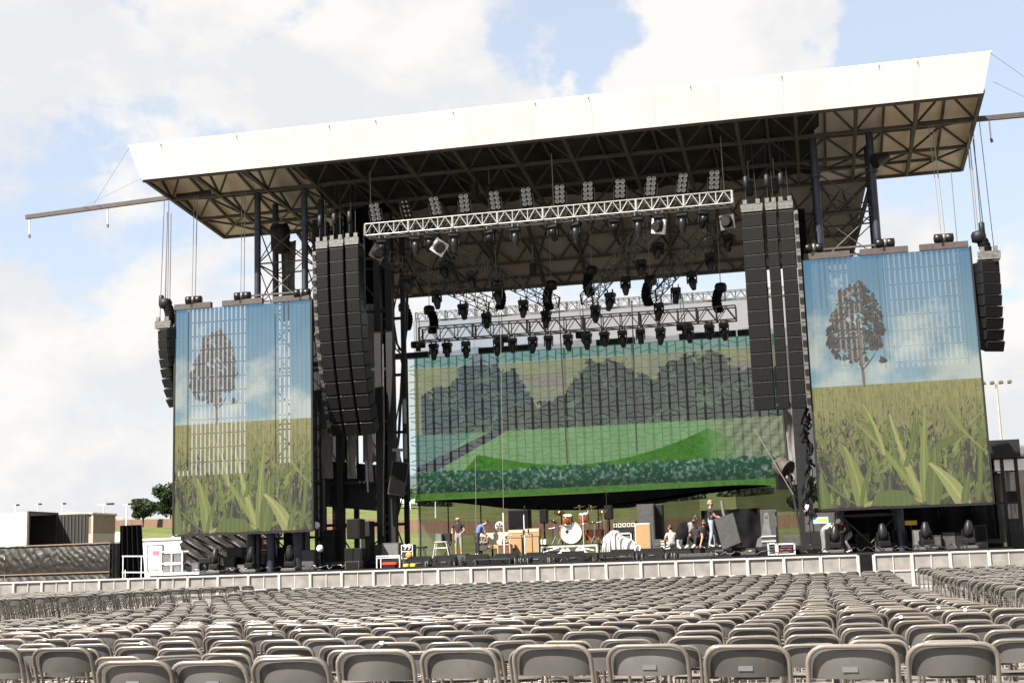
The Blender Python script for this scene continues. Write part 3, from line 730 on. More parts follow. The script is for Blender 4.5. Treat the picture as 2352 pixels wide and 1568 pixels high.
hb = [((905, 812), (985, 803)), ((1100, 799), (1228, 789)), ((1370, 783), (1458, 777)), ((1560, 771), (1690, 760)), ((1694, 762), (1720, 758))]
for a, b in hb:
    p, q = at(*a, Y=9.9), at(*b, Y=9.9); bar('header_bar', (p.x, 9.9, CZ1+.12), (q.x, 9.9, CZ1+.12), .3, M['black'], back, .26)
bar('frame_edge', (CX0-.03, 10, CZ0), (CX0-.03, 10, CZ1), .06, M['black'], back)
# scalloped black border under it
low = [(1010, 1151), (1077, 1157), (1170, 1168), (1250, 1171), (1330, 1171), (1440, 1166), (1520, 1155), (1580, 1141), (1640, 1125), (1700, 1113)]
pl = [(at(x, y, Y=9.85).x, at(x, y, Y=9.85).z) for x, y in low]
pl = [(CX0+.2, CZ0+.02)]+pl+[(CX1-.8, CZ0+.02)]
o = part('border_drape', MB().prism(pl, 9.83, 9.87), M['darkcloth'], None); tag(o, 'scalloped black border cloth hanging below the backdrop screen', 'stage drape')
# grey gauze behind the backdrop
g1 = gauze('grey gauze', (.10, .10, .105), .62)
g2 = gauze('dark gauze', (.03, .035, .03), .60)
sx0 = at(950, 760, Y=12).x; sx1 = 11.5
P = [[(x, 12+.05*math.sin(x*2.3), z) for x in np.linspace(sx0, sx1, 40)] for z in np.linspace(4.6, 13.55, 6)]
tag(sheet('gauze_curtain', P, g1), 'pale grey gauze curtain hanging behind the backdrop screen from the rear truss', 'gauze')
g3_ = gauze('second grey gauze', (.085, .078, .082), .50)
P = [[(x, 11.8+.05*math.sin(x*2.9), z) for x in np.linspace(sx0+.05, sx1, 40)] for z in np.linspace(4.5, 11.0, 6)]
tag(sheet('gauze_curtain', P, g3_), 'darker grey gauze close behind the backdrop screen picture', 'gauze')
P = [[(x, 12.15+.05*math.sin(x*2.3), z) for x in np.linspace(sx0, sx1-.6, 40)] for z in np.linspace(1.5, 4.75, 4)]
o = sheet('gauze_curtain', P, g2); tag(o, 'dark see-through gauze below the backdrop, the board fence showing through', 'gauze')
for x in (965, 1030, 1105, 1220, 1290, 1375):
    p = at(x, 1200, Y=12.1); b_ = bar('seam', (p.x, 12.10, 1.5), (p.x, 12.10, 4.7), .05, M['black'], o)

# ------------------------------------------------------------------ main line arrays
def line_array(xl, xr, z0, z1, n, swing, label, group, stripe=None, y=-.5, rot=0.0, depth=.75, power=2.3, chain=2.9):
    """column of n cabinets; the lower ones swing back"""
    t = thing('line_array', label, 'line array', ((xl+xr)/2, y, z1+.1), 0, group)
    w = xr-xl; hh = (z1-z0)/n; R = Euler((0, 0, rot)).to_matrix()
    k = 'cab%.2f_%.2f_%d' % (w, hh, stripe or 0)
    if k not in _unit:
        c = MB().bevbox((0, depth*.5, 0), (w*.985, depth, hh*.975), .015)
        g = MB().bevbox((0, -.012, 0), (w*.93, .05, hh*.92), .012)
        l = MB().box((0, -.035, hh*.478), (w*.95, .02, hh*.022))
        _unit[k] = (c.mesh('cabinet', M['blackgloss']), g.mesh('grille', M['grille']), l.mesh('rail', M['rig']))
    cm, gm, lm = _unit[k]
    for i in range(n):
        f = (i+.5)/n; yo = swing*f**power; tilt = math.atan2(swing*power*f**(power-1), (z1-z0))
        c = link('cabinet', cm); c.parent = t; c.location = (0, yo, -hh*(i+.5)-.1); c.rotation_euler = (tilt, 0, rot)
        g = link('grille', gm); g.parent = c
        if i % 1 == 0: l = link('rigging_rail', lm); l.parent = c
        if stripe:
            sx = stripe*(w/2+.09)
            b = MB().box((sx, .06, 0), (.16, .10, hh*.96)); pl = part('rigging_plate', b, M['rig'], c)
            b = MB()
            for q in (-.10, 0, .10): b.box((sx, -.01, q*hh*1.5), (.13, .05, hh*.10))
            part('rigging_pin', b, M['black'], c)
    # flying frame and chains
    part('flying_frame', MB().box((0, depth*.3, .02), (w*.98, depth*.8, .10)).box((0, 0, .18), (w*1.02, .12, .20)).box((-w*.3, -.02, .36), (.16, .1, .2)).box((w*.3, -.02, .36), (.16, .1, .2)), M['rig'], t)
    for q in (-.25, .25): part('chain', MB().tube([(w*q, .05, .3), (w*q*.6, .2, chain)], .014, 5), M['black'], t)
    part('motor', MB().lathe([(.06, -.25), (.11, -.21), (.11, .21), (.06, .25)], (-w*.2, .1, 1.2), 10), M['black'], t)
    return t
def arrL(px): return at(px, 570, Y=-.5).x
cl = [(726, 753), (757, 789), (793, 824)]
nm = ['outer', 'middle', 'inner']
for i, (a, b) in enumerate(cl):
    z1 = 14.42+.03*i
    line_array(arrL(a), arrL(b), 6.72, z1, 14, 1.75, 'left of stage, %s column of black loudspeaker cabinets curving backward at the bottom' % nm[i], 'main speaker arrays', -1 if i == 0 else None)
cr = [(1701, 1752), (1757, 1784), (1787, 1822)]
nm = ['inner, widest', 'middle', 'outer']
for i, (a, b) in enumerate(cr):
    xa, xb = at(a, 480, Y=-.5).x, at(b, 480, Y=-.5).x
    line_array(xa+.01, xb-.01, 6.68, 14.38, 14, .35, 'right of stage, %s column of black loudspeaker cabinets hanging almost straight' % nm[i], 'main speaker arrays', 1 if i == 2 else None)
# small side arrays beside the screens
a = at(362, 755, Y=0); b = at(404, 930, Y=0)
line_array(a.x, a.x+.72, b.z, a.z-.1, 8, 1.05, 'small curved speaker array hanging outside the left video screen', 'side speaker arrays', y=-.2, rot=-.5, power=2.0, chain=17.4-a.z)
p = at(2262, 600, Y=0); q = at(2275, 805, Y=0)
line_array(p.x-.25, p.x+.55, q.z, p.z-.05, 8, .75, 'small curved speaker array hanging outside the right video screen', 'side speaker arrays', y=-.2, rot=.45, power=2.0, chain=17.6-p.z)
def chain_bag(px, py, Y, label, flip=1, h=1.0):
    p = at(px, py, Y=Y); t = thing('chain_hoist', label, 'hoist', p, 0, 'hoists and chain bags of the rig')
    part('motor_body', MB().lathe([(.10, 0), (.26, .05), (.28, .30), (.22, .42), (.08, .46)], (0, 0, h*.55), 12), M['black'], t)
    b = MB()
    for k in range(7): b.lathe([(.19, -.10), (.24, 0), (.19, .10)], (flip*(.12+.10*math.sin(k*.5)), 0, h*.6-.14*k*h), 10)
    part('chain_bag', b, M['darkcloth'], t)
    part('chain', MB().tube([(0, 0, h*.9), (0, .05, h*.9+4.0)], .018, 4), M['greycable'], t)
    return t
chain_bag(380, 735, 0, 'black hoist and bag above the left side speaker array', 1, .9)
chain_bag(2252, 590, 0, 'black hoist with drooping chain bag above the right side speaker array', 1, 1.0)

# hoists lying on the screen headers (horizontal drums)
def drum_hoist(px, py, Y, label, top):
    p = at(px, py, Y=Y); t = thing('chain_hoist', label, 'hoist', p, .12, 'hoists standing on the screen headers')
    part('drum', MB().lathe([(.10, -.36), (.17, -.34), (.18, -.1), (.145, -.08), (.145, .08), (.18, .1), (.18, .34), (.10, .36)], (0, 0, .32), 14, 'X'), M['blackgloss'], t)
    part('band', MB().lathe([(.15, -.06), (.185, -.05), (.185, .05), (.15, .06)], (0, 0, .32), 14, 'X'), M['aludull'], t)
    part('foot', MB().box((0, 0, .09), (.22, .2, .18)), M['black'], t)
    if top:
        part('lifting_chain', MB().tube([(.06, 0, .4), (.02, .3, top-p.z)], .02, 4), M['greycable'], t)
        part('lifting_chain', MB().tube([(-.08, 0, .4), (-.12, .3, top-p.z)], .015, 4), M['greycable'], t)
    return t
drum_hoist(445, 706, 0, 'hoist drum on the left end of the left screen header', 17.6)
drum_hoist(557, 697, 0, 'hoist drum in the middle of the left screen header', 17.5)
drum_hoist(694, 690, 0, 'hoist drum on the left screen header next to the speaker columns', None)
drum_hoist(1870, 588, 0, 'hoist drum on the right screen header beside the speaker columns', None)
drum_hoist(2034, 577, 0, 'hoist drum below the right roof tower column on the screen header', None)
drum_hoist(2169, 566, 0, 'hoist drum near the outer end of the right screen header', 17.5)
drum_hoist(961, 806, 9.9, 'hoist drum at the left end of the backdrop header', 13.3)
drum_hoist(1152, 794, 9.9, 'hoist drum left of centre on the backdrop header', 13.3)
drum_hoist(1340, 784, 9.9, 'hoist drum in the middle of the backdrop header', 13.4)
drum_hoist(1572, 766, 9.9, 'hoist drum right of centre on the backdrop header', 13.4)
# loose chains from the wings
def chain(pts, label, r=.022):
    o = part('hanging_chain', MB().tube(pts, r, 4), M['greycable'], None); tag(o, label, 'chain')
chain([at(385, 487, Y=0), at(379, 690, Y=0)], 'left one of two thin chains above the left side array')
chain([at(393, 490, Y=0), at(390, 692, Y=0)], 'right one of two thin chains above the left side array')
chain([at(2223, 330, Y=0), at(2243, 552, Y=0)], 'left one of two thin chains above the right side array')
chain([at(2235, 320, Y=0), at(2262, 552, Y=0)], 'right one of two thin chains above the right side array')
chain([at(2184, 395, Y=0), at(2199, 566, Y=0)], 'thin chain falling to the outer end of the right screen header')
chain([at(1283, 690, Y=9.6), at(1303, 1064, Y=9.6)], 'bright thin pole line hanging before the backdrop, left of centre one', .03)
chain([at(1451, 690, Y=9.6), at(1463, 1035, Y=9.6)], 'bright thin pole line hanging before the backdrop, right of centre one', .03)
chain([at(1091, 980, Y=1.0), at(1094, 1245, Y=1.0)], 'left one of two thin wires hanging over the cream piano', .011)
chain([at(1150, 760, Y=1.0), at(1157, 1215, Y=1.0)], 'right one of two thin wires hanging over the cream piano', .011)
chain([at(2865/1.653, 985, Y=3), at(1822, 1135, Y=3)], 'slanting pale rope before the right end of the backdrop')

# ------------------------------------------------------------------ lighting trusses
def truss(name, label, p0, p1, w, h, nbay, m, chord=.05, web=.032, ends=True, group=None, split=3):
    """box truss from p0 to p1 (lower front chord), w deep, h tall"""
    p0, p1 = Vector(p0), Vector(p1); ax = (p1-p0).normalized(); side = Vector((-ax.y, ax.x, 0)).normalized(); up = side.cross(ax)*-1
    if up.z < 0: up = -up
    t = thing(name, label, 'truss', p0, 0, group)
    L = (p1-p0).length
    def pt(s, a, b): return p0+ax*(L*s)+side*(a*w)+up*(b*h)
    for a in (0, 1):
        for b in (0, 1): bar('chord', pt(0, a, b), pt(1, a, b), chord, m, t, kind='rod')
    for i in range(nbay+1):
        s = i/nbay; ww = web*1.25 if i % split else web*2.6
        for a in (0, 1): bar('upright', pt(s, a, 0), pt(s, a, 1), ww, m, t, kind='rod')
        for b in (0, 1): bar('cross_tube', pt(s, 0, b), pt(s, 1, b), web, m, t, kind='rod')
        if i < nbay:
            s2 = (i+1)/nbay; sm = (i+.5)/nbay
            bar('web', pt(s, 0, 0), pt(sm, 0, 1), web, m, t, kind='rod'); bar('web', pt(sm, 0, 1), pt(s2, 0, 0), web, m, t, kind='rod')
            bar('web', pt(s, 1, 0), pt(sm, 1, 1), web, m, t, kind='rod'); bar('web', pt(sm, 1, 1), pt(s2, 1, 0), web, m, t, kind='rod')
            bar('web', pt(s, 0, 0), pt(s2, 1, 0), web, m, t, kind='rod')
    return t
ft = truss('lighting_truss', 'bright aluminium front lighting truss spanning between the speaker columns', (-7.72, 0, 15.02), (7.62, 0, 15.02), .62, .50, 24, M['truss'], .07, .045)
truss('lighting_truss', 'long grey rear lighting truss just above the backdrop screen', (-7.6, 7.2, 11.66), (7.12, 7.2, 11.62), .6, .62, 17, M['aludull'], .06, .04)
truss('lighting_truss', 'thin dark truss at the very back holding the gauze', (-9.2, 12.0, 13.55), (11.6, 12.0, 13.45), .4, .42, 40, M['aludull'], .05, .032)
dg = [((-6.95, .8, 14.0), (-3.75, 7.0, 12.75), 'leftmost slanting grey truss running back from the front truss'),
      ((-4.35, .8, 14.2), (-.85, 7.0, 12.7), 'second slanting grey truss from the left, running back toward the centre'),
      ((4.35, .8, 14.2), (.75, 7.0, 12.7), 'third slanting grey truss from the left, running back toward the centre'),
      ((6.95, .8, 14.0), (3.65, 7.0, 12.65), 'rightmost slanting grey truss running back from the front truss')]
for a, b, l in dg: truss('lighting_truss', l, a, b, .55, .5, 9, M['aludull'], .05, .034)
# rigging wires of the trusses
for px, py, l in ((852, 520, 'thin wire holding the left end of the front truss'), (1272, 480, 'thin wire holding the middle of the front truss'), (1662, 420, 'thin wire holding the right end of the front truss')):
    a = at(px, py, Y=.3); a.z = 15.5; o = part('rigging_wire', MB().tube([a, (a.x-.02, .35, zc(.35)+.1)], .018, 5), M['greycable'], None); tag(o, l, 'wire')

# ------------------------------------------------------------------ lamps
def make_head(kind, loc, label, group):
    """moving head light hanging from its base; z=0 is the clamp"""
    t = thing('moving_light', label, 'stage light', loc, 0, group)
    part('clamp', MB().box((-.12, 0, .03), (.05, .06, .16)), M['aludull'], t); part('clamp', MB().box((.12, 0, .03), (.05, .06, .16)), M['aludull'], t)
    part('base', MB().bevbox((0, 0, -.13), (.44, .34, .18), .03), M['blackgloss'], t)
    y = MB()
    for s in (-1, 1): y.bevbox((s*.19, 0, -.36), (.05, .14, .34), .015)
    part('yoke', y.box((0, 0, -.24), (.40, .12, .05)), M['blackgloss'], t)
    if kind == 'wash': pr = [(.07, .16), (.135, .12), (.165, .02), (.165, -.12), (.13, -.28), (.10, -.36), (.095, -.40)]
    else: pr = [(.10, .18), (.155, .14), (.155, -.02), (.135, -.06), (.135, -.22), (.11, -.25), (.11, -.30)]
    hd = part('head', MB().lathe(pr, (0, 0, 0), 12), M['blackgloss'], t); hd.location = (0, 0, -.42)
    ln = part('lens', MB().lathe([(.08, pr[-1][1]-.012), (.04, pr[-1][1]-.02)], (0, 0, 0), 12), M['lens'], hd)
    return t
HEAD = {'wash': make_head('wash', (0, 0, -50), 'x', 'x'), 'spot': make_head('spot', (0, 0, -50), 'x', 'x')}
_first = {'wash': True, 'spot': True}
def head(kind, p, label, group, tilt=(0, 0), rz=0.0, flip=False, sc=1.0):
    t = HEAD[kind] if _first[kind] else copy_tree(HEAD[kind])
    _first[kind] = False
    t.location = p; t.rotation_euler = (PI if flip else 0, 0, rz); t.scale = (sc, sc, sc)
    t['label'] = label; t['group'] = group
    for c in t.children:
        if c.name.startswith('head'): c.rotation_euler = (tilt[0], tilt[1], 0)
    return t
fr = [(240, 690, 's', 0), (665, 690, 'w', 0), (840, 640, 's', 0), (1155, 620, 'w', 0), (1610, 565, 's', 0), (1935, 560, 'w', 0), (55, 740, 's', 1), (320, 765, 'w', 1), (770, 690, 's', 1), (1045, 700, 'w', 1), (1290, 655, 's', 1), (1555, 650, 'w', 1), (1800, 625, 's', 1)]
for i, (x, y, k, z) in enumerate(fr):
    px, py = ((1380+x/3.36)/1.653, (700+y/3.36)/1.653) if z == 0 else ((2080+x/3.0545)/1.653, (600+y/3.0545)/1.653)
    p = at(px, py, Y=.3); p.z = 14.93
    nb = ['the far left end', '', '', '', '', 'the middle', '', '', '', '', '', '', 'the far right end'][i]
    head('wash' if k == 'w' else 'spot', p, 'black stage light under the front truss, %s from the left%s' % (ordn(i+1), ', at '+nb if nb else ''), 'moving lights under the front truss', ((.0, 0) if k == 'w' else (random.uniform(.5, .9), random.uniform(-.3, .3))), random.uniform(-.3, .3), sc=1.06)
rl = [(490, 1), (660, 0), (900, 1), (1305, 1), (1495, 0), (1755, 1), (1955, 0), (2205, 1)]
rl2 = [(245, 1), (455, 0), (670, 1), (885, 0), (1125, 1), (1465, 1), (1710, 0), (1885, 1)]
pxs = [((1500+x/3.36)/1.653, k) for x, k in rl]+[((2150+x/3.136)/1.653, k) for x, k in rl2]
for i, (px, k) in enumerate(pxs):
    p = at(px, 775, Y=7.5); p.z = 11.55
    head('wash' if k else 'spot', p, 'black stage light hanging over the backdrop screen, %s from the left in that row' % ordn(i+1), 'moving lights under the rear truss', (random.uniform(-.12, .12), random.uniform(-.12, .12)), random.uniform(-.3, .3))
def z6(x, y): return ((1500+x/3.36)/1.653, (980+y/3.36)/1.653)
def z7(x, y): return ((2150+x/3.136)/1.653, (850+y/3.136)/1.653)
dl = [(z6(630, 30), 0, .2), (z6(160, 215), 0, .1), (z6(975, 160), 1, .25), (z6(530, 405), 0, .45), (z6(865, 575), 0, .72), (z6(1300, 345), 1, .55), (z6(1635, 525), 1, .8), (z6(1165, 690), 0, .95), (z6(1925, 660), 1, .97),
      (z7(890, 420), 2, .45), (z7(1090, 215), 2, .2), (z7(700, 620), 2, .62), (z7(520, 810), 2, .8), (z7(345, 960), 2, .97), (z7(1710, 340), 3, .35), (z7(1490, 560), 3, .6), (z7(1300, 750), 3, .8), (z7(1100, 930), 3, .97), (z7(1930, 120), 3, .08)]
cnt = {}
for (px, py), ti, s in dl:
    a, b, _ = dg[ti]; Y = a[1]+(b[1]-a[1])*s; p = at(px, py, Y=Y+.3)
    cnt[ti] = cnt.get(ti, 0)+1
    nmx = ['leftmost slanting truss', 'second slanting truss from the left', 'third slanting truss from the left', 'rightmost slanting truss'][ti]
    od = sorted([q[2] for q in dl if q[1] == ti]).index(s)+1
    head(random.choice(('wash', 'spot')), p, 'black stage light on the %s, %s from its front end' % (nmx, ordn(od)), 'moving lights on the slanting trusses', (random.uniform(-.3, .3), random.uniform(-.3, .3)), random.uniform(-.5, .5), sc=1.05)
# dark light frames with pale square fronts
def scroller(px, py, Y, rot, label, w=.62, m='aludull'):
    p = at(px, py, Y=Y); t = thing('scroller_light', label, 'stage light', p, 0, 'square framed stage lights')
    t.rotation_euler = rot
    part('square_frame', MB().box((-w*.42, 0, 0), (w*.16, .12, w)).box((w*.42, 0, 0), (w*.16, .12, w)).box((0, 0, w*.42), (w*.68, .12, w*.16)).box((0, 0, -w*.42), (w*.68, .12, w*.16)), M[m], t)
    part('lens_ring', MB().lathe([(w*.36, -.09), (w*.40, -.02), (w*.40, .12), (w*.30, .3)], (0, 0, 0), 16, 'Y'), M['black'], t)
    part('lens', MB().lathe([(w*.34, .05), (w*.2, .08)], (0, 0, 0), 16, 'Y'), M['lens'], t)
    part('can', MB().lathe([(w*.38, 0), (w*.40, -.25), (w*.25, -.45)], (0, .12, 0), 14, 'Y'), M['blackgloss'], t)
scroller(1009, 568, .4, (.25, .55, .55), 'white square framed lamp tilted under the left part of the front truss', .6, 'white')
scroller(868, 580, .4, (.25, .45, .6), 'dim square framed lamp under the left end of the front truss', .6)
scroller(1513, 520, .4, (.2, .25, -.35), 'bright white square framed lamp under the right part of the front truss', .6, 'white')
scroller(1671, 510, .4, (.1, -.05, -.25), 'grey square framed lamp under the right end of the front truss', .6)
# eight-lamp audience blinders on the front truss
bl = [(150, 355, -.20, .35), (545, 310, -.28, .95), (915, 275, -.24, .5), (1285, 240, -.12, .1), (1675, 205, -.14, .25), (2080, 160, -.12, .1)]
bl2 = [(138, 420, -.03, 0), (465, 385, -.02, -.05), (838, 355, .02, -.05), (1195, 325, .08, -.2), (1560, 290, .14, -.35), (1930, 255, .05, -.1)]
def make_blinder():
    t = thing('blinder_light', 'x', 'stage light', (0, 0, 0), 0, 'eight lamp blinders above the front truss')
    part('housing', MB().bevbox((0, .08, 0), (.44, .16, .82), .02), M['black'], t)
    part('bracket', MB().box((-.27, .05, -.25), (.02, .05, .75)).box((.27, .05, -.25), (.02, .05, .75)).box((0, .05, -.63), (.56, .05, .03)), M['aludull'], t)
    lm = MB().lathe([(.095, 0), (.088, -.03), (.05, .03), (.02, .045)], (0, 0, 0), 12, 'Y').mesh('lamp', M['lens'])
    for i in (-1, 1):
        for j in range(4):
            o = link('lamp', lm); o.parent = t; o.location = (i*.105, -.02, -.30+.20*j)
    return t
proto = make_blinder()
for i, (x, y, tw, yaw) in enumerate([(a, b, c, d) for a, b, c, d in bl]+[(a, b, c, d) for a, b, c, d in bl2]):
    px, py = ((1380+x/3.36)/1.653, (700+y/3.36)/1.653) if i < 6 else ((2080+x/3.0545)/1.653, (600+y/3.0545)/1.653)
    t = proto if i == 0 else copy_tree(proto)
    t.location = at(px, py, Y=.3); t.rotation_euler = (-.06, tw+.03, yaw)
    t['label'] = 'eight bulb blinder lamp above the front truss, %s from the left' % ordn(i+1)
# hoists and bags along the rear and slanting trusses
for (px, py, Y, l, fl) in ((z6(440, 870)[0], z6(440, 870)[1], 7.6, 'hoist with chain bag on the left end of the rear truss', 1), (z6(1160, 500)[0]+25, z6(1160, 560)[1], 6.2, 'hoist with chain bag at the inner end of the second slanting truss', 1),
    (z6(2000, 560)[0], z6(2000, 560)[1], 6.6, 'hoist with chain bag hanging in the middle above the backdrop', -1), (z7(1010, 880)[0], z7(1010, 880)[1], 6.6, 'hoist with chain bag near the inner end of the rightmost slanting truss', -1),
    (z7(1850, 960)[0], z7(1850, 960)[1], 7.6, 'hoist with chain bag on the right end of the rear truss', -1), (z6(115, 800)[0], z6(115, 830)[1], 8.5, 'hoist and long bag hanging alone left of the backdrop', 1),
    (z7(310, 800)[0], z7(310, 760)[1], 6.4, 'small hoist at the inner end of the third slanting truss', -1)):
    chain_bag(px, py, Y, l, fl, 1.0)
# hoists hanging in the roof
for px, py, l in ((748, 510, 'left hoist above the left speaker columns'), (806, 510, 'right hoist above the left speaker columns'), (1720, 418, 'left hoist above the right speaker columns'),
    (1778, 412, 'right hoist above the right speaker columns'), (1089, 420, 'left one of two dark hoists in the roof behind the front truss'), (1123, 425, 'right one of two dark hoists in the roof behind the front truss'), (1224, 605, 'small dark hoist hanging before the tan back of the roof')):
    p = at(px, py, Y=2.0 if px != 1224 else 6.0)
    t = thing('chain_hoist', l, 'hoist', p, 0, 'hoists and chain bags of the rig')
    part('motor_body', MB().bevbox((0, 0, -.3), (.30, .3, .62), .05), M['black'], t)
    part('hook', MB().tube([(0, 0, 0), (0, 0, .9)], .03, 5), M['rig'], t)

# ------------------------------------------------------------------ side scaffolds with masking cloth
def scaffold(legs, Y, ztop, floors, label):
    xs_ = [at(p, 1200, Y=Y).x for p in legs]
    t = thing('side_scaffold', label, 'scaffold', ((xs_[0]+xs_[-1])/2, Y, 0))
    for x in xs_:
        for dy in (0, 2.0): bar('leg', (x, Y+dy, 0), (x, Y+dy, ztop), .30 if dy == 0 else .2, M['black'], t)
    for z in floors:
        bar('ledger', (xs_[0], Y, z), (xs_[-1], Y, z), .12, M['black'], t); bar('ledger', (xs_[0], Y+2, z), (xs_[-1], Y+2, z), .12, M['black'], t)
    for k in range(len(xs_)-1):
        for i in range(len(floors)-1):
            a, b = (xs_[k], xs_[k+1]) if (i+k) % 2 else (xs_[k+1], xs_[k])
            bar('brace', (a, Y+2, floors[i]), (b, Y+2, floors[i+1]), .07, M['steel'], t, kind='rod')
    return t, xs_
scL, xl = scaffold((733, 784, 876, 903), 3.2, 16.8, (1.6, 3.1, 4.9, 7.2, 9.8, 12.4, 14.8), 'black scaffold beside the left speaker columns with cloth panels')
bar('platform', (xl[0]-.3, 4.0, 5.0), (xl[-1]+.1, 4.0, 4.55), .35, M['black'], scL, 2.0)
def cloth(px0, px1, py0, py1, Y, m, label, wav=.08, cat='stage drape'):
    a, b = at(px0, py0, Y=Y), at(px1, py1, Y=Y); xa, xb = at(px0, (py0+py1)/2, Y=Y).x, at(px1, (py0+py1)/2, Y=Y).x
    n = max(8, int(abs(xb-xa)*9)); P = [[(xa+(xb-xa)*u, Y+wav*math.sin(u*n*1.1)+.04*math.sin(v*9+u*5), a.z+(b.z-a.z)*v) for u in np.linspace(0, 1, n)] for v in np.linspace(0, 1, 12)]
    o = sheet('masking_cloth', P, m); return tag(o, label, cat)
cloth(862, 903, 470, 1262, 5.4, M['darkcloth'], 'tall black masking cloth at the left edge of the stage opening')
cloth(720, 795, 640, 1085, 5.6, M['darkcloth'], 'black masking cloth behind the left speaker columns')
cloth(790, 858, 470, 760, 5.5, M['darkcloth'], 'upper black cloth right of the left speaker columns')
cloth(831, 868, 700, 1060, 5.0, M['greytarp'], 'grey crumpled sheet hanging right of the left speaker columns', .12)
cloth(738, 764, 985, 1098, 3.0, M['greytarp'], 'left one of three pale hanging strips under the left speaker columns', .05)
cloth(797, 818, 985, 1098, 3.0, M['greytarp'], 'middle one of three pale hanging strips under the left speaker columns', .05)
cloth(838, 856, 990, 1106, 3.0, M['greytarp'], 'right one of three pale hanging strips under the left speaker columns', .05)
scR, xr = scaffold((1846, 1862), 3.2, 15.2, (1.6, 4.9, 9.8, 14.8), 'black scaffold squeezed between the right speaker columns and the right screen')
cloth(1838, 1864, 480, 935, 3.0, M['darkcloth'], 'narrow black masking cloth behind the right speaker columns')
cloth(1802, 1824, 925, 1112, 6.0, M['greytarp'], 'pale grey strip hanging right of the backdrop screen', .03)
# ragged bundle of cables at the left edge of the right screen
b = MB()
for k in range(46):
    x0, y0 = 1850+random.uniform(-4, 14), 900+k*6.2; p = at(x0, y0, Y=.8); q = at(x0+random.uniform(-14, 16), y0+random.uniform(10, 34), Y=.8+random.uniform(-.2, .3))
    b.tube([p, (p+q)/2+Vector((random.uniform(-.12, .12), random.uniform(-.1, .1), 0)), q], random.uniform(.03, .07), 5)
o = part('cable_bundle', b, M['blackgloss'], None); tag(o, 'ragged bundle of black cables hanging along the left edge of the right screen', 'cables')
def cable(pts, r, label, m='cable', cat='cable'):
    o = part('hanging_cable', MB().tube(pts, r, 6), M[m], None); return tag(o, label, cat)
cable([at(1797, 935, Y=4), at(1812, 1090, Y=4), at(1848, 1262, Y=4)], .06, 'thick black cable slanting down right of the backdrop, left one')
cable([at(1822, 950, Y=4), at(1850, 1075, Y=4), at(1868, 1110, Y=4)], .05, 'black cable slanting down right of the backdrop, right one')
cable([at(903, 730, Y=6), at(912, 790, Y=6), at(926, 812, Y=8)], .05, 'black cable looping from the left scaffold to the backdrop header, upper one')
cable([at(903, 742, Y=6), at(908, 800, Y=6), at(928, 820, Y=8)], .04, 'black cable looping from the left scaffold to the backdrop header, lower one')
cable([at(936, 655, Y=8), at(933, 760, Y=8), at(926, 810, Y=8), at(916, 1000, Y=8), at(908, 1060, Y=8)], .07, 'thick black cable hanging down the white gap left of the backdrop')
cable([at(836, 520, Y=.2), at(838, 700, Y=.2), at(840, 1000, Y=2), at(846, 1130, Y=2)], .05, 'grey pipe hanging from the left end of the front truss', 'column', 'pipe')
cable([at(880, 790, Y=3), at(882, 1000, Y=3), at(880, 1230, Y=3)], .04, 'thin grey pipe running down the black cloth left of the opening', 'aludull', 'pipe')
# delay speaker hanging at the left of the opening
p = at(915, 1097, Y=2.6); t = thing('hanging_speaker', 'dark grey slanted loudspeaker hanging at the left edge of the stage opening', 'loudspeaker', p, .35)
R_ = Euler((0.1, .16, 0)).to_matrix()
part('cabinet', MB().box((0, .28, 0), (.72, .55, 1.42), R_), M['flightcase'], t)
part('grille', MB().box((0, -.01, 0), (.64, .04, 1.32), R_), M['grille'], t)
part('frame', MB().box((.02, .1, .95), (.18, .12, .5)).box((0, .1, 1.2), (.5, .1, .12)), M['rig'], t)
p = at(1798, 1078, Y=4.2); t = thing('hanging_lamp', 'round dark follow lamp hanging before the right end of the backdrop', 'stage light', p, .4)
part('can', MB().lathe([(.20, -.35), (.36, -.28), (.40, .2), (.42, .3)], (0, 0, .1), 14, 'Y', Euler((.5, 0, .6)).to_matrix()), M['brown'], t)
part('yoke', MB().box((0, .1, -.45), (.5, .3, .7)), M['black'], t)
part('lens', MB().lathe([(.2, 0), (.12, .04)], (.22, -.2, -.35), 10, 'Y'), M['chrome'], t)

# ------------------------------------------------------------------ stage floor
DZ, AZ = 1.54, 1.20          # main deck, lower front apron
st = thing('stage_deck', 'black stage floor with a lower front apron', 'stage', (0, 4, 0))
part('deck', MB().box((0, 6.7, DZ-.08), (33.5, 10.4, .16)), M['black'], st, True)
part('apron', MB().box((0, .1, AZ-.08), (33.5, 2.8, .16)), M['black'], st, True)
part('riser_face', MB().box((0, 1.53, (DZ+AZ)/2-.10), (33.4, .05, DZ-AZ-.02)), M['darkcloth'], st, True)
for i in range(12):
    x0 = -16.6+i*2.77; part('skirt_panel', MB().box((x0+1.38, -1.33, .56), (2.74, .04, 1.10)), M['darkcloth'], st, True)

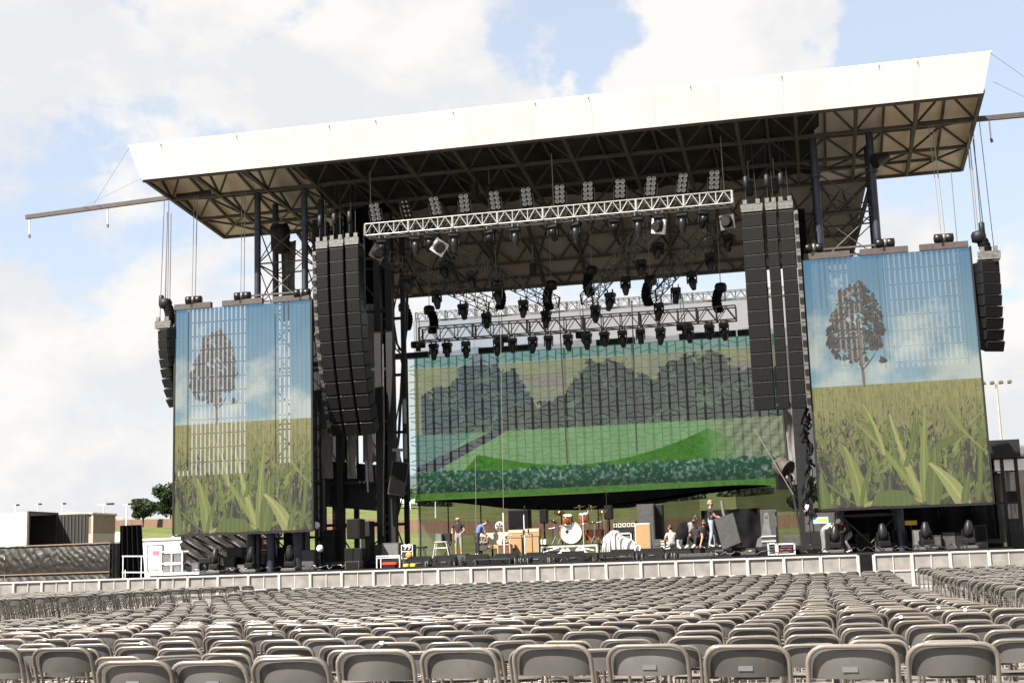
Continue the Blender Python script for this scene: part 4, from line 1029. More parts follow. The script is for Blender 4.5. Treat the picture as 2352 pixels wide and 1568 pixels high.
# ------------------------------------------------------------------ crowd barriers
def barrier(x0, x1, npan, ret, label):
    t = thing('crowd_barrier', label, 'barrier', ((x0+x1)/2, -5, 0))
    h = 1.10; w = (x1-x0)/npan; Y = -5.0
    pm = MB().box((0, 0, h/2+.04), (w-.10, .03, h-.12)).mesh('sheet_panel', M['barrier'])
    po = MB().bevbox((0, -.03, h/2), (.11, .10, h), .015).mesh('post', M['barrierframe'])
    mp = MB().box((0, -.025, h/2), (.035, .03, h-.1)).mesh('mullion', M['barrierframe'])
    rl = MB().bevbox((0, -.01, h), (w-.004, .13, .07), .02).mesh('top_rail', M['barrierframe'])
    ml = MB().box((0, -.03, .56), (w-.12, .04, .045)).mesh('mid_rail', M['barrierframe'])
    bt = MB().box((0, -.25, .03), (w-.02, .6, .05)).mesh('tread_plate', M['barrierframe'])
    o3 = origin(t)
    for i in range(npan):
        c = Vector((x0+(i+.5)*w, Y, 0))-o3
        for nme, me in (('sheet_panel', pm), ('mullion', mp), ('top_rail', rl), ('mid_rail', ml), ('tread_plate', bt)):
            o = link(nme, me); o.parent = t; o.location = c; o.rotation_euler = (0, 0, random.uniform(-.006, .006))
            if nme == 'sheet_panel': o.rotation_euler = (random.uniform(-.02, .02), 0, random.uniform(-.01, .01))
        o = link('post', po); o.parent = t; o.location = Vector((x0+i*w, Y, 0))-o3
    o = link('post', po); o.parent = t; o.location = Vector((x1, Y, 0))-o3
    return t
barrier(-22.98, 11.28, 28, 0, 'long pale metal crowd barrier in front of the stage, left of the gap')
barrier(11.80, 19.15, 6, 1, 'short pale metal crowd barrier right of the gap, ground showing before it')

# ------------------------------------------------------------------ equipment on the stage
def cab(x0, y0, x1, y1, Y, name, label, cat, m, depth=.6, zb=None, front=None, fm=None, b=.015, group=None, rz=0.0, gname='front_panel', inset=.05):
    xc, w, z0, z1 = bb(x0, y0, x1, y1, Y); z0 = DZ if zb is None else (z0 if zb == 'px' else zb)
    t = thing(name, label, cat, (xc, Y, z0), rz, group); h = z1-z0
    part('cabinet', MB().bevbox((0, depth/2, h/2), (w, depth, h), b), m, t)
    if fm: part(gname, MB().box((0, -.008, h/2), (w-2*inset, .02, h-2*inset)), fm, t)
    return t, w, h
# floor monitors along the front edge
def make_wedge():
    t = thing('floor_monitor', 'x', 'loudspeaker', (0, 0, 0), 0, 'floor monitors along the stage front')
    b = MB(); w = .56
    b.add([(-w/2, 0, 0), (w/2, 0, 0), (w/2, .62, 0), (-w/2, .62, 0), (-w/2, .02, .30), (w/2, .02, .30), (w/2, .28, .44), (-w/2, .28, .44), (-w/2, .62, .10), (w/2, .62, .10)],
          [(3, 2, 1, 0), (0, 1, 5, 4), (4, 5, 6, 7), (7, 6, 9, 8), (8, 9, 2, 3), (1, 2, 9, 6, 5), (0, 4, 7, 8, 3)])
    part('cabinet', b, M['blackgloss'], t)
    part('grille', MB().slab([(-w/2+.03, .30, .435), (w/2-.03, .30, .435), (w/2-.03, .60, .13), (-w/2+.03, .60, .13)], -.012), M['grille'], t)
    part('handle', MB().box((0, -.01, .16), (.14, .02, .05)), M['aludull'], t)
    return t
wx = [961, 1019, 1094, 1160, 1231, 1316, 1430, 1497]
pw = make_wedge()
for i, px in enumerate(wx):
    t = pw if i == 0 else copy_tree(pw); t.location = (at(px, 1290, Y=-.5).x, -.5, AZ); t.rotation_euler = (0, 0, random.uniform(-.15, .15)); t.scale = (1.6, 1.2, .95)
    t['label'] = 'black wedge monitor on the stage front edge, %s from the left' % ordn(i+1)
for px, l in ((1131, 'flat grey flight case before the cream piano at the stage edge'), (1416, 'flat grey flight case at the stage edge below the white sheet'), (823, 'grey monitor box below the left speaker stack')):
    t, w, h = cab(px-41 if px != 823 else 792, 1285, px+41 if px != 823 else 825, 1312, -1.0, 'flight_case', l, 'case', M['flightcase'], .5, .95, fm=M['grille'])
    t.location.z = AZ-.24 if False else AZ
    t.scale.z = .5
# small clutter: jumbles of clear bottles and cable ends between the monitors
def clutter(px, n, label):
    p = at(px, 1292, Y=-.6); t = thing('cable_pile', label, 'cables', (p.x, -.6, AZ))
    b = MB()
    for k in range(n):
        x, y = random.uniform(-.25, .25), random.uniform(-.2, .2); a = random.uniform(0, 6)
        b.tube([(x, y, .02), (x+.1*math.cos(a), y, random.uniform(.12, .34)), (x+.2*math.cos(a), y+.1, .03)], random.uniform(.012, .03), 5)
    part('coil', b, M['cable'], t)
    for k in range(3):
        part('bottle', MB().lathe([(.035, 0), (.035, .16), (.014, .20), (.014, .23)], (random.uniform(-.25, .25), random.uniform(-.2, .1), 0), 8), M['aludull'], t)
for px, l in ((988, 'coiled cables and bottles between the first and second monitors'), (1056, 'coiled cables and bottles between the second and third monitors'), (1125, 'coiled cables between the third and fourth monitors'), (1185, 'coiled cables and bottles below the left tan amplifier'),
              (1206, 'coiled cables and bottles below the right tan amplifier'), (1268, 'coiled cables and bottles left of the sixth monitor'), (1372, 'coiled cables and bottles right of the sixth monitor'), (1463, 'coiled cables between the last two monitors'), (1542, 'cable pile right of the last wedge monitor')):
    clutter(px, 9, l)
for (x0, y0, x1, y1, Y, l) in ((1032, 1271, 1072, 1298, .4, 'low black case hiding the legs of the man in shorts'), (1078, 1272, 1112, 1298, .6, 'low black case before the man in blue'), (1500, 1262, 1530, 1296, .3, 'black case right of the last wedge monitor'),
    (1560, 1270, 1640, 1296, .6, 'long low black case before the low platform'), (1642, 1262, 1680, 1296, .5, 'black case under the tilted road case'), (1700, 1258, 1738, 1290, .6, 'black case left of the grey guitar shaped cover'),
    (1966, 1225, 1998, 1270, 1.2, 'dark case behind the gap in the crowd barrier'), (2010, 1232, 2046, 1270, .9, 'dark case right of the gap in the crowd barrier'), (2052, 1215, 2084, 1268, 1.6, 'tall dark case under the middle of the right screen'), (2144, 1228, 2164, 1262, .6, 'narrow dark case between two upright lights at stage right'),
    (2240, 1205, 2268, 1262, 1.0, 'tall dark case under the right end of the right screen'), (560, 1262, 600, 1310, 1.6, 'black case beside the left column under the left screen'), (636, 1255, 668, 1310, 1.4, 'black case between the two right columns under the left screen'), (690, 1262, 722, 1312, .9, 'black case below the white ball at stage left')):
    cab(x0, y0, x1, y1, Y, 'flight_case', l, 'case', random.choice((M['black'], M['flightcase'], M['black'])), .5, DZ if Y >= 1.5 else AZ, fm=random.choice((M['blackgloss'], M['grille'], M['flightcase'])))
def loose_cable(px, Y, label):
    p = at(px, 1290, Y=Y); b = MB(); rr = random.Random(int(px)); x = p.x; pts = []
    for k in range(26): pts.append((x+k*.09-1.1, Y+.22*math.sin(k*.9+rr.random()*2), (AZ if Y < 1.5 else DZ)+.03+.16*abs(math.sin(k*.55+rr.random()))))
    o = part('loose_cable', b.tube(pts, .022, 5), M['rig'] if rr.random() < .45 else M['cable'], None); tag(o, label, 'cable')
for px, Y, l in ((1690, -.3, 'loose cable snaking over the stage edge by the tilted road case'), (1830, -.4, 'loose cable on the stage edge right of the red unit rack'), (1990, -.3, 'loose cable behind the gap in the crowd barrier'), (2070, -.4, 'loose cable under the yellow sign'), (2180, -.4, 'loose cable before the two dark cases at stage right'),
    (470, -.5, 'loose cable right of the open rack at stage left'), (545, -.5, 'loose cable by the leftmost upright light'), (660, -.5, 'loose cable by the rightmost upright light under the left screen'), (770, -.6, 'loose cable left of the dark speaker stack'), (1090, -1.0, 'loose cable before the flat case by the piano'), (1350, -1.0, 'loose cable on the stage edge below the drums')):
    loose_cable(px, Y, l)
# left end: speaker stack, tables, cases
cab(796, 1191, 826, 1257, .6, 'speaker_cabinet', 'tall dark grey speaker cabinet on top of the stack at stage left', 'loudspeaker', M['blackgloss'], .7, 2.42, fm=M['grille'])
cab(791, 1258, 812, 1290, .5, 'speaker_cabinet', 'left lower cabinet of the dark speaker stack at stage left', 'loudspeaker', M['blackgloss'], .7, AZ, fm=M['grille'])
cab(812.5, 1258, 831, 1290, .5, 'speaker_cabinet', 'right lower cabinet of the dark speaker stack at stage left', 'loudspeaker', M['blackgloss'], .7, AZ, fm=M['grille'])
cab(743, 1216, 768, 1290, 2.4, 'flight_case', 'tall black case in the shade below the left speaker columns', 'case', M['black'], .7)
cab(829, 1196, 849, 1300, 1.8, 'flight_case', 'tall black case right of the dark speaker stack', 'case', M['black'], .7)
cab(851, 1250, 870, 1300, 2.4, 'flight_case', 'black case behind the aluminium table', 'case', M['flightcase'], .6)
cab(876, 1246, 917, 1290, 1.9, 'flight_case', 'grey upright flight case behind the aluminium table', 'case', M['flightcase'], .5, fm=M['greycover'])
def frame_table(x0, y0, x1, y1, Y, zb, label, name='work_table', extra=None, d=.55, w=.045):
    xc, wd, z0, z1 = bb(x0, y0, x1, y1, Y); t = thing(name, label, 'table', (xc, Y, zb)); h = z1-zb
    part('tabletop', MB().box((0, d/2, h), (wd, d, .05)), M['alu'], t)
    for x in (-wd/2+w/2, wd/2-w/2):
        for y in (0.02, d-.02): part('leg', MB().box((x, y, h/2-.02), (w, w, h-.05)), M['alu'], t)
    part('lower_rail', MB().box((0, .02, h*.84), (wd-2*w, .03, .04)), M['alu'], t)
    return t, wd, h
t, wd, h = frame_table(864, 1276, 919, 1304, -.6, AZ, 'white aluminium frame table at the stage front left, holding a red tool box')
b = part('tool_box', MB().bevbox((0, 0, .0), (.62, .28, .12), .03), M['red'], None); b.location = (t.location.x+.02, -.4, AZ+.16); tag(b, 'bright red tool box lying under the aluminium table at stage front', 'tool box')
b = part('box_lid', MB().box((0, 0, 0), (.5, .3, .10)), M['blackgloss'], None); b.location = (t.location.x, -.38, AZ+.05); tag(b, 'black box under the red tool box below the aluminium table', 'box')
for px, l, mm_ in ((943, 'small yellow cable drum on the stage edge, left one', 'yellow'), (959, 'small yellow case on the stage edge right of the aluminium table', 'yellow')):
    p = at(px, 1300, Y=-.9); o = part('yellow_case', MB().bevbox((0, 0, .07), (.22, .2, .14), .03), M[mm_], None); o.location = (p.x-.18, -.9, AZ); tag(o, l, 'case')
# rack with two pale reels
t, w, h = cab(923, 1250, 948, 1294, 1.0, 'equipment_rack', 'white edged equipment rack with two pale reels at the stage front left', 'rack', M['black'], .5)
fr_ = MB()
for x in (-w/2, w/2): fr_.box((x, -.02, h/2), (.035, .04, h))
for z in (.02, h*.52, h-.02): fr_.box((0, -.022, z), (w, .036, .035))
part('edge_frame', fr_, M['alu'], t)
cu = bpy.data.curves.new('digits', 'FONT'); cu.body = '99'; cu.size = .34; cu.extrude = .008; cu.align_x = 'CENTER'
to = bpy.data.objects.new('digits', cu); COL.objects.link(to); bpy.context.view_layer.update()
dm = bpy.data.meshes.new_from_object(to.evaluated_get(bpy.context.evaluated_depsgraph_get())); bpy.data.objects.remove(to); dm.materials.clear(); dm.materials.append(M['white'])
o = link('digits', dm); o.parent = t; o.location = (0, -.02, h*.64); o.rotation_euler = (PI/2, 0, 0); o['label'] = 'two pale figures reading 99'
o = part('dark_opening', MB().bevbox((0, -.012, h*.28), (w*.8, .02, h*.34), .005), M['dark'], t)
b = part('cable_reel', MB().lathe([(.06, -.05), (.13, -.04), (.13, .04), (.06, .05)], (0, 0, 0), 12, 'Y'), M['orange'], t); b.location = (w*.18, -.05, h*.24)
# stools, stands
def stool(px, ptop, Y, label, m='black'):
    p = at(px, ptop, Y=Y); t = thing('stool', label, 'stool', (p.x, Y, DZ)); h = p.z-DZ
    part('seat', MB().bevbox((0, 0, h), (.42, .36, .07), .02), M[m], t)
    for a in range(4): part('leg', MB().tube([(.14*math.cos(a*PI/2+.8), .14*math.sin(a*PI/2+.8), h-.03), (.22*math.cos(a*PI/2+.8), .22*math.sin(a*PI/2+.8), 0)], .016, 6), M['black'], t)
stool(969, 1256, 3.0, 'black padded stool in the shade behind the second wedge monitor')
p = at(1012, 1238, Y=2.2); t = thing('step_ladder', 'aluminium trestle stand with a grey box on top, left of the man in shorts', 'stand', (p.x, 2.2, DZ)); h = p.z-DZ-.1
for s in (-1, 1): part('leg', MB().tube([(s*.22, 0, h), (s*.36, 0, 0)], .022, 6), M['alu'], t); part('leg', MB().tube([(s*.22, .25, h), (s*.36, .4, 0)], .022, 6), M['alu'], t)
part('rung', MB().box((0, 0, h*.62), (.52, .03, .04)), M['alu'], t); part('top_plate', MB().box((0, .12, h), (.52, .34, .03)), M['alu'], t)
cab(1000, 1225, 1014, 1243, 2.3, 'control_box', 'small grey box standing on the aluminium trestle stand', 'box', M['greycover'], .28, 'px')
cab(1016, 1224, 1034, 1243, 2.5, 'keyboard_case', 'small black case on thin legs beside the trestle stand', 'case', M['black'], .35, 'px')
p = at(1025, 1243, Y=2.5); t = thing('folding_stand', 'thin black legs under the small black case', 'stand', (p.x, 2.65, DZ)); h = p.z-DZ
for s in (-1, 1): part('leg', MB().tube([(s*.2, 0, 0), (-s*.2, 0, h-.02)], .018, 6), M['black'], t)
# painted piano under a pale cloth with rounded ends
xc, w, z0, z1 = bb(1094, 1221, 1216, 1250, 4.0); sc = lambda px: at(px, 1240, Y=4.0).x-xc
t = thing('upright_piano', 'cream painted upright piano with arched ornaments, beside the tan amplifiers', 'piano', (xc, 4.0, DZ))
zz = lambda py: at(1150, py, Y=4.0).z-DZ
part('case', MB().bevbox((-.12, .35, (zz(1258)+zz(1222))/2), (1.85, .55, zz(1222)-zz(1258)), .05), M['cream'], t)
for s, px in ((-1, 1106), (1, 1167)):
    part('arch_ornament', MB().lathe([(.30, 0), (.32, -.03), (.10, -.05)], (sc(px), .06, zz(1246)), 20, 'Y'), M['brown'], t)
    for k in range(5):
        a = PI*(k+.5)/5; part('arch_ray', MB().tube([(sc(px)+.06*math.cos(a), 0, zz(1246)+.06*math.sin(a)), (sc(px)+.26*math.cos(a), 0, zz(1246)+.26*math.sin(a))], .016, 5), M['cream'], t)
part('key_shelf', MB().bevbox((sc(1158), -.05, zz(1255)), (1.05, .55, .18), .02), M['tan'], t)
part('keys', MB().box((sc(1158), -.22, zz(1252)), (.9, .2, .02)), M['white'], t)
part('side_panel', MB().box((sc(1199), .3, zz(1240)), (.42, .5, .5)), M['wood'], t)
for px in (1098, 1126, 1190, 1212): part('leg', MB().box((sc(px), .35, zz(1258)/2), (.07, .07, zz(1258))), M['black'], t)
p = at(1148, 1208, Y=4.2); o = part('fan_housing', MB().lathe([(.05, -.10), (.19, -.08), (.215, 0), (.19, .08), (.05, .10)], (0, 0, 0), 16, 'Y'), M['cream'], None); o.location = (p.x, 4.2, p.z); tag(o, 'round cream fan standing on top of the painted piano', 'fan')
part('fan_stem', MB().tube([(0, 0, -.5), (0, 0, -.19)], .05, 8), M['cream'], o)
for k in range(5):
    a_ = k*1.257; part('fan_blade', MB().add([(0, -.115, 0), (.16*math.cos(a_), -.12, .16*math.sin(a_)), (.15*math.cos(a_+.55), -.12, .15*math.sin(a_+.55))], [(0, 1, 2)]), M['brown'], o)
t, w, h = cab(1143, 1249, 1172, 1278, 2.6, 'rotary_speaker', 'small brown wooden speaker with white edges in front of the painted piano', 'loudspeaker', M['wood'], .5)
part('edge_trim', MB().box((0, -.01, h-.02), (w, .03, .03)).box((-w/2+.015, -.01, h/2), (.03, .03, h)).box((w/2-.015, -.01, h/2), (.03, .03, h)), M['cream'], t)
def mic_stand(px, ptop, Y, label, m='black', r=.018, boom=None, ball=False, zb=None):
    p = at(px, ptop, Y=Y); zb = DZ if zb is None else zb; t = thing('microphone_stand', label, 'mic stand', (p.x, Y, zb)); h = p.z-zb
    part('pole', MB().tube([(0, 0, .03), (0, 0, h)], r, 6), M[m], t)
    part('base', MB().lathe([(.16, 0), (.16, .025), (.03, .05)], (0, 0, 0), 12), M['black'], t)
    if boom: part('boom', MB().tube([(-boom[0]*.3, 0, h-boom[1]*.3), (boom[0], -.05, h+boom[1])], r*.8, 6), M['black'], t)
    if ball: part('ball', MB().lathe([(.02, -.15), (.10, -.12), (.15, 0), (.10, .12), (.02, .15)], (0, 0, h), 14), M['white'], t)
    else: part('microphone', MB().lathe([(.02, 0), (.03, .12), (.045, .15), (.03, .19)], ((boom or (0, 0))[0], 0, h+(boom or (0, 0))[1]), 8), M['black'], t)
    return t
mic_stand(1156, 1172+5, 2.0, 'white pole stand in front of the painted piano', 'white', .03)
mic_stand(1198, 1228, 2.2, 'slim black microphone stand before the left tan amplifier', boom=(.1, 0))
mic_stand(1222, 1226, 2.2, 'black microphone stand with boom before the right tan amplifier', boom=(-.15, .02))
mic_stand(1203, 1180, 3.2, 'pale pole stand with boom between the two tan amplifiers', 'alu', .028, boom=(.05, .15))
mic_stand(1338, 1178, 3.0, 'thin stand before the bass drum', 'alu', .014, boom=(.3, .15))
mic_stand(1392, 1130, 4.6, 'tall boom stand over the drum kit', boom=(-.3, .35))
mic_stand(727, 1206, 1.2, 'white ball on a tall stand right of the left video screen', ball=True, zb=AZ)
mic_stand(735, 1259, .4, 'smaller white ball on a short stand right of the left video screen', ball=True, zb=AZ)
mic_stand(1857, 1165, 2.2, 'white ball on a tall stand left of the right video screen', ball=True)
# tan amplifiers
def amp(hx0, hy0, hx1, hy1, cx0, cy1, cx1, Y, label, lab2):
    t, w, h = cab(cx0, hy1, cx1, cy1, Y, 'speaker_cabinet', label, 'amplifier', M['tandark'], .45, None, fm=M['tan'], inset=.045)
    part('piping', MB().box((0, -.022, h-.05), (w*.9, .01, .018)).box((-w*.45, -.022, h/2), (.016, .01, h*.93)).box((w*.45, -.022, h/2), (.016, .01, h*.93)), M['cream'], t)
    xc, w2, z0, z1 = bb(hx0, hy0, hx1, hy1, Y); zt_ = DZ+h
    a = thing('guitar_amplifier', lab2, 'amplifier', (xc, Y-.02, zt_)); hh = z1-zt_
    part('cabinet', MB().bevbox((0, .2, hh/2), (w2, .40, hh), .02), M['tan'], a)
    part('control_panel', MB().box((0, -.006, hh*.78), (w2*.94, .015, hh*.30)), M['cream'], a)
    for k in range(9): part('knob', MB().lathe([(.016, 0), (.016, -.03)], (-w2*.38+w2*.095*k, -.01, hh*.78), 8, 'Y'), M['black'], a)
    part('badge', MB().box((-w2*.3, -.008, hh*.35), (.12, .012, .03)), M['cream'], a)
amp(1167, 1216, 1202, 1235, 1169, 1277, 1201, 4.0, 'left tall tan speaker cabinet at the middle of the stage', 'tan amplifier head on top of the left tan cabinet')
amp(1206, 1213, 1239, 1232, 1206.5, 1275, 1238.5, 4.0, 'right tall tan speaker cabinet beside its twin', 'tan amplifier head on top of the right tan cabinet')
cab(1167, 1170, 1212, 1216, 5.2, 'flight_case', 'big square black case standing behind the left tan amplifier', 'case', M['black'], .8, fm=M['darkcloth'])
def pole_speaker(x0, y0, x1, y1, Y, label):
    xc, w, z0, z1 = bb(x0, y0, x1, y1, Y); t = thing('pole_speaker', label, 'loudspeaker', (xc, Y, DZ))
    part('cabinet', MB().bevbox((0, .2, (z0+z1)/2-DZ), (w, .45, z1-z0), .04), M['blackgloss'], t)
    part('grille', MB().box((0, -.03, (z0+z1)/2-DZ), (w*.85, .02, (z1-z0)*.9)), M['grille'], t)
    part('pole', MB().tube([(0, .2, .05), (0, .2, z0-DZ)], .035, 8), M['black'], t)
    for a in range(3): part('leg', MB().tube([(0, .2, .6), (.4*math.cos(a*2.1+.5), .2+.4*math.sin(a*2.1+.5), 0)], .02, 6), M['black'], t)
pole_speaker(1239, 1169, 1256, 1201, 6.0, 'black loudspeaker on a pole left of the drum kit')
pole_speaker(1387, 1160, 1406, 1192, 6.0, 'black loudspeaker on a pole right of the drum kit')
# drum riser and kit
YD = 5.0
t, wd, h = frame_table(1241, 1251, 1373, 1290, YD-.9, DZ, 'aluminium drum riser carrying the drum kit', 'drum_riser', d=2.4, w=.07)
for s in (-1, 1): part('diagonal_strut', MB().tube([(s*(wd/2-.15), .02, .1), (s*(wd/2-.8), .02, h-.1)], .035, 6), M['alu'], t)
rz_ = DZ+h+.03
part('deck_board', MB().box((0, 1.2, h+.02), (wd, 2.4, .05)), M['black'], t)
s_ = lambda px: at(px, 1230, Y=YD).x
zq = lambda py: at(1310, py, Y=YD).z
kx = s_(1312)
kit = thing('drum_kit', 'drum kit with orange brown shells on the aluminium riser', 'drum kit', (kx, YD, rz_))
L_ = lambda px, py: Vector((s_(px)-kx, 0, zq(py)-rz_))
c = L_(1312, 1224); rb = .48; c.z = rb+.02
bd = part('bass_drum', MB().lathe([(rb, 0), (rb, .45)], (c.x, 0, c.z), 28, 'Y', Matrix.Rotation(PI, 3, 'Z')), M['drumwood'], kit)
part('drum_head', MB().lathe([(rb*.94, .012), (rb*.2, .02)], (c.x, 0, c.z), 28, 'Y'), M['white'], bd)
part('hoop', MB().lathe([(rb*.95, .03), (rb*1.05, .03), (rb*1.05, -.04), (rb*.95, -.04)], (c.x, 0, c.z), 28, 'Y', None, False), M['tandark'], bd)
part('port_hole', MB().lathe([(.085, .024), (.03, .03)], (c.x-.17, 0, c.z+.05), 14, 'Y'), M['black'], bd)
for px, py in ((1305, 1193), (1343, 1191)):
    q = L_(px, py); R_ = Euler((.25, .08 if px < 1320 else -.08, 0)).to_matrix()
    d = part('tom_drum', MB().lathe([(.20, -.20), (.215, -.19), (.215, .19), (.20, .20)], q, 20, 'Z', R_), M['drumwood'], kit)
    part('drum_head', MB().lathe([(.19, .205), (.05, .207)], q, 20, 'Z', R_), M['white'], d)
    part('rim', MB().lathe([(.21, .17), (.23, .17), (.23, .21), (.21, .21)], q, 20, 'Z', R_, False), M['chrome'], d)
    part('rim', MB().lathe([(.21, -.17), (.23, -.17), (.23, -.21), (.21, -.21)], q, 20, 'Z', R_, False), M['chrome'], d)
    for k in range(6): a = k*PI/3+.3; part('lug', MB().tube([q+R_@Vector((.225*math.cos(a), .225*math.sin(a), -.12)), q+R_@Vector((.225*math.cos(a), .225*math.sin(a), .12))], .014, 5), M['chrome'], d)
for px, sg in ((1372, .26), (1352, .24)):
    q = L_(px, 1228); q.y = .55; d = part('floor_tom', MB().lathe([(sg, -.25), (sg, .2)], q, 20), M['drumwood'], kit); part('drum_head', MB().lathe([(sg*.95, .205), (.05, .208)], q, 20), M['white'], d)
for (px, py, r_, tx, ty, yy) in ((1286, 1176, .26, .5, .35, .1), (1326, 1163, .27, .15, -.1, .8), (1274, 1196, .2, .2, .5, -.1), (1356, 1166, .26, .2, -.15, .6), (1386, 1180, .27, .35, -.55, .1), (1363, 1203, .2, .1, -.1, 0)):
    q = L_(px, py); q.y = yy; d = part('cymbal', MB().lathe([(r_, 0), (r_*.35, .03), (.06, .05), (.02, .09)], q, 20, 'Z', Euler((tx, ty, 0)).to_matrix()), M['orange'] if False else mat('bronze cymbal', (.45, .28, .10), .3, 1.0), kit)
    st_ = part('cymbal_stand', MB().tube([q+Vector((0, 0, .1)), q+Vector((.02, .03, -.4)), (q.x+.03, q.y+.05, .25)], .014, 6), M['chrome'], kit)
    for a in range(3): part('tripod_leg', MB().tube([(q.x+.03, q.y+.05, .35), (q.x+.03+.25*math.cos(a*2.1), q.y+.05+.25*math.sin(a*2.1), 0)], .013, 5), M['chrome'], st_)
for px in (1277, 1290, 1268, 1300, 1365, 1382):
    q = L_(px, 1200); part('hardware_pole', MB().tube([(q.x, .2, 0), (q.x, .2, q.z+random.uniform(-.2, .25))], .014, 6), M['chrome'] if px % 2 else M['black'], kit)
part('rack_bar', MB().tube([L_(1262, 1212), L_(1290, 1206), L_(1300, 1206)], .022, 6), M['chrome'], kit); part('rack_bar', MB().tube([L_(1346, 1206), L_(1384, 1200)], .022, 6), M['chrome'], kit)
part('drum_seat', MB().lathe([(.18, 0), (.2, .05), (.15, .09)], L_(1330, 1222)+Vector((0, 1.1, 0)), 14), M['black'], kit)
cab(1242, 1238, 1254, 1250, YD-1.0, 'set_list_box', 'small white box on the left corner of the drum riser', 'box', M['white'], .2, 'px')
cab(1259, 1262, 1293, 1292, 2.6, 'flight_case', 'dark grey square case leaning before the drum riser', 'case', M['flightcase'], .4, fm=M['grille'])
t, w, h = cab(1325-24, 1280, 1384, 1294, 2.2, 'cable_cover', 'long low grey ramp lying before the drum riser', 'ramp', M['greycover'], .5)
for px, l in ((1299, 'crumpled white towel before the bass drum, left one'), (1334, 'crumpled white towel before the bass drum, right one')):
    p = at(px, 1283, Y=2.4); P = [[(p.x+(u-.5)*.6, 2.4+(v-.5)*.4, DZ+.02+.22*max(0, math.sin(u*PI)*math.sin(v*PI))*(.7+.5*math.sin(u*13+v*9))) for u in np.linspace(0, 1, 16)] for v in np.linspace(0, 1, 12)]
    o = sheet('towel', P, M['whitecloth']); tag(o, l, 'towel')
# white sheet thrown over equipment
def draped(px, Y, prof, depth, label):
    """prof: list of (photo x, photo y of the top) along the heap"""
    xs_ = [at(a, 1240, Y=Y).x for a, b in prof]; zs_ = [at(a, b, Y=Y).z for a, b in prof]
    U = np.linspace(0, 1, 130); V = np.linspace(0, 1, 56); P = []
    rr = random.Random(4)
    for v in V:
        row = []
        for u in U:
            x = np.interp(u, np.linspace(0, 1, len(xs_)), xs_); top = np.interp(u, np.linspace(0, 1, len(zs_)), zs_)
            # front face hangs down, top is rounded, back hangs down
            a = v*2-1; prof_ = (1-abs(a)**2.6)
            fold = .12*abs(math.sin(u*17+1.5*math.sin(v*4)+u*u*9))**.5+.07*math.sin(u*47+v*7)+.05*math.sin(u*91-v*5)
            y = Y+depth*.5+a*depth*.5+(-fold if a < 0 else fold)*min(1, 2.2*abs(a))
            z = DZ+.02+(top-DZ)*prof_**.6+.05*math.sin(u*20)*prof_
            row.append((x+.05*math.sin(v*9+u*7), y, z))
        P.append(row)
    o = sheet('white_sheet', P, M['whitecloth']); return tag(o, label, 'cloth')
draped(1420, 3.0, [(1378, 1262), (1384, 1238), (1392, 1224), (1402, 1219), (1414, 1222), (1424, 1228), (1436, 1238), (1452, 1244), (1466, 1250), (1474, 1268)], 1.5, 'bright white crumpled sheet thrown over gear right of the drums')
# amplifier with a row of square pale dials
t, w, h = cab(1406, 1196, 1461, 1223, 5.0, 'amplifier_rack', 'wide brown amplifier with a row of square pale dials behind the white sheet', 'amplifier', M['brown'], .5, 'px')
part('face_plate', MB().box((.03, -.012, h*.48), (w*.92, .02, h*.86)), M['black'], t)
for k in range(5):
    x = -w*.36+k*w*.185; d = part('dial_plate', MB().box((x, -.03, h*.66), (w*.15, .02, h*.34)), M['cream'], t)
    part('dial', MB().lathe([(w*.045, 0), (w*.045, -.02)], (x, -.04, h*.66), 12, 'Y'), M['black'], d)
    for j in range(4): part('knob', MB().lathe([(.025, 0), (.02, -.03)], (x+(j % 2-.5)*.10, -.02, h*(.36-.2*(j//2))), 8, 'Y'), M['aludull'], t)
t, w, h = cab(1406, 1223, 1452, 1272, 5.0, 'equipment_rack', 'dark equipment rack under the amplifier with dials', 'rack', M['black'], .5)
part('edge_frame', MB().box((0, -.02, h-.03), (w, .04, .06)).box((-w/2+.03, -.02, h/2), (.05, .04, h)).box((w/2-.03, -.02, h/2), (.05, .04, h)), M['alu'], t)
part('screen', MB().box((w*.25, -.03, h*.7), (.26, .02, .22)), M['greycover'], t)
t, w, h = cab(1459, 1201, 1494, 1272, 3.6, 'speaker_cabinet', 'tall tan speaker cabinet with bright white edges right of the white sheet', 'amplifier', M['alu'], .5, fm=M['tan'], inset=.035)
t, w, h = cab(1464, 1157, 1504, 1272, 5.8, 'speaker_cabinet', 'very tall dark brown cabinet behind the white edged tan one', 'loudspeaker', M['brown'], .7, fm=M['flightcase'])
cab(1505, 1158, 1523, 1272, 6.3, 'speaker_cabinet', 'narrow tall black case right of the dark brown cabinet', 'case', M['black'], .7)
t, w, h = cab(1499, 1238, 1521, 1272, 3.4, 'speaker_cabinet', 'low dark grey case with handles beside the tan cabinet', 'case', M['flightcase'], .5)
part('handle', MB().box((0, -.01, h*.55), (.2, .03, .08)), M['aludull'], t)
# striped stack of drawers behind the seated crew
t, w, h = cab(1518, 1238, 1542, 1262, 2.6, 'drawer_case', 'striped black and silver drawer case left of the seated person in white', 'case', M['black'], .5)
for k in range(4): part('drawer_edge', MB().box((0, -.015, h*(.15+.23*k)), (w, .03, .05)), M['alu'], t)
cab(1555, 1239, 1566, 1262, 2.6, 'drawer_case', 'white box behind the seated person in white', 'case', M['white'], .4)
o = part('backpack', MB().lathe([(.05, 0), (.26, .08), (.30, .35), (.24, .62), (.08, .72)], (0, 0, 0), 12), M['darkcloth'], None); p = at(1563, 1262, Y=3.4); o.location = (p.x, 3.4, DZ+.2); o.rotation_euler = (0, .35, 0); o.scale = (1.1, .8, 1.35); tag(o, 'big black bag slumped between the seated people', 'bag')
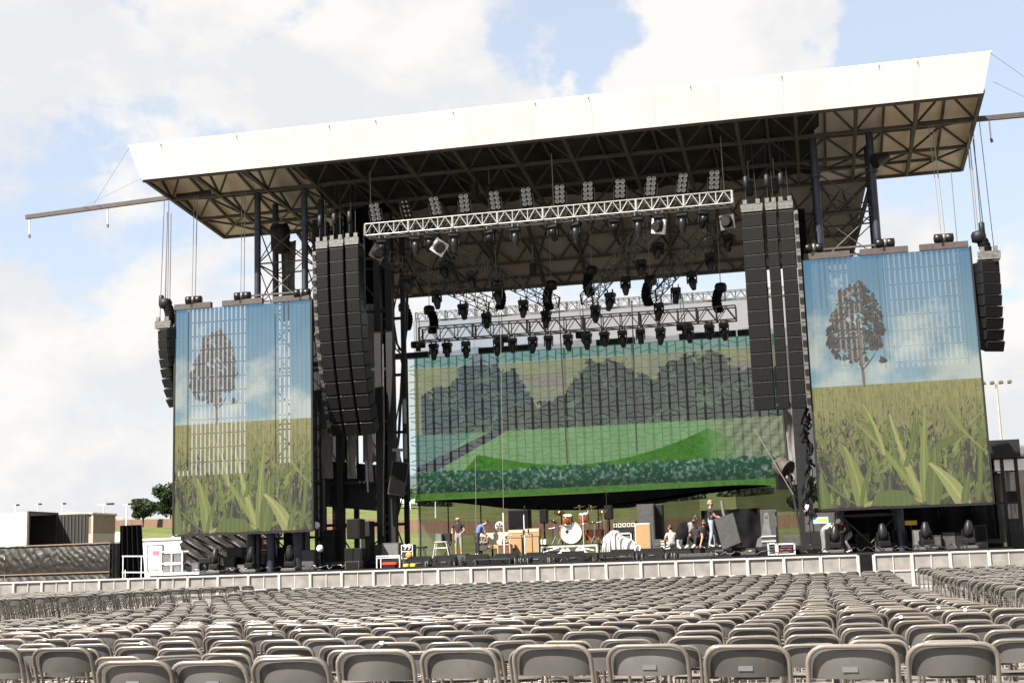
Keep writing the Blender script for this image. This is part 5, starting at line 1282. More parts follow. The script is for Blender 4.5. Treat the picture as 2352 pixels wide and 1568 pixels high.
# black cloths behind the right half of the stage
cloth(1527-4, 1640-30, 1150, 1262, 12.6, M['greytarp'] if False else gauze('brown gauze', (.03, .027, .023), .45), 'dark gauze panel with the board fence showing through right of centre')
cloth(1612, 1690, 1172, 1262, 8.5, M['darkcloth'], 'black backdrop cloth behind the standing man')
cloth(1690, 1748, 1168, 1262, 8.4, M['darkcloth'], 'black backdrop cloth behind the grey covered bass')
cloth(1690, 1845, 1112, 1172, 11.6, gauze('green gauze', (.03, .035, .03), .62), 'dark gauze strip below the right end of the backdrop')
cab(1748, 1170, 1787, 1262, 6.0, 'flight_case', 'tall grey upright case at stage right behind the pole', 'case', M['flightcase'], .7)
mic_stand(1782, 1185, 3.2, 'tall grey pole stand in front of the tall upright case', 'aludull', .03)
# the tilted case held by the standing man
pc = [at(x, y, Y=1.0) for x, y in ((1637, 1190), (1690, 1170), (1704, 1262-6), (1667, 1262))]
a = at(1643, 1192, Y=.9); b_ = at(1685, 1178, Y=.9); c_ = at(1703, 1245, Y=.9); d_ = at(1662, 1262, Y=.9)
t = thing('road_case', 'large grey road case tipped on its corner by the standing man', 'case', ((c_.x+d_.x)/2, .9, AZ))
o3 = Vector(t.location)
m = MB().slab([d_, c_, b_, a], .55); part('case_body', m, M['flightcase'], t, True)
w_ = (c_-d_); part('front_lid', MB().slab([d_+(a-d_)*.03+w_*.05-Vector((0, .02, 0)), c_+(b_-c_)*.03-w_*.05-Vector((0, .02, 0)), b_-(b_-c_)*.03-w_*.05-Vector((0, .02, 0)), a-(a-d_)*.03+w_*.05-Vector((0, .02, 0))], .015), M['greycover'], t, True)
ctr = (a+b_)/2; dr = (a-d_).normalized()
part('handle', MB().tube([ctr-dr*.55+Vector((0, -.05, 0)), ctr+dr*.15+Vector((0, -.05, 0)), ctr+dr*.62+Vector((.05, -.05, 0))], .06, 8), M['greytarp'], t, True)
for q in (d_, c_): part('castor', MB().lathe([(.05, -.03), (.07, 0), (.05, .03)], q+Vector((0, .1, -.06)), 10, 'X'), M['black'], t, True)
part('wedge_block', MB().box(((c_.x+d_.x)/2+.05, 1.15, AZ+.11), (.55, .4, .22)), M['black'], t, True)
# low black riser the man stands on
xc, w, z0, z1 = bb(1534, 1258, 1640, 1285, 1.9)
t = thing('low_platform', 'long low black platform the standing man stands on', 'platform', (xc, 1.7, DZ)); PZ = at(1636, 1256.5, Y=1.9).z
PLZ = PZ
part('top_board', MB().box((0, .9, PZ-DZ-.03), (w+.6, 2.2, .06)), M['black'], t); part('front_board', MB().box((0, -.18, (PZ-DZ)/2-.03), (w+.6, .04, PZ-DZ-.06)), M['black'], t)
# grey padded bass cover, upright
P_ = [(1737, 1262), (1740, 1238), (1750, 1229), (1754, 1200), (1755, 1180), (1758, 1176), (1763, 1176), (1766, 1181), (1768, 1205), (1772, 1224), (1778, 1238), (1782, 1262)]
pts = [at(x, y, Y=2.6) for x, y in P_]; base = Vector((sum(p.x for p in pts)/len(pts), 2.6, DZ))
t = thing('instrument_case', 'light grey guitar shaped cover standing upright at stage right', 'instrument case', base)
part('cover', MB().prism([(p.x-base.x, max(0.0, p.z-base.z)) for p in pts], -.16, .16), M['greycover'], t)
part('strap', MB().box((.02, -.17, at(1760, 1186, Y=2.6).z-DZ), (.10, .02, .10)), M['aludull'], t)
def rack_case(x0, y0, x1, y1, Y, zb, label, red=False):
    t, w, h = cab(x0, y0, x1, y1, Y, 'flight_case', label, 'case', M['black'], .55, zb)
    part('edge_frame', MB().box((0, -.02, h-.025), (w+.02, .05, .06)).box((-w/2, -.02, h/2), (.06, .05, h)).box((w/2, -.02, h/2), (.06, .05, h)).box((0, -.02, .03), (w, .05, .05)), M['alu'], t)
    for k in range(3):
        part('unit', MB().box((random.uniform(-.05, .05)*w, -.02, h*(.25+.22*k)), (w*.7, .03, h*.10)), [M['aludull'], M['greycover'], M['red'] if red else M['flightcase']][(k+1) % 3], t)
    return t
rack_case(1765, 1246, 1782, 1272, .8, AZ, 'small silver edged rack case left of the wider one at stage right')
rack_case(1786, 1247, 1825, 1271, .8, AZ, 'wide silver edged rack case with red units at stage right', True)
t, w, h = cab(1750, 1229, 1783, 1262, 1.6, 'flight_case', 'silver striped case behind the small rack at stage right', 'case', M['flightcase'], .6)
part('edge_frame', MB().box((0, -.02, h-.03), (w, .04, .05)).box((0, -.02, h-.22), (w, .04, .05)), M['alu'], t)
# big black case with a lit label under the right screen
t, w, h = cab(1849, 1177, 1919, 1222, 2.4, 'flight_case', 'big dark square case with a pale blue and yellow label under the right screen', 'case', M['brown'], .7, 'px', fm=M['flightcase'])
part('label_sheet', MB().box((.02, -.025, h*.62), (.60, .01, h*.34)), mat('pale blue label', (.25, .55, .60), .5), t)
part('label_patch', MB().box((.10, -.032, h*.62), (.34, .008, h*.18)), M['yellow'], t)
cab(1855, 1222, 1915, 1275, 2.2, 'flight_case', 'black case carrying the big labelled case', 'case', M['black'], .6)
cab(1797, 1229, 1838, 1250, 3.0, 'flight_case', 'dark low case behind the wide rack at stage right', 'case', M['flightcase'], .6)
o = part('yellow_sign', MB().box((0, 0, 0), (.44, .03, .17)), M['yellow'], None); p = at(2092, 1200, Y=1.2); o.location = p; tag(o, 'small plain yellow sign under the right video screen', 'sign')
o = part('sign_post', MB().box((0, .03, -.6), (.05, .04, 1.2)), M['black'], o)
cab(2097, 1215, 2138, 1270, .6, 'flight_case', 'plain grey upright case under the right video screen', 'case', M['flightcase'], .6, AZ, fm=M['greycover'])
cab(2166, 1222, 2195, 1262, .8, 'flight_case', 'left one of two dark cases near the right end of the stage', 'case', M['flightcase'], .6, AZ)
cab(2196, 1222, 2226, 1262, .8, 'flight_case', 'right one of two dark cases near the right end of the stage', 'case', M['black'], .6, AZ)
o = sheet('black_tarpaulin', [[tuple(at(1870+u*410, 1166-u*20, Y=4.5)+Vector((0, .15*math.sin(u*40), -(2.5+.15*math.sin(u*9))*v))) for u in np.linspace(0, 1, 60)] for v in np.linspace(0, 1, 14)], M['darkcloth']); tag(o, 'black cloth hanging behind the gear under the right screen', 'stage drape')
# lights standing on the stage ends
gl = [(1180, 'l', 1700+70), ]
def floor_head(px, ptop, Y, label, sc=1.05):
    p = at(px, ptop, Y=Y); h = .80*sc
    t = head('wash', (p.x, Y, AZ+.14), label, 'moving lights standing on the stage edges', (random.uniform(-.1, .1), random.uniform(-.15, .15)), random.uniform(-.4, .4), True, sc)
    return t
L2 = lambda x: (650+x/3.92)/1.653
for i, (px, l) in enumerate(((L2(655), 'upright stage light, leftmost one under the left screen'), (L2(1185), 'upright stage light, middle one under the left screen'), (L2(1770), 'upright stage light, rightmost one under the left screen'),
    ((2900+1050/3.92)/1.653, 'upright stage light between two bending crew members'), ((2900+1765/3.92)/1.653, 'upright stage light right of the man in the white cap'), (2125, 'upright stage light before the plain grey case'), (2223, 'upright stage light, rightmost one under the right screen'))):
    t = floor_head(px, 1220, -.6 if px < 1000 else -.2, l, 1.06)
    p = t.location; o = part('lamp_plinth', MB().bevbox((0, 0, .06), (.62, .5, .12), .02), M['aludull'], None); o.location = (p.x, p.y, AZ); tag(o, 'grey plinth below the '+l.replace('upright stage light', 'light').replace(' under the right screen', '').replace(' under the left screen', ' at stage left'), 'plinth')
# clutter under the left screen
for x0, y0, x1, y1, Y, l in ((825, 690, 1080, 820, 1.8, 'large dark lamp housing lying on cases under the left screen'), (780, 840, 950, 1000, 1.2, 'dark case under the large lamp housing'), (410, 850, 640, 960, 2.0, 'low dark case left of the large lamp housing'),
    (300, 920, 420, 1100, .6, 'dark grey upright case near the left end of the stage'), (390, 920, 520, 1100, .9, 'second dark grey case near the left end of the stage'), (980, 950, 1130, 1080, .8, 'grey box with a handle left of the middle upright light'), (800, 990, 950, 1090, .5, 'small dark box at the stage edge under the left screen'), (1430, 830, 1680, 1090, 2.4, 'big black round backed case under the left screen')):
    fx = lambda x: (650+x/3.92)/1.653
    fy = lambda y: (1900+y/3.92)/1.653
    cab(fx(x0), fy(y0), fx(x1), fy(y1), Y, 'flight_case', l, 'case', M['flightcase'] if 'grey' in l else M['black'], .6, DZ if Y > 1.5 else AZ, fm=M['greycover'] if 'grey' in l else M['blackgloss'])
p = at(L2(1360), (1900+800/3.92)/1.653, Y=1.7); t = thing('cable_drum', 'orange and white striped cable drum under the left screen', 'cable drum', (p.x, 1.7, DZ))
for k in range(3): part('flange', MB().lathe([(.30, 0), (.30, .05)], (0, 0, .42+.14*k), 16), M['orange'] if k % 2 == 0 else M['white'], t)
part('core', MB().lathe([(.2, 0), (.2, .8)], (0, 0, 0), 14), M['aludull'], t)
P = []
for v in np.linspace(0, 1, 26):
    row = []
    for u in np.linspace(0, 1, 70):
        a = at(415+u*225, 1222+v*90, Y=4.2); a.y += .12*math.sin((u*1.6-v*.9)*26)+.08*math.sin((u*1.1-v)*47+u*5); row.append(tuple(a))
    P.append(row)
o = sheet('tarpaulin', P, M['tarp']); tag(o, 'brown black crumpled tarpaulin in slanting folds under the left screen', 'tarpaulin')
b = MB()
for (x0, y0, x1, y1) in ((1290, 480, 1450, 790), (1650, 490, 1290, 800), (1740, 500, 1860, 700)):
    b.tube([at(L2(x0), (1900+y0/3.92)/1.653, Y=2.6), at(L2(x1), (1900+y1/3.92)/1.653, Y=2.6)], .05, 6)
o = part('brace_tubes', b, M['steel'], None); tag(o, 'slanting steel brace tubes under the left video screen', 'brace')
for px, l in ((577, 'left dark column under the left video screen'), (623, 'middle dark column under the left video screen'), (685, 'thick dark column under the right end of the left video screen')):
    a = at(px, 1225, Y=1.0); o = part('support_column', MB().tube([(a.x, 1.0, 0), (a.x, 1.0, 2.84)], .19 if px != 685 else .24, 10), M['column'], None); tag(o, l, 'column')
a = at(662, 1225, Y=1.3); o = part('fabric_duct', MB().tube([(a.x, 1.3, 2.8), (a.x, 1.3, 2.3), (a.x-.28, 1.3, 1.6), (a.x-.32, 1.3, 1.3)], .20, 10), M['darkcloth'], None); tag(o, 'bulging black duct hose under the left video screen', 'duct')

# ------------------------------------------------------------------ people
def person(label, loc, rz, J, mats, hair='hairgrey', scale=1.0, cap=None, hair_full=True, group='stage crew'):
    """J: joint positions (x right, y forward, z up); one continuous skinned body"""
    V, E, Rd = [], [], []
    def add(p, r, parent=None):
        V.append(Vector(p)); Rd.append(r); i = len(V)-1
        if parent is not None: E.append((parent, i))
        return i
    pel = add(J['pelvis'], .135); sp = add((Vector(J['pelvis'])+Vector(J['chest']))/2, .130, pel); ch = add(J['chest'], .150, sp)
    nb = add(Vector(J['chest'])+(Vector(J['neck'])-Vector(J['chest']))*.75, .085, ch); nk = add(J['neck'], .058, nb)
    hd = Vector(J['head']); fdir = Vector(J.get('look', (0, 1, 0))).normalized(); updir = (hd-Vector(J['neck'])).normalized()
    jaw = add(hd-updir*.075+fdir*.025, .068, nk); mid = add(hd, .092, jaw); top = add(hd+updir*.065-fdir*.012, .082, mid)
    add(hd+fdir*.105-updir*.018, .014, mid)
    sidev = fdir.cross(updir)
    for s in (-1, 1): add(hd+sidev*s*.098-updir*.01, .014, mid)
    tags = []
    for s, nme in ((-1, 'l'), (1, 'r')):
        sh = add(J['sh_'+nme], .068, ch); el = add(J['el_'+nme], .046, sh); wr = add(J['wr_'+nme], .032, el)
        wv = (Vector(J['wr_'+nme])-Vector(J['el_'+nme])).normalized(); sv = wv.cross(Vector((0, 0, 1)));
        sv = sv.normalized() if sv.length > .1 else Vector((1, 0, 0)); nv = sv.cross(wv)
        pa = add(Vector(J['wr_'+nme])+wv*.07, .034, wr)
        for k in range(4):
            b0 = Vector(J['wr_'+nme])+wv*(.115)+sv*(.03-.02*k); f1 = add(b0, .011, pa); f2 = add(b0+wv*(.04-.004*abs(k-1.3))+nv*-.012, .010, f1); add(b0+wv*.06+nv*-.035, .008, f2)
        th = add(Vector(J['wr_'+nme])+wv*.05+sv*.05, .012, pa); add(Vector(J['wr_'+nme])+wv*.085+sv*.065-nv*.01, .009, th)
        hp = add(J['hip_'+nme], .098, pel); kn = add(J['kn_'+nme], .064, hp); an = add(J['an_'+nme], .043, kn)
        fv = Vector(J.get('toe_'+nme, (0, 1, 0))).normalized(); to = add(Vector(J['an_'+nme])+fv*.13-Vector((0, 0, .045)), .036, an); add(Vector(J['an_'+nme])+fv*.20-Vector((0, 0, .05)), .03, to); add(Vector(J['an_'+nme])-fv*.05-Vector((0, 0, .035)), .035, an)
    me = bpy.data.meshes.new('body'); me.from_pydata([tuple(v) for v in V], E, []); o = link('body', me)
    md = o.modifiers.new('skin', 'SKIN'); md.use_smooth_shade = True
    sk = me.skin_vertices[0].data
    for i, r in enumerate(Rd): sk[i].radius = (r, r)
    sk[0].use_root = True
    sb = o.modifiers.new('sub', 'SUBSURF'); sb.levels = 1; sb.render_levels = 1
    dg_ = bpy.context.evaluated_depsgraph_get(); bm_ = bpy.data.meshes.new_from_object(o.evaluated_get(dg_))
    bpy.data.objects.remove(o)
    names = ['skin', mats['top'], mats['legs'], mats['feet']]
    bm_.materials.clear()
    for n_ in names: bm_.materials.append(M[n_])
    pz = Vector(J['pelvis'])
    def seg(p, a, b):
        a, b = Vector(a), Vector(b); d = b-a; t = max(0, min(1, (p-a).dot(d)/max(d.length_squared, 1e-6))); return (p-a-d*t).length, t
    waist = Vector(J['pelvis'])+(Vector(J['chest'])-Vector(J['pelvis']))*.28
    segs = []
    segs.append((J['pelvis'], waist, lambda t: 2)); segs.append((waist, J['chest'], lambda t: 1)); segs.append((J['chest'], J['neck'], lambda t: 1 if t < .8 else 0)); segs.append((J['neck'], hd+updir*.1, lambda t: 0))
    for n_ in 'lr':
        segs.append((J['chest'], J['sh_'+n_], lambda t: 1)); segs.append((J['sh_'+n_], J['el_'+n_], lambda t: 1 if t < mats.get('sleeve', .62) else 0)); 
        segs.append((J['el_'+n_], J['wr_'+n_], lambda t: 1 if mats.get('sleeve', .62) > 1 else 0)); wv = (Vector(J['wr_'+n_])-Vector(J['el_'+n_])).normalized(); segs.append((J['wr_'+n_], Vector(J['wr_'+n_])+wv*.2, lambda t: 0))
        segs.append((J['pelvis'], J['hip_'+n_], lambda t: 2)); segs.append((J['hip_'+n_], J['kn_'+n_], lambda t: 2)); segs.append((J['kn_'+n_], J['an_'+n_], lambda t: (2 if t < .92 else 3) if not mats.get('shorts') else (2 if t < .15 else 0)))
        fv = Vector(J.get('toe_'+n_, (0, 1, 0))); segs.append((Vector(J['an_'+n_])-Vector((0, 0, .05)), Vector(J['an_'+n_])+fv.normalized()*.2-Vector((0, 0, .05)), lambda t: 3))
    for p in bm_.polygons:
        c = p.center; best = min(((seg(c, a, b), f) for a, b, f in segs), key=lambda q: q[0][0]); p.material_index = best[1](best[0][1]); p.use_smooth = True
    bm_.update()
    t = thing('person', label, 'person', loc, rz, None); t.scale = (scale,)*3
    ob = link('body', bm_); ob.parent = t
    # hair or cap
    rot = updir.to_track_quat('Z', 'Y').to_matrix()
    if cap:
        part('cap', MB().lathe([(.105, -.01), (.108, .03), (.08, .085), (.03, .11)], hd+updir*.03, 14, 'Z', rot).box(hd+updir*.03+fdir*.13, (.14, .14, .015)), M[cap], t)
    if hair and hair_full:
        hb_ = MB()
        for (off, r) in ((updir*.055-fdir*.03, .098), (updir*.01-fdir*.055, .085)):
            hb_.lathe([(.01, -r), (r*.7, -r*.7), (r, 0), (r*.72, r*.7), (.01, r)], hd+off, 12)
        if not cap: part('hair', hb_, M[hair], t)
    for s in (-1, 1): part('eye', MB().lathe([(.003, -.012), (.012, 0), (.003, .012)], hd+fdir*.083+sidev*s*.034+updir*.012, 8), M['dark'], t)
    return t
def stand(**k):
    J = dict(pelvis=(0, 0, .95), chest=(0, -.01, 1.28), neck=(0, .0, 1.50), head=(0, .03, 1.64), sh_l=(-.19, 0, 1.40), sh_r=(.19, 0, 1.40), el_l=(-.25, -.02, 1.12), el_r=(.25, -.02, 1.12), wr_l=(-.26, .08, .88), wr_r=(.26, .08, .88),
             hip_l=(-.10, 0, .90), hip_r=(.10, 0, .90), kn_l=(-.11, .02, .50), kn_r=(.11, .02, .50), an_l=(-.12, 0, .09), an_r=(.12, 0, .09))
    J.update(k); return J
def sit(h=.45, **k):
    J = dict(pelvis=(0, 0, h+.10), chest=(0, .06, h+.44), neck=(0, .10, h+.66), head=(0, .15, h+.80), sh_l=(-.19, .06, h+.56), sh_r=(.19, .06, h+.56), el_l=(-.25, .16, h+.30), el_r=(.25, .16, h+.30), wr_l=(-.18, .36, h+.20), wr_r=(.18, .36, h+.20),
             hip_l=(-.10, .02, h+.07), hip_r=(.10, .02, h+.07), kn_l=(-.14, .42, h+.08), kn_r=(.14, .42, h+.08), an_l=(-.14, .40, .09), an_r=(.14, .40, .09)); J.update(k); return J
# the man on the low platform steadying the tilted case: faces right (+X), so rz = -90 deg
p = at(1636, 1256, Y=1.9); PF = PLZ
person('grey haired man in black t shirt and pale jeans standing and steadying the tilted case', (p.x, 1.9, PF), -PI/2+.15,
       stand(el_l=(-.20, .24, 1.16), wr_l=(-.12, .47, 1.06), el_r=(.22, .16, 1.14), wr_r=(.18, .40, 1.02), an_l=(-.12, .14, .09), kn_l=(-.11, .12, .50), an_r=(.12, -.12, .09), kn_r=(.11, .01, .50), look=(0, 1, -.05)),
       dict(top='tshirt', legs='jeans', feet='shoe', sleeve=.62), 'hairgrey', 1.05)
p = at(1053, 1221, Y=3.6)
person('balding man in black t shirt and grey shorts looking down at stage left', (p.x, 3.6, DZ), PI,
       stand(head=(0, .07, 1.63), look=(0, .8, -.55), el_l=(-.27, .02, 1.13), wr_l=(-.20, .24, 1.02), el_r=(.28, 0, 1.12), wr_r=(.25, .12, .92)), dict(top='tshirt', legs='khaki', feet='shoe', shorts=True), 'hairgrey', 1.0, hair_full=False)
p = at(1093, 1250, Y=3.2)
person('man in blue shirt bending behind the painted piano', (p.x, 3.4, DZ), PI+2.2,
       stand(chest=(0, .16, 1.24), neck=(0, .34, 1.38), head=(0, .44, 1.44), look=(0, .6, -.8), sh_l=(-.19, .22, 1.34), sh_r=(.19, .22, 1.34), el_l=(-.24, .30, 1.06), el_r=(.24, .30, 1.06), wr_l=(-.16, .48, .94), wr_r=(.22, .36, .80)), dict(top='bluecloth', legs='tshirt', feet='shoe', sleeve=.7), 'hairdark', .98)
p = at(1544, 1250, Y=2.0)
person('seated person in white shirt with dark hair, seen from behind at stage right', (p.x, 2.0, PLZ-.02), .5, sit(.10, kn_l=(-.16, .34, .40), kn_r=(.16, .34, .40), an_l=(-.14, .50, .09), an_r=(.14, .50, .09)), dict(top='whitecloth', legs='khaki', feet='shoe'), 'hairdark', .95)
p = at(1588, 1250, Y=2.6)
person('person in grey shirt leaning forward behind the seated crew', (p.x-.05, 2.9, DZ), -.9, sit(.50, chest=(0, .16, .92), neck=(0, .26, 1.13), head=(0, .33, 1.26)), dict(top='greycloth', legs='tshirt', feet='shoe'), 'hairdark', 1.0)
p = at(1597, 1250, Y=1.7)
person('seated crew member in black shirt and dark cap with arms hanging down', (p.x+.1, 1.7, PLZ-.02), 2.7, sit(.14, el_l=(-.27, .10, .40), wr_l=(-.26, .22, .17), el_r=(.27, .10, .40), wr_r=(.26, .22, .17), kn_l=(-.16, .36, .44), kn_r=(.16, .36, .44), an_l=(-.14, .48, .09), an_r=(.14, .48, .09)), dict(top='tshirt', legs='tshirt', feet='shoe'), 'hairdark', 1.08, cap='hairdark')
p = at(1618, 1250, Y=2.3)
person('crew member in black crouching next to the standing man', (p.x, 2.4, PLZ-.02), 3.3, sit(.30, chest=(0, .14, .72), neck=(0, .24, .92), head=(0, .32, 1.03), wr_l=(-.2, .25, .2), wr_r=(.2, .25, .2)), dict(top='tshirt', legs='tshirt', feet='shoe'), 'hairdark', .98)
p = at(1900, 1265, Y=.9)
M['stripe'] = None
def stripe_mat():
    m = bpy.data.materials.new('striped white shirt'); m.use_nodes = True; t = m.node_tree; b = t.nodes['Principled BSDF']; tc = N('ShaderNodeTexCoord', t)
    w_ = N('ShaderNodeTexWave', t); w_.inputs['Scale'].default_value = 7; w_.bands_direction = 'X'; t.links.new(tc.outputs['Object'], w_.inputs['Vector'])
    r = N('ShaderNodeValToRGB', t); r.color_ramp.elements[0].color = (.28, .26, .28, 1); r.color_ramp.elements[1].color = (.55, .53, .51, 1); r.color_ramp.elements[0].position = .25; r.color_ramp.elements[1].position = .5
    t.links.new(w_.outputs['Fac'], r.inputs[0]); t.links.new(r.outputs[0], b.inputs['Base Color']); b.inputs['Roughness'].default_value = .9; return m
M['stripe'] = stripe_mat()
person('person in striped white shirt and pale trousers bending over at stage right', (p.x-.12, .9, AZ), -PI/2+.3,
       stand(chest=(0, .26, 1.12), neck=(0, .44, 1.18), head=(0, .55, 1.12), look=(0, .5, -1), sh_l=(-.19, .33, 1.18), sh_r=(.19, .33, 1.18), el_l=(-.22, .40, .90), wr_l=(-.15, .45, .68), el_r=(.22, .40, .90), wr_r=(.16, .45, .68)), dict(top='stripe', legs='greycloth', feet='shoe', sleeve=1.5), 'hairgrey', .92)
p = at(1950, 1262, Y=.9)
person('crew member in dark shirt and white cap stooping right of the striped shirt', (p.x+.05, 1.1, AZ), 2.0,
       stand(pelvis=(0, -.05, .72), chest=(0, .14, .96), neck=(0, .28, 1.10), head=(0, .37, 1.17), look=(0, .8, -.4), sh_l=(-.19, .2, 1.06), sh_r=(.19, .2, 1.06), el_l=(-.25, .30, .82), el_r=(.25, .30, .82), wr_l=(-.18, .48, .76), wr_r=(.18, .48, .76), hip_l=(-.1, -.04, .68), hip_r=(.1, -.04, .68), kn_l=(-.14, .24, .44), kn_r=(.14, .24, .44), an_l=(-.13, .02, .09), an_r=(.13, .02, .09)), dict(top='tshirt', legs='greycloth', feet='shoe'), 'hairdark', 1.0, cap='white')

# ------------------------------------------------------------------ left of the stage
t = thing('tarp_fence', 'long fence wrapped in crumpled black plastic at the far left', 'fence', (-25, 5, 0))
for i in range(3):
    x0, x1 = [-31.0, -27.6, -24.9, -22.15][i], [-31.0, -27.6, -24.9, -22.15][i+1]; P = []
    nx, nz = 60, 44; rr = random.Random(i+3); k1, k2 = rr.uniform(3, 6), rr.uniform(1.5, 3.5)
    nn = vnoise(nx, nz, 7, 6, 60+i, 4, .6); n2 = vnoise(nx, nz, 14, 4, 70+i, 3, .6)
    for j, v in enumerate(np.linspace(0, 1, nz)):
        z = .1+2.68*v; band = abs(math.sin(v*PI*2.0))
        P.append([(x0+(x1-x0)*u, 5.0-.09*band*(abs(math.sin((u*k1+v*k2*1.6)*5+4*nn[j, q]))**.7)-.05*n2[j, q]*band, z-.03*math.sin(u*17+i)*v) for q, u in enumerate(np.linspace(0, 1, nx))])
    o = sheet('plastic_sheet', P, M['tarp'], t, True)
for z in (.25, 1.45, 2.78): bar('rail', (-31, 4.93, z), (-22.1, 4.93, z), .04, M['browntop'], t)
for x in np.linspace(-30.9, -22.15, 7): bar('post', (x, 5.12, 0), (x, 5.12, 2.8), .09, M['brown'], t)
o = sheet('black_cloth', [[(-22.12+.95*u, 5.0+.05*math.sin(u*30), .05+2.68*v) for u in np.linspace(0, 1, 20)] for v in (0, .5, 1)], M['darkcloth']); tag(o, 'flat black cloth closing the right end of the plastic fence', 'stage drape')
P = [[(at(273+u*(40+v*12), 1300-v*94, Y=4.2).x, 4.2+.14*math.sin(u*26), .05+3.5*v) for u in np.linspace(0, 1, 44)] for v in np.linspace(1, 0, 8)]
P = [[(-21.2+u*(1.02+.28*(1-v)), 4.2+.13*math.sin(u*27), .05+3.46*v) for u in np.linspace(0, 1, 44)] for v in np.linspace(0, 1, 8)]
o = sheet('pleated_cloth', P, M['darkcloth']); tag(o, 'tall pleated black curtain leaning left of the white cabin', 'stage drape')
def trailer(x0, x1, y0, ln, zb, zt__, label, name='semi_trailer', open_end=True):
    t = thing(name, label, 'trailer', ((x0+x1)/2, y0, 0)); return t
# white semi trailer with its rear open: the long side faces the camera, the open end faces right
a = at(66, 1176, Y=9); e = at(140, 1183, Y=10.5)
t = thing('semi_trailer', 'white semi trailer with its open dark rear end at the far left edge', 'trailer', (a.x-6, 10, 0))
TZ1 = a.z; TXR = a.x; yb = 9.0
part('side_wall', MB().box((TXR-6.5, yb, (1.2+TZ1)/2), (13, .06, TZ1-1.2)), M['trailer'], t, True)
part('roof', MB().box((TXR-6.5, yb+1.3, TZ1-.03), (13, 2.54, .05)), M['trailer'], t, True)
part('far_wall', MB().box((TXR-6.5, yb+2.6, (1.2+TZ1)/2), (13, .06, TZ1-1.2)), M['dark'], t, True)
part('floor', MB().box((TXR-6.5, yb+1.3, 1.15), (13, 2.6, .12)), M['dark'], t, True)
part('inner_bulkhead', MB().box((TXR-2.5, yb+1.3, (1.2+TZ1)/2), (.05, 2.5, TZ1-1.3)), M['flightcase'], t, True)
part('door_frame', MB().box((TXR, yb, (1.2+TZ1)/2), (.12, .12, TZ1-1.2)).box((TXR, yb+2.6, (1.2+TZ1)/2), (.12, .12, TZ1-1.2)).box((TXR, yb+1.3, TZ1), (.12, 2.7, .12)), M['brown'], t, True)
o = part('rear_door', MB().box((TXR+.95, yb+2.5, (1.2+TZ1)/2), (1.9, .06, TZ1-1.35)), M['dark'], t, True, 'dark open rear door')
for k in range(9): part('door_rib', MB().box((TXR+.1+.2*k, yb+2.45, (1.2+TZ1)/2), (.05, .03, TZ1-1.4)), M['flightcase'], o, True)
for i in range(11): part('side_rib', MB().box((TXR-.6-1.15*i, yb-.04, (1.25+TZ1)/2), (.04, .025, TZ1-1.3)), M['trailer'], t, True)
for x in (TXR-1.5, TXR-2.8, TXR-10):
    for y in (yb+.2, yb+2.4): part('wheel', MB().lathe([(.2, -.14), (.5, -.14), (.5, .14), (.2, .14)], (x, y, .5), 18, 'Y'), M['black'], t, True)
# pair of tan sheds
for i, (x0, x1, l) in enumerate(((139, 186, 'left one of two tan portable sheds with brown tops behind the plastic fence'), (187.5, 213, 'right one of two tan portable sheds with brown tops behind the plastic fence'))):
    a, b = at(x0, 1181, Y=14), at(x1, 1182, Y=14); z1 = (a.z+b.z)/2; zg = zt((a.x+b.x)/2, 14); w = b.x-a.x; xc = (a.x+b.x)/2
    t = thing('portable_shed', l, 'shed', (xc, 14, zg)); h = z1-zg
    part('wall', MB().box((0, 1.2, h*.39), (w, 2.4, h*.78)), M['tantrailer'], t); part('upper_wall', MB().box((0, 1.2, h*.89), (w*1.01, 2.42, h*.22)), M['browntop'], t)
    part('roof', MB().bevbox((0, 1.2, h+.05), (w+.16, 2.6, .14), .04), M['tantrailer'], t)
    part('corner_trim', MB().box((-w/2, -.02, h/2), (.10, .06, h)).box((w/2, -.02, h/2), (.10, .06, h)), M['cream'], t)
    d = part('door', MB().box((w*(-.1 if i == 0 else .1), -.02, 1.1), (.7 if i == 0 else .5, .05, 2.1)), M['dark'] if i == 0 else M['tantrailer'], t)
    part('handle', MB().box((w*(-.1 if i == 0 else .1)+.2, -.06, 1.1), (.05, .04, .12)), M['rig'], d)
# white van
a, b = at(212, 1223, Y=22), at(248, 1223, Y=22); zg = zt(a.x, 22); t = thing('white_van', 'white van parked on the grass beyond the tan sheds', 'van', ((a.x+b.x)/2+.6, 22, zg), 0)
w = 3.6; h = a.z-zg
part('body', MB().prism([(-w/2-1, .4), (w/2-.1, .4), (w/2, 1.0), (w/2-.1, 1.6), (w/2-.9, h-.25), (w/2-1.3, h), (-w/2-.9, h), (-w/2-1, h-.1)], 0, 1.9), M['trailer'], t)
wd_ = part('side_window', MB().box((.2, -.01, h*.72), (2.6, .02, h*.22)), M['greycover'], t)
for x in (-1.8, 1.1): 
    q = part('wheel', MB().lathe([(.15, -.1), (.36, -.1), (.36, .1), (.15, .1)], (x, .1, .36), 16, 'Y'), M['black'], t); part('rim', MB().lathe([(.2, .101), (.1, .12)], (x, .1, .36), 12, 'Y', Matrix.Rotation(PI, 3, 'Z')), M['rig'], q)
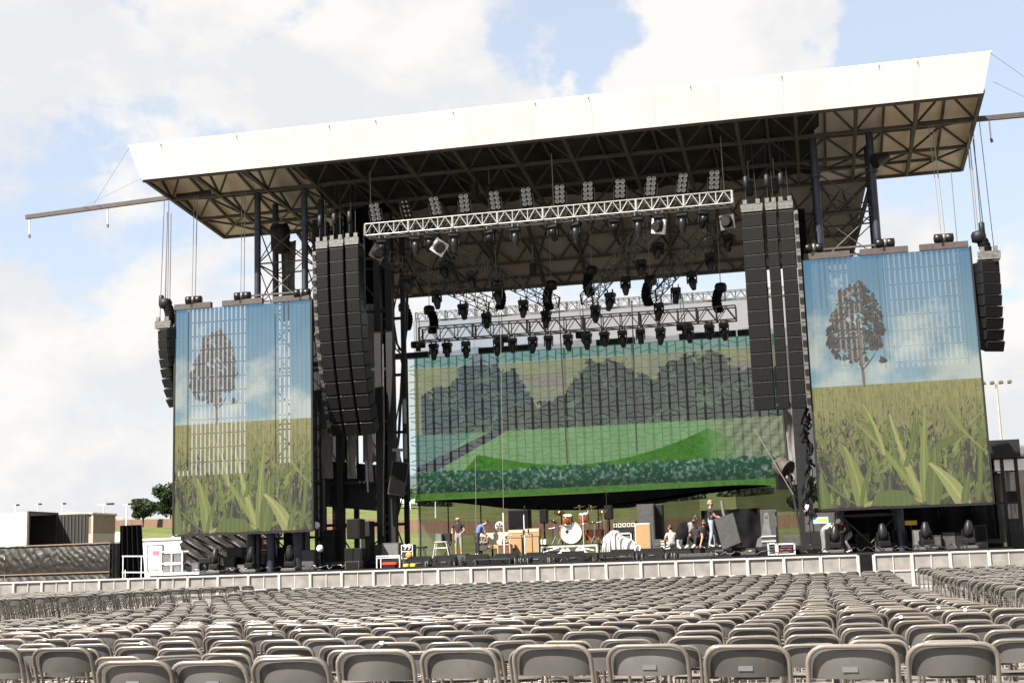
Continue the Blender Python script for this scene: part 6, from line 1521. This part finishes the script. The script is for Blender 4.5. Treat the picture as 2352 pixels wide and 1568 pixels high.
# white site cabin with a door and a red notice
a, b = at(316, 1242, Y=12), at(402, 1242, Y=12); h = a.z; w = b.x-a.x+.8; t = thing('site_cabin', 'white site cabin with a narrow door and a red notice, behind the handrail', 'cabin', ((a.x+b.x)/2+.4, 12, 0))
part('wall', MB().box((0, 1.3, h/2), (w, 2.6, h)), M['trailer'], t); part('roof', MB().bevbox((0, 1.3, h+.04), (w+.15, 2.75, .12), .03), M['white'], t)
dx = at(357, 1280, Y=12).x-t.location.x; z0, z1 = at(357, 1308, Y=12).z, at(357, 1253, Y=12).z
d = part('door', MB().box((dx, -.025, (z0+z1)/2), (.80, .04, z1-z0)), M['white'], t)
part('door_frame', MB().box((dx-.42, -.035, (z0+z1)/2), (.05, .05, z1-z0+.1)).box((dx+.42, -.035, (z0+z1)/2), (.05, .05, z1-z0+.1)).box((dx, -.035, z1+.03), (.88, .05, .05)), M['rig'], d)
part('notice', MB().box((dx+.05, -.055, at(357, 1270, Y=12).z), (.36, .01, .26)), mat('red notice', (.75, .12, .16), .6), d)
part('air_vent', MB().lathe([(.1, 0), (.28, .05), (.30, .25), (.22, .32)], (.3, 1.0, h+.1), 12), M['trailer'], t)
# handrail by the cabin
t = thing('handrail', 'white two bar handrail in front of the site cabin', 'handrail', (-19.2, 2.6, 0))
for py in (1277, 1318-4):
    a, b = at(281, py, Y=2.6), at(368, py, Y=2.6); bar('rail', a, b, .055, M['white'], t, kind='rod')
for px in (283, 288, 325, 366):
    a = at(px, 1277 if px != 288 else 1308, Y=2.6); bar('post', (a.x, 2.6, 0), a, .045, M['white'], t, kind='rod')
# shelf rack with four grey boxes
xc, w, z0, z1 = bb(370, 1266, 419, 1308, -.6); t = thing('shelf_rack', 'white edged open rack holding four grey lamp boxes at the left stage corner', 'rack', (xc, -.6, AZ)); h = z1-AZ
fm_ = MB()
for x in (-w/2, 0, w/2): fm_.box((x, 0, h/2), (.06, .06, h))
for z in (.03, h/2, h): fm_.box((0, .0, z), (w+.06, .07, .06)).box((0, .5, z), (w+.06, .05, .05))
part('frame', fm_, M['alu'], t)
for ix in (0, 1):
    for iz in (0, 1):
        c = part('lamp_box', MB().bevbox(((ix-.5)*w/2, .25, iz*h/2+.05+h*.19), (w/2-.12, .45, h*.38), .02), M['greycover'], t)
        for k in (-1, 1): part('knob', MB().lathe([(.035, 0), (.05, -.03), (.02, -.06)], ((ix-.5)*w/2+k*.10, .02, iz*h/2+h*.33), 10, 'Y'), M['lens'], c)
o = part('pallet', MB().box((0, 0, 0), (2.3, .8, .10)), M['white'], None); p = at(400, 1314, Y=-1.0); o.location = (p.x+.1, -.9, 1.25); tag(o, 'white board lying below the open rack at the left stage corner', 'board')
part('board_leg', MB().box((-1, .2, -.62), (.1, .1, 1.15)).box((1, .2, -.62), (.1, .1, 1.15)), M['black'], o)

# ------------------------------------------------------------------ right of the stage
t = thing('side_platform', 'dark roofed scaffold tower at the far right edge behind the right screen', 'scaffold', (19, 6, 0))
x0, x1 = at(2272, 1100, Y=6).x, at(2336, 1100, Y=6).x; zt1 = at(2300, 1012, Y=6).z
for x in (x0, (x0+x1)/2, x1):
    for y in (6, 8.2): bar('leg', (x, y, 0), (x, y, zt1), .14, M['black'], t)
part('platform_deck', MB().box(((x0+x1)/2, 7.1, zt1-.35), (x1-x0+.4, 2.6, .75)), M['black'], t, True)
for z in (1.2, 3.0, 4.3): bar('ledger', (x0, 6, z), (x1, 6, z), .09, M['black'], t); bar('ledger', (x0, 8.2, z), (x1, 8.2, z), .09, M['black'], t)
part('white_box', MB().box((x0+1.0, 6.2, zt1-1.0), (1.5, .5, .45)), M['trailer'], t, True)
cloth(2286, 2312, 1090, 1245, 7.0, M['greytarp'], 'pale grey cloth strip hanging inside the right scaffold tower, left one', .03)
cloth(2314, 2332, 1075, 1230, 6.6, M['whitecloth'], 'white cloth strip hanging inside the right scaffold tower', .03)
cloth(2271, 2290, 1055, 1262, 6.3, M['darkcloth'], 'black cloth on the inner side of the right scaffold tower', .03)
o = part('patch', MB().box((0, 0, 0), (.5, .05, .45)), M['black'], None); p = at(2324, 1140, Y=6.4); o.location = p; tag(o, 'small black box hanging before the white cloth strip at the right edge', 'box')
cab(2320, 1190, 2352, 1262, 5.0, 'flight_case', 'dark case at the right edge below the white cloth strip', 'case', M['black'], .8, 0)
a = at(2338, 1020, Y=14); t = thing('grandstand_roof', 'pale building beyond the right scaffold tower at the right edge', 'building', (a.x+3.2, 16, 0))
part('wall', MB().box((0, 2, a.z/2-.3), (7, 4, a.z-.6)), M['tantrailer'], t); part('roof', MB().bevbox((0, 1.8, a.z-.2), (7.4, 4.8, .5), .1), M['trailer'], t)
for k in range(3): part('window', MB().box((-2.2+2.2*k, -.02, a.z*.6), (1.2, .05, 1.2)), M['dark'], t)
# flood light mast
def mast(px, ptop, Y, label, arm, m='white', r=.11, lamps=4):
    p = at(px, ptop, Y=Y); zg = zt(p.x, Y); t = thing('light_mast', label, 'light pole', (p.x, Y, zg)); h = p.z-zg
    part('pole', MB().tube([(0, 0, 0), (0, 0, h)], [r, r*.6], 8), M[m], t)
    part('arm', MB().box((0, 0, h), (arm*2, .1, .1)), M[m], t)
    for k in range(lamps):
        x = -arm+2*arm*k/max(1, lamps-1) if lamps > 1 else arm
        part('lamp', MB().bevbox((x, -.1, h+.05), (.32*arm if lamps > 1 else arm*1.1, .5, .28 if lamps > 1 else .3), .06), M['dark'] if lamps == 1 else M['rig'], t)
mast(2288, 880, 60, 'tall thin flood light mast standing right of the right screen', 1.0, 'tantrailer', .13, 4)
mast(239, 1158, 150, 'street light with a dark lamp head over the railing at far left', 1.2, 'white', .16, 1)
mast(291, 1158, 160, 'thin street light left of the round tree', .7, 'white', .14, 1)
mast(36, 1160, 170, 'leftmost of the faint thin lamp posts above the white trailer', .5, 'white', .12, 1)
mast(143, 1157, 170, 'middle one of the faint thin lamp posts above the white trailer', .5, 'white', .12, 1)
mast(87, 1158, 165, 'faint thin lamp post over the dark end of the trailer', .5, 'white', .12, 1)
mast(1000, 1150, 165, 'pale light pole on the hill seen through the gauze left of the painted piano', .7, 'white', .15, 1)
mast(1350, 1160, 150, 'pale thin pole beyond the board fence right of the drums', .2, 'white', .14, 1)

# ------------------------------------------------------------------ board fence across the rear of the field
fp = [(140, 1214, 300), (212, 1217, 235), (262, 1217, 180), (330, 1218, 150), (395, 1219, 134)]
line = [at(x, y, Y=Y) for x, y, Y in fp]+[Vector((x, 130, 0)) for x in np.linspace(-75, 75, 26)]
t = thing('board_fence', 'long brown board fence running behind the stage at the foot of the hill', 'fence', (-20, 130, zt(-20, 130)))
bm = MB()
for i in range(len(line)-1):
    a, b = line[i], line[i+1]; L = (b-a).length; n = max(1, int(L/(.30 if i > 3 else .6)))
    for k in range(n):
        u = (k+.5)/n; p = a.lerp(b, u); zg = zt(p.x, p.y) if p.y <= 134.5 else p.z
        if i >= 4: zg = zt(p.x, 130)
        d = (b-a).normalized(); w_ = L/n*.93
        hgt = 1.85+random.uniform(-.05, .05); R_ = Matrix.Rotation(math.atan2(d.y, d.x), 3, 'Z')
        bm.box((p.x, p.y+random.uniform(-.02, .02), zg+hgt/2), (w_, .03, hgt), R_)
part('board', bm, M['fence'], t, True, stuff=True)
# white railing on the ridge at far left
t = thing('ridge_railing', 'pale two bar railing on the ridge at the far left', 'railing', at(250, 1190, Y=190))
A_, B_ = at(206, 1191, Y=190), at(305, 1188, Y=190); A2_, B2_ = at(206, 1196, Y=190), at(305, 1192, Y=190)
bar('rail', A_, B_, .22, M['tantrailer'], t)
for k in range(6):
    q = A_.lerp(B_, k/5); bar('post', q-Vector((0, 0, 1.9)), q, .16, M['tantrailer'], t)

# ------------------------------------------------------------------ trees
LM = [leaf_mat('dark summer leaves', (.026, .046, .014)), leaf_mat('mid summer leaves', (.045, .066, .02))]
def tree(px, pbase, ptop, wpx, Y, label, m, n=2600, dense=1.0, group=None, leaf=.35, seedv=0):
    p = at(px, pbase, Y=Y); h = at(px, ptop, Y=Y).z-p.z; s = (Y+52)/CF*1.02; w = wpx*s; zg = min(p.z, zt(p.x, Y)); th = p.z-zg
    t = thing('tree', label, 'tree', (p.x, Y, zg), 0, group); rr = random.Random(seedv or int(px*7+Y)); H = h+th
    tb = MB().tube([(0, 0, 0), (.1, 0, H*.3), (-.05, .05, H*.55)], [H*.035, H*.025, H*.014], 8)
    cl = []
    for k in range(13):
        a = rr.uniform(0, 2*PI); q = rr.uniform(.1, .40)*w; z = th+h*rr.uniform(.25, .85); cl.append((q*math.cos(a), q*math.sin(a)*.8, z, w*rr.uniform(.15, .24)))
        tb.tube([(0, 0, H*rr.uniform(.25, .5)), (q*.6*math.cos(a), q*.5*math.sin(a), z*.85), (q*math.cos(a), q*math.sin(a)*.8, z)], [H*.014, H*.008, H*.003], 5)
    cl.append((0, 0, th+h*.72, w*.27)); cl.append((0, 0, th+h*.40, w*.30))
    part('trunk', tb, M['bark'], t)
    vs = []; fs = []
    for k in range(n):
        cx, cy, cz, r = cl[rr.randrange(len(cl))]
        v = Vector((rr.gauss(0, 1), rr.gauss(0, 1), rr.gauss(0, .85))).normalized()*r*rr.uniform(.45, 1.05)
        c = Vector((cx, cy, cz))+v; c.z = min(max(c.z, th*.6+.1*h), H)
        sz = leaf*rr.uniform(.5, 1.3)*(w/9)**.5; a = Vector((rr.gauss(0, 1), rr.gauss(0, 1), rr.gauss(0, 1))).normalized(); b = a.orthogonal().normalized(); c2 = a.cross(b)
        o = len(vs); vs += [tuple(c+b*sz), tuple(c+c2*sz*.7), tuple(c-b*sz), tuple(c-c2*sz*.7)]; fs.append((o, o+1, o+2, o+3))
    me = bpy.data.meshes.new('crown'); me.from_pydata(vs, [], fs); me.materials.append(m); o = link('crown', me); o.parent = t
    return t
tree(328, 1190, 1146, 66, 138, 'round dark green tree beyond the board fence at left', LM[0], 5200, leaf=.30)
tree(392, 1192, 1103, 84, 142, 'taller dark tree half hidden by the left edge of the left screen', LM[0], 6000, leaf=.30)
tg = 'trees on the hill behind the stage'
for i, (px, pb, ptp, wpx, Y, l) in enumerate(((1000, 1185, 1140, 90, 200, 'dark tree on the hill seen through the gauze, left of centre'), (925, 1175, 1118, 60, 230, 'pale green tree on the hill at the left edge of the backdrop'), (880, 1178, 1130, 90, 210, 'dark tree behind the left scaffold'), (770, 1190, 1150, 120, 220, 'wide tree on the hill behind the left speaker columns'),
    (1340, 1182, 1140, 120, 240, 'yellow green tree on the hill behind the drum kit'), (1850, 1175, 1078, 80, 170, 'yellow green tree showing left of the right screen'), (1560, 1175, 1130, 140, 230, 'wide tree behind the seated crew'), (1700, 1172, 1120, 130, 240, 'wide tree behind the right half of the stage'),
    (1150, 1178, 1125, 150, 260, 'wide tree behind the painted piano on the hill'), (2318, 1160, 1090, 70, 200, 'dark tree beyond the right scaffold tower'), (2120, 1165, 1110, 160, 220, 'broad tree hidden behind the right screen, near its lower edge'))):
    if 'hidden' in l: continue
    tree(px, pb, ptp, wpx, Y, l, LM[i % 2], 2200, leaf=.55, group=tg)
# white tents on the hill
for px, py, Y, w, l in ((918, 1163, 190, 5.5, 'white tent roof on the hill left of the backdrop bottom edge'), (960, 1160, 200, 4.5, 'white tent roof seen through the gauze at left')):
    p = at(px, py, Y=Y); t = thing('party_tent', l, 'tent', (p.x, Y, p.z-1.6))
    part('roof_cloth', MB().add([(-w/2, -2, 2.1), (w/2, -2, 2.1), (w/2, 2, 2.1), (-w/2, 2, 2.1), (0, 0, 3.2)], [(0, 1, 4), (1, 2, 4), (2, 3, 4), (3, 0, 4), (3, 2, 1, 0)]), M['white'], t)
    for x in (-w/2, w/2):
        for y in (-2, 2): part('pole', MB().box((x, y, .4), (.1, .1, 3.6)), M['white'], t)

# ------------------------------------------------------------------ chairs
def chair_meshes(n=8, seg=5, far=False):
    W_, Hh, r = .46, .76, .0128; rc = .085
    def yz(z): return -.20+.30*(1-z/Hh)     # back tube leans: top at the rear, foot at the front
    pts = []
    x = W_/2-r
    for z in (0, .43, Hh-rc-r): pts.append((-x, yz(z), z))
    for k in range(1, seg): a = PI/2*k/seg; z = Hh-r-rc+rc*math.sin(a); pts.append((-x+rc-rc*math.cos(a), yz(z), z))
    pts.append((-x+rc, yz(Hh-r), Hh-r)); pts.append((x-rc, yz(Hh-r), Hh-r))
    for k in range(1, seg): a = PI/2*(1-k/seg); z = Hh-r-rc+rc*math.sin(a); pts.append((x-rc+rc*math.cos(a), yz(z), z))
    for z in (Hh-rc-r, .43, 0): pts.append((x, yz(z), z))
    f = MB().tube(pts, r, n)
    if not far: f.tube([(-x, yz(.12), .12), (x, yz(.12), .12)], .008, 6)
    rl = MB()
    for s in (-1, 1): rl.tube([(s*(x-.02), .13, .42), (s*(x-.02), -.24, 0)], .011, max(4, n-2))
    if not far: rl.tube([(-(x-.02), -.18, .08), (x-.02, -.18, .08)], .008, 6)
    # backrest: sheet wrapped round the tube, hollowed toward the seat side and bulging to the rear below
    nu, nv = (15, 9) if not far else (5, 3); b0, b1 = .588, Hh-.012; P = []
    for j in range(nv):
        v = j/(nv-1); z = b0+(b1-b0)*v
        for i in range(nu):
            u = i/(nu-1)*2-1; xm = x*.985
            if z > Hh-rc: xm = x-rc+math.sqrt(max(0, rc*rc-(z-(Hh-rc))**2))*.98
            inset = (1-abs(u)**3.0)*(1-v**5)
            P.append((u*xm, yz(z)+.036-.062*(1-u*u)**.8*(1-v)**.6, z))
    b = MB(); fs = [(j*nu+i, j*nu+i+1, (j+1)*nu+i+1, (j+1)*nu+i) for j in range(nv-1) for i in range(nu-1)]
    b.add(P, fs, True)
    if not far:
        b.add([(p[0], p[1]+.006, p[2]) for p in P], [tuple(reversed(q)) for q in fs], True)
    # seat pan
    s_ = MB(); nu2, nv2 = (11, 9) if not far else (3, 3); Q = []
    for j in range(nv2):
        v = j/(nv2-1)
        for i in range(nu2):
            u = i/(nu2-1)*2-1; ww = .195*(1-.10*(v-.5)**2*4*(1 if v > .5 else .6)); Q.append((u*ww, -.17+.40*v, .435-.022*(1-u*u)*math.sin(PI*v)-.02*max(0, v-.8)*5*.5))
    fs = [(j*nu2+i, j*nu2+i+1, (j+1)*nu2+i+1, (j+1)*nu2+i) for j in range(nv2-1) for i in range(nu2-1)]
    s_.add(Q, fs, True)
    if not far: s_.add([(p[0]*.97, p[1]*.99, p[2]-.02) for p in Q], [tuple(reversed(q)) for q in fs], True)
    return f, rl, b, s_
rows = {}
Y0, PIT = CAM[1]+10.05-1.05, 1.05
def row_spans(y):
    sp = []
    zc_ = y-CAM[1]
    xl_, xr_ = CAM[0]-(.70*zc_+1.2), CAM[0]+(.22*zc_+1.0)
    if y < -7.6:
        sp.append((max(xl_, -6.2-2.2*sstep(-30, -12, y)), min(xr_, 12.2)))
        if y > -22 and y < -7.8: sp.append((max(xl_, -24), -9.3))
        if y > -33 and y < -7.8: sp.append((12.95, min(xr_, 19)))
    return sp
allch = []
front = [302, 475, 662, 852, 1051, 1265, 1487, 1710, 1951, 2186]; fy = [1516, 1512, 1503, 1496, 1487, 1482, 1478, 1477, 1480, 1470]
for i, (x, y) in enumerate(zip(front, fy)):
    p = at(x, y, Z=.76); allch.append([p.x, p.y+.2, random.uniform(-.04, .04), 0])
p = at(2186, 1470, Z=.76); allch.append([p.x+.52, p.y+.18, .02, 0])
for x_, y_ in ((135, 1483), (-30, 1490), (-200, 1495)):
    p = at(x_, y_, Z=.76); allch.append([p.x, p.y+.2, random.uniform(-.04, .04), 1])
k = 1
while Y0+PIT*k < -7.5:
    y = Y0+PIT*k; off = random.uniform(-.12, .12)
    for (a, b) in row_spans(y):
        n = int((b-a)/.50)
        if n < 1: continue
        st_ = b-n*.50 if a < 5 else a
        drift = random.uniform(-.04, .04)
        for i in range(n):
            x = st_+(i+.5)*.50+off*.6
            allch.append([x+random.uniform(-.035, .035), y+.15+random.uniform(-.10, .10)+drift, random.gauss(0, .055) if random.random() > .04 else random.gauss(0, .2), k+1])
    k += 1
vis = []
for c in allch:
    px, py, d = seen((c[0], c[1]-.2, .76+gz(c[0], c[1])))
    c.append(px); c.append(d); c.append(-60 < px < 2412)
inside = sorted([c for c in allch if c[6] and d > 0], key=lambda c: c[5])
nearc, farc = inside[:290], inside[290:]
bf, brl, bb_, bs = chair_meshes()
cm_ = [('frame', bf.mesh('frame', M['chair'])), ('rear_legs', brl.mesh('rear_legs', M['chair'])), ('backrest', bb_.mesh('backrest', M['chairback'])), ('seat', bs.mesh('seat', M['chair']))]
byrow = {}
for c in nearc: byrow.setdefault(c[3], []).append(c)
for k in sorted(byrow):
    L_ = sorted(byrow[k], key=lambda c: c[4]); vis_i = 0
    for c in L_:
        vis_i += 1
        if k == 0:
            lab = ['first', 'second', 'third', 'fourth', 'fifth', 'sixth', 'seventh', 'eighth', 'ninth', 'tenth', 'eleventh'][vis_i-1]+' folding chair from the left in the nearest row, seen from behind'
        else: lab = 'folding chair, %s from the left in the %s row from the camera' % (ordn(vis_i), ordn(k+1))
        t = thing('folding_chair', lab, 'chair', (c[0], c[1], gz(c[0], c[1])), c[2], 'grey folding chairs facing the stage')
        s = random.uniform(.985, 1.02); t.scale = (1, 1, s); t.rotation_euler = (random.uniform(-.01, .01), random.uniform(-.012, .012), c[2])
        for nme, me in cm_: o = link(nme, me); o.parent = t
        if k < 2 and random.random() < .3: part('number_stamp', MB().box((random.uniform(-.03, .03), -.1670, .634), (.075, .003, .026)), M['greycover'], t)
        if k > 1 and random.random() < .06:
            st_x = random.uniform(-.13, .13); part('sticker', MB().bevbox((st_x, -.20, .752), (.04, .032, .028), .004), M['white'], t)
# the rest of the audience seats as one object
lf, lr, lb, ls = chair_meshes(4, 2, True); base = MB()
mi_ = []
for q, s_i in ((lf, 0), (lr, 0), (lb, 1), (ls, 0)): base.add(q.v, q.f, False); mi_ += [s_i]*len(q.f)
bv = np.array(base.v); nv_ = len(bv); V_ = []; F_ = []
for i, c in enumerate(farc):
    a = c[2]; ca, sa = math.cos(a), math.sin(a); x = bv[:, 0]*ca-bv[:, 1]*sa+c[0]; y = bv[:, 0]*sa+bv[:, 1]*ca+c[1]; V_.append(np.stack([x, y, gz(c[0], c[1])+bv[:, 2]*random.uniform(.985, 1.02)], -1))
    F_ += [tuple(j+i*nv_ for j in f) for f in base.f]
me = bpy.data.meshes.new('folding_chairs'); me.from_pydata(np.concatenate(V_).tolist(), [], F_); me.materials.append(M['chairfar']); me.materials.append(M['chairback']); me.polygons.foreach_set('material_index', mi_*len(farc)); me.update()
o = link('folding_chairs', me); tag(o, 'rows upon rows of grey folding chairs stretching to the crowd barrier', 'chairs'); o['kind'] = 'stuff'
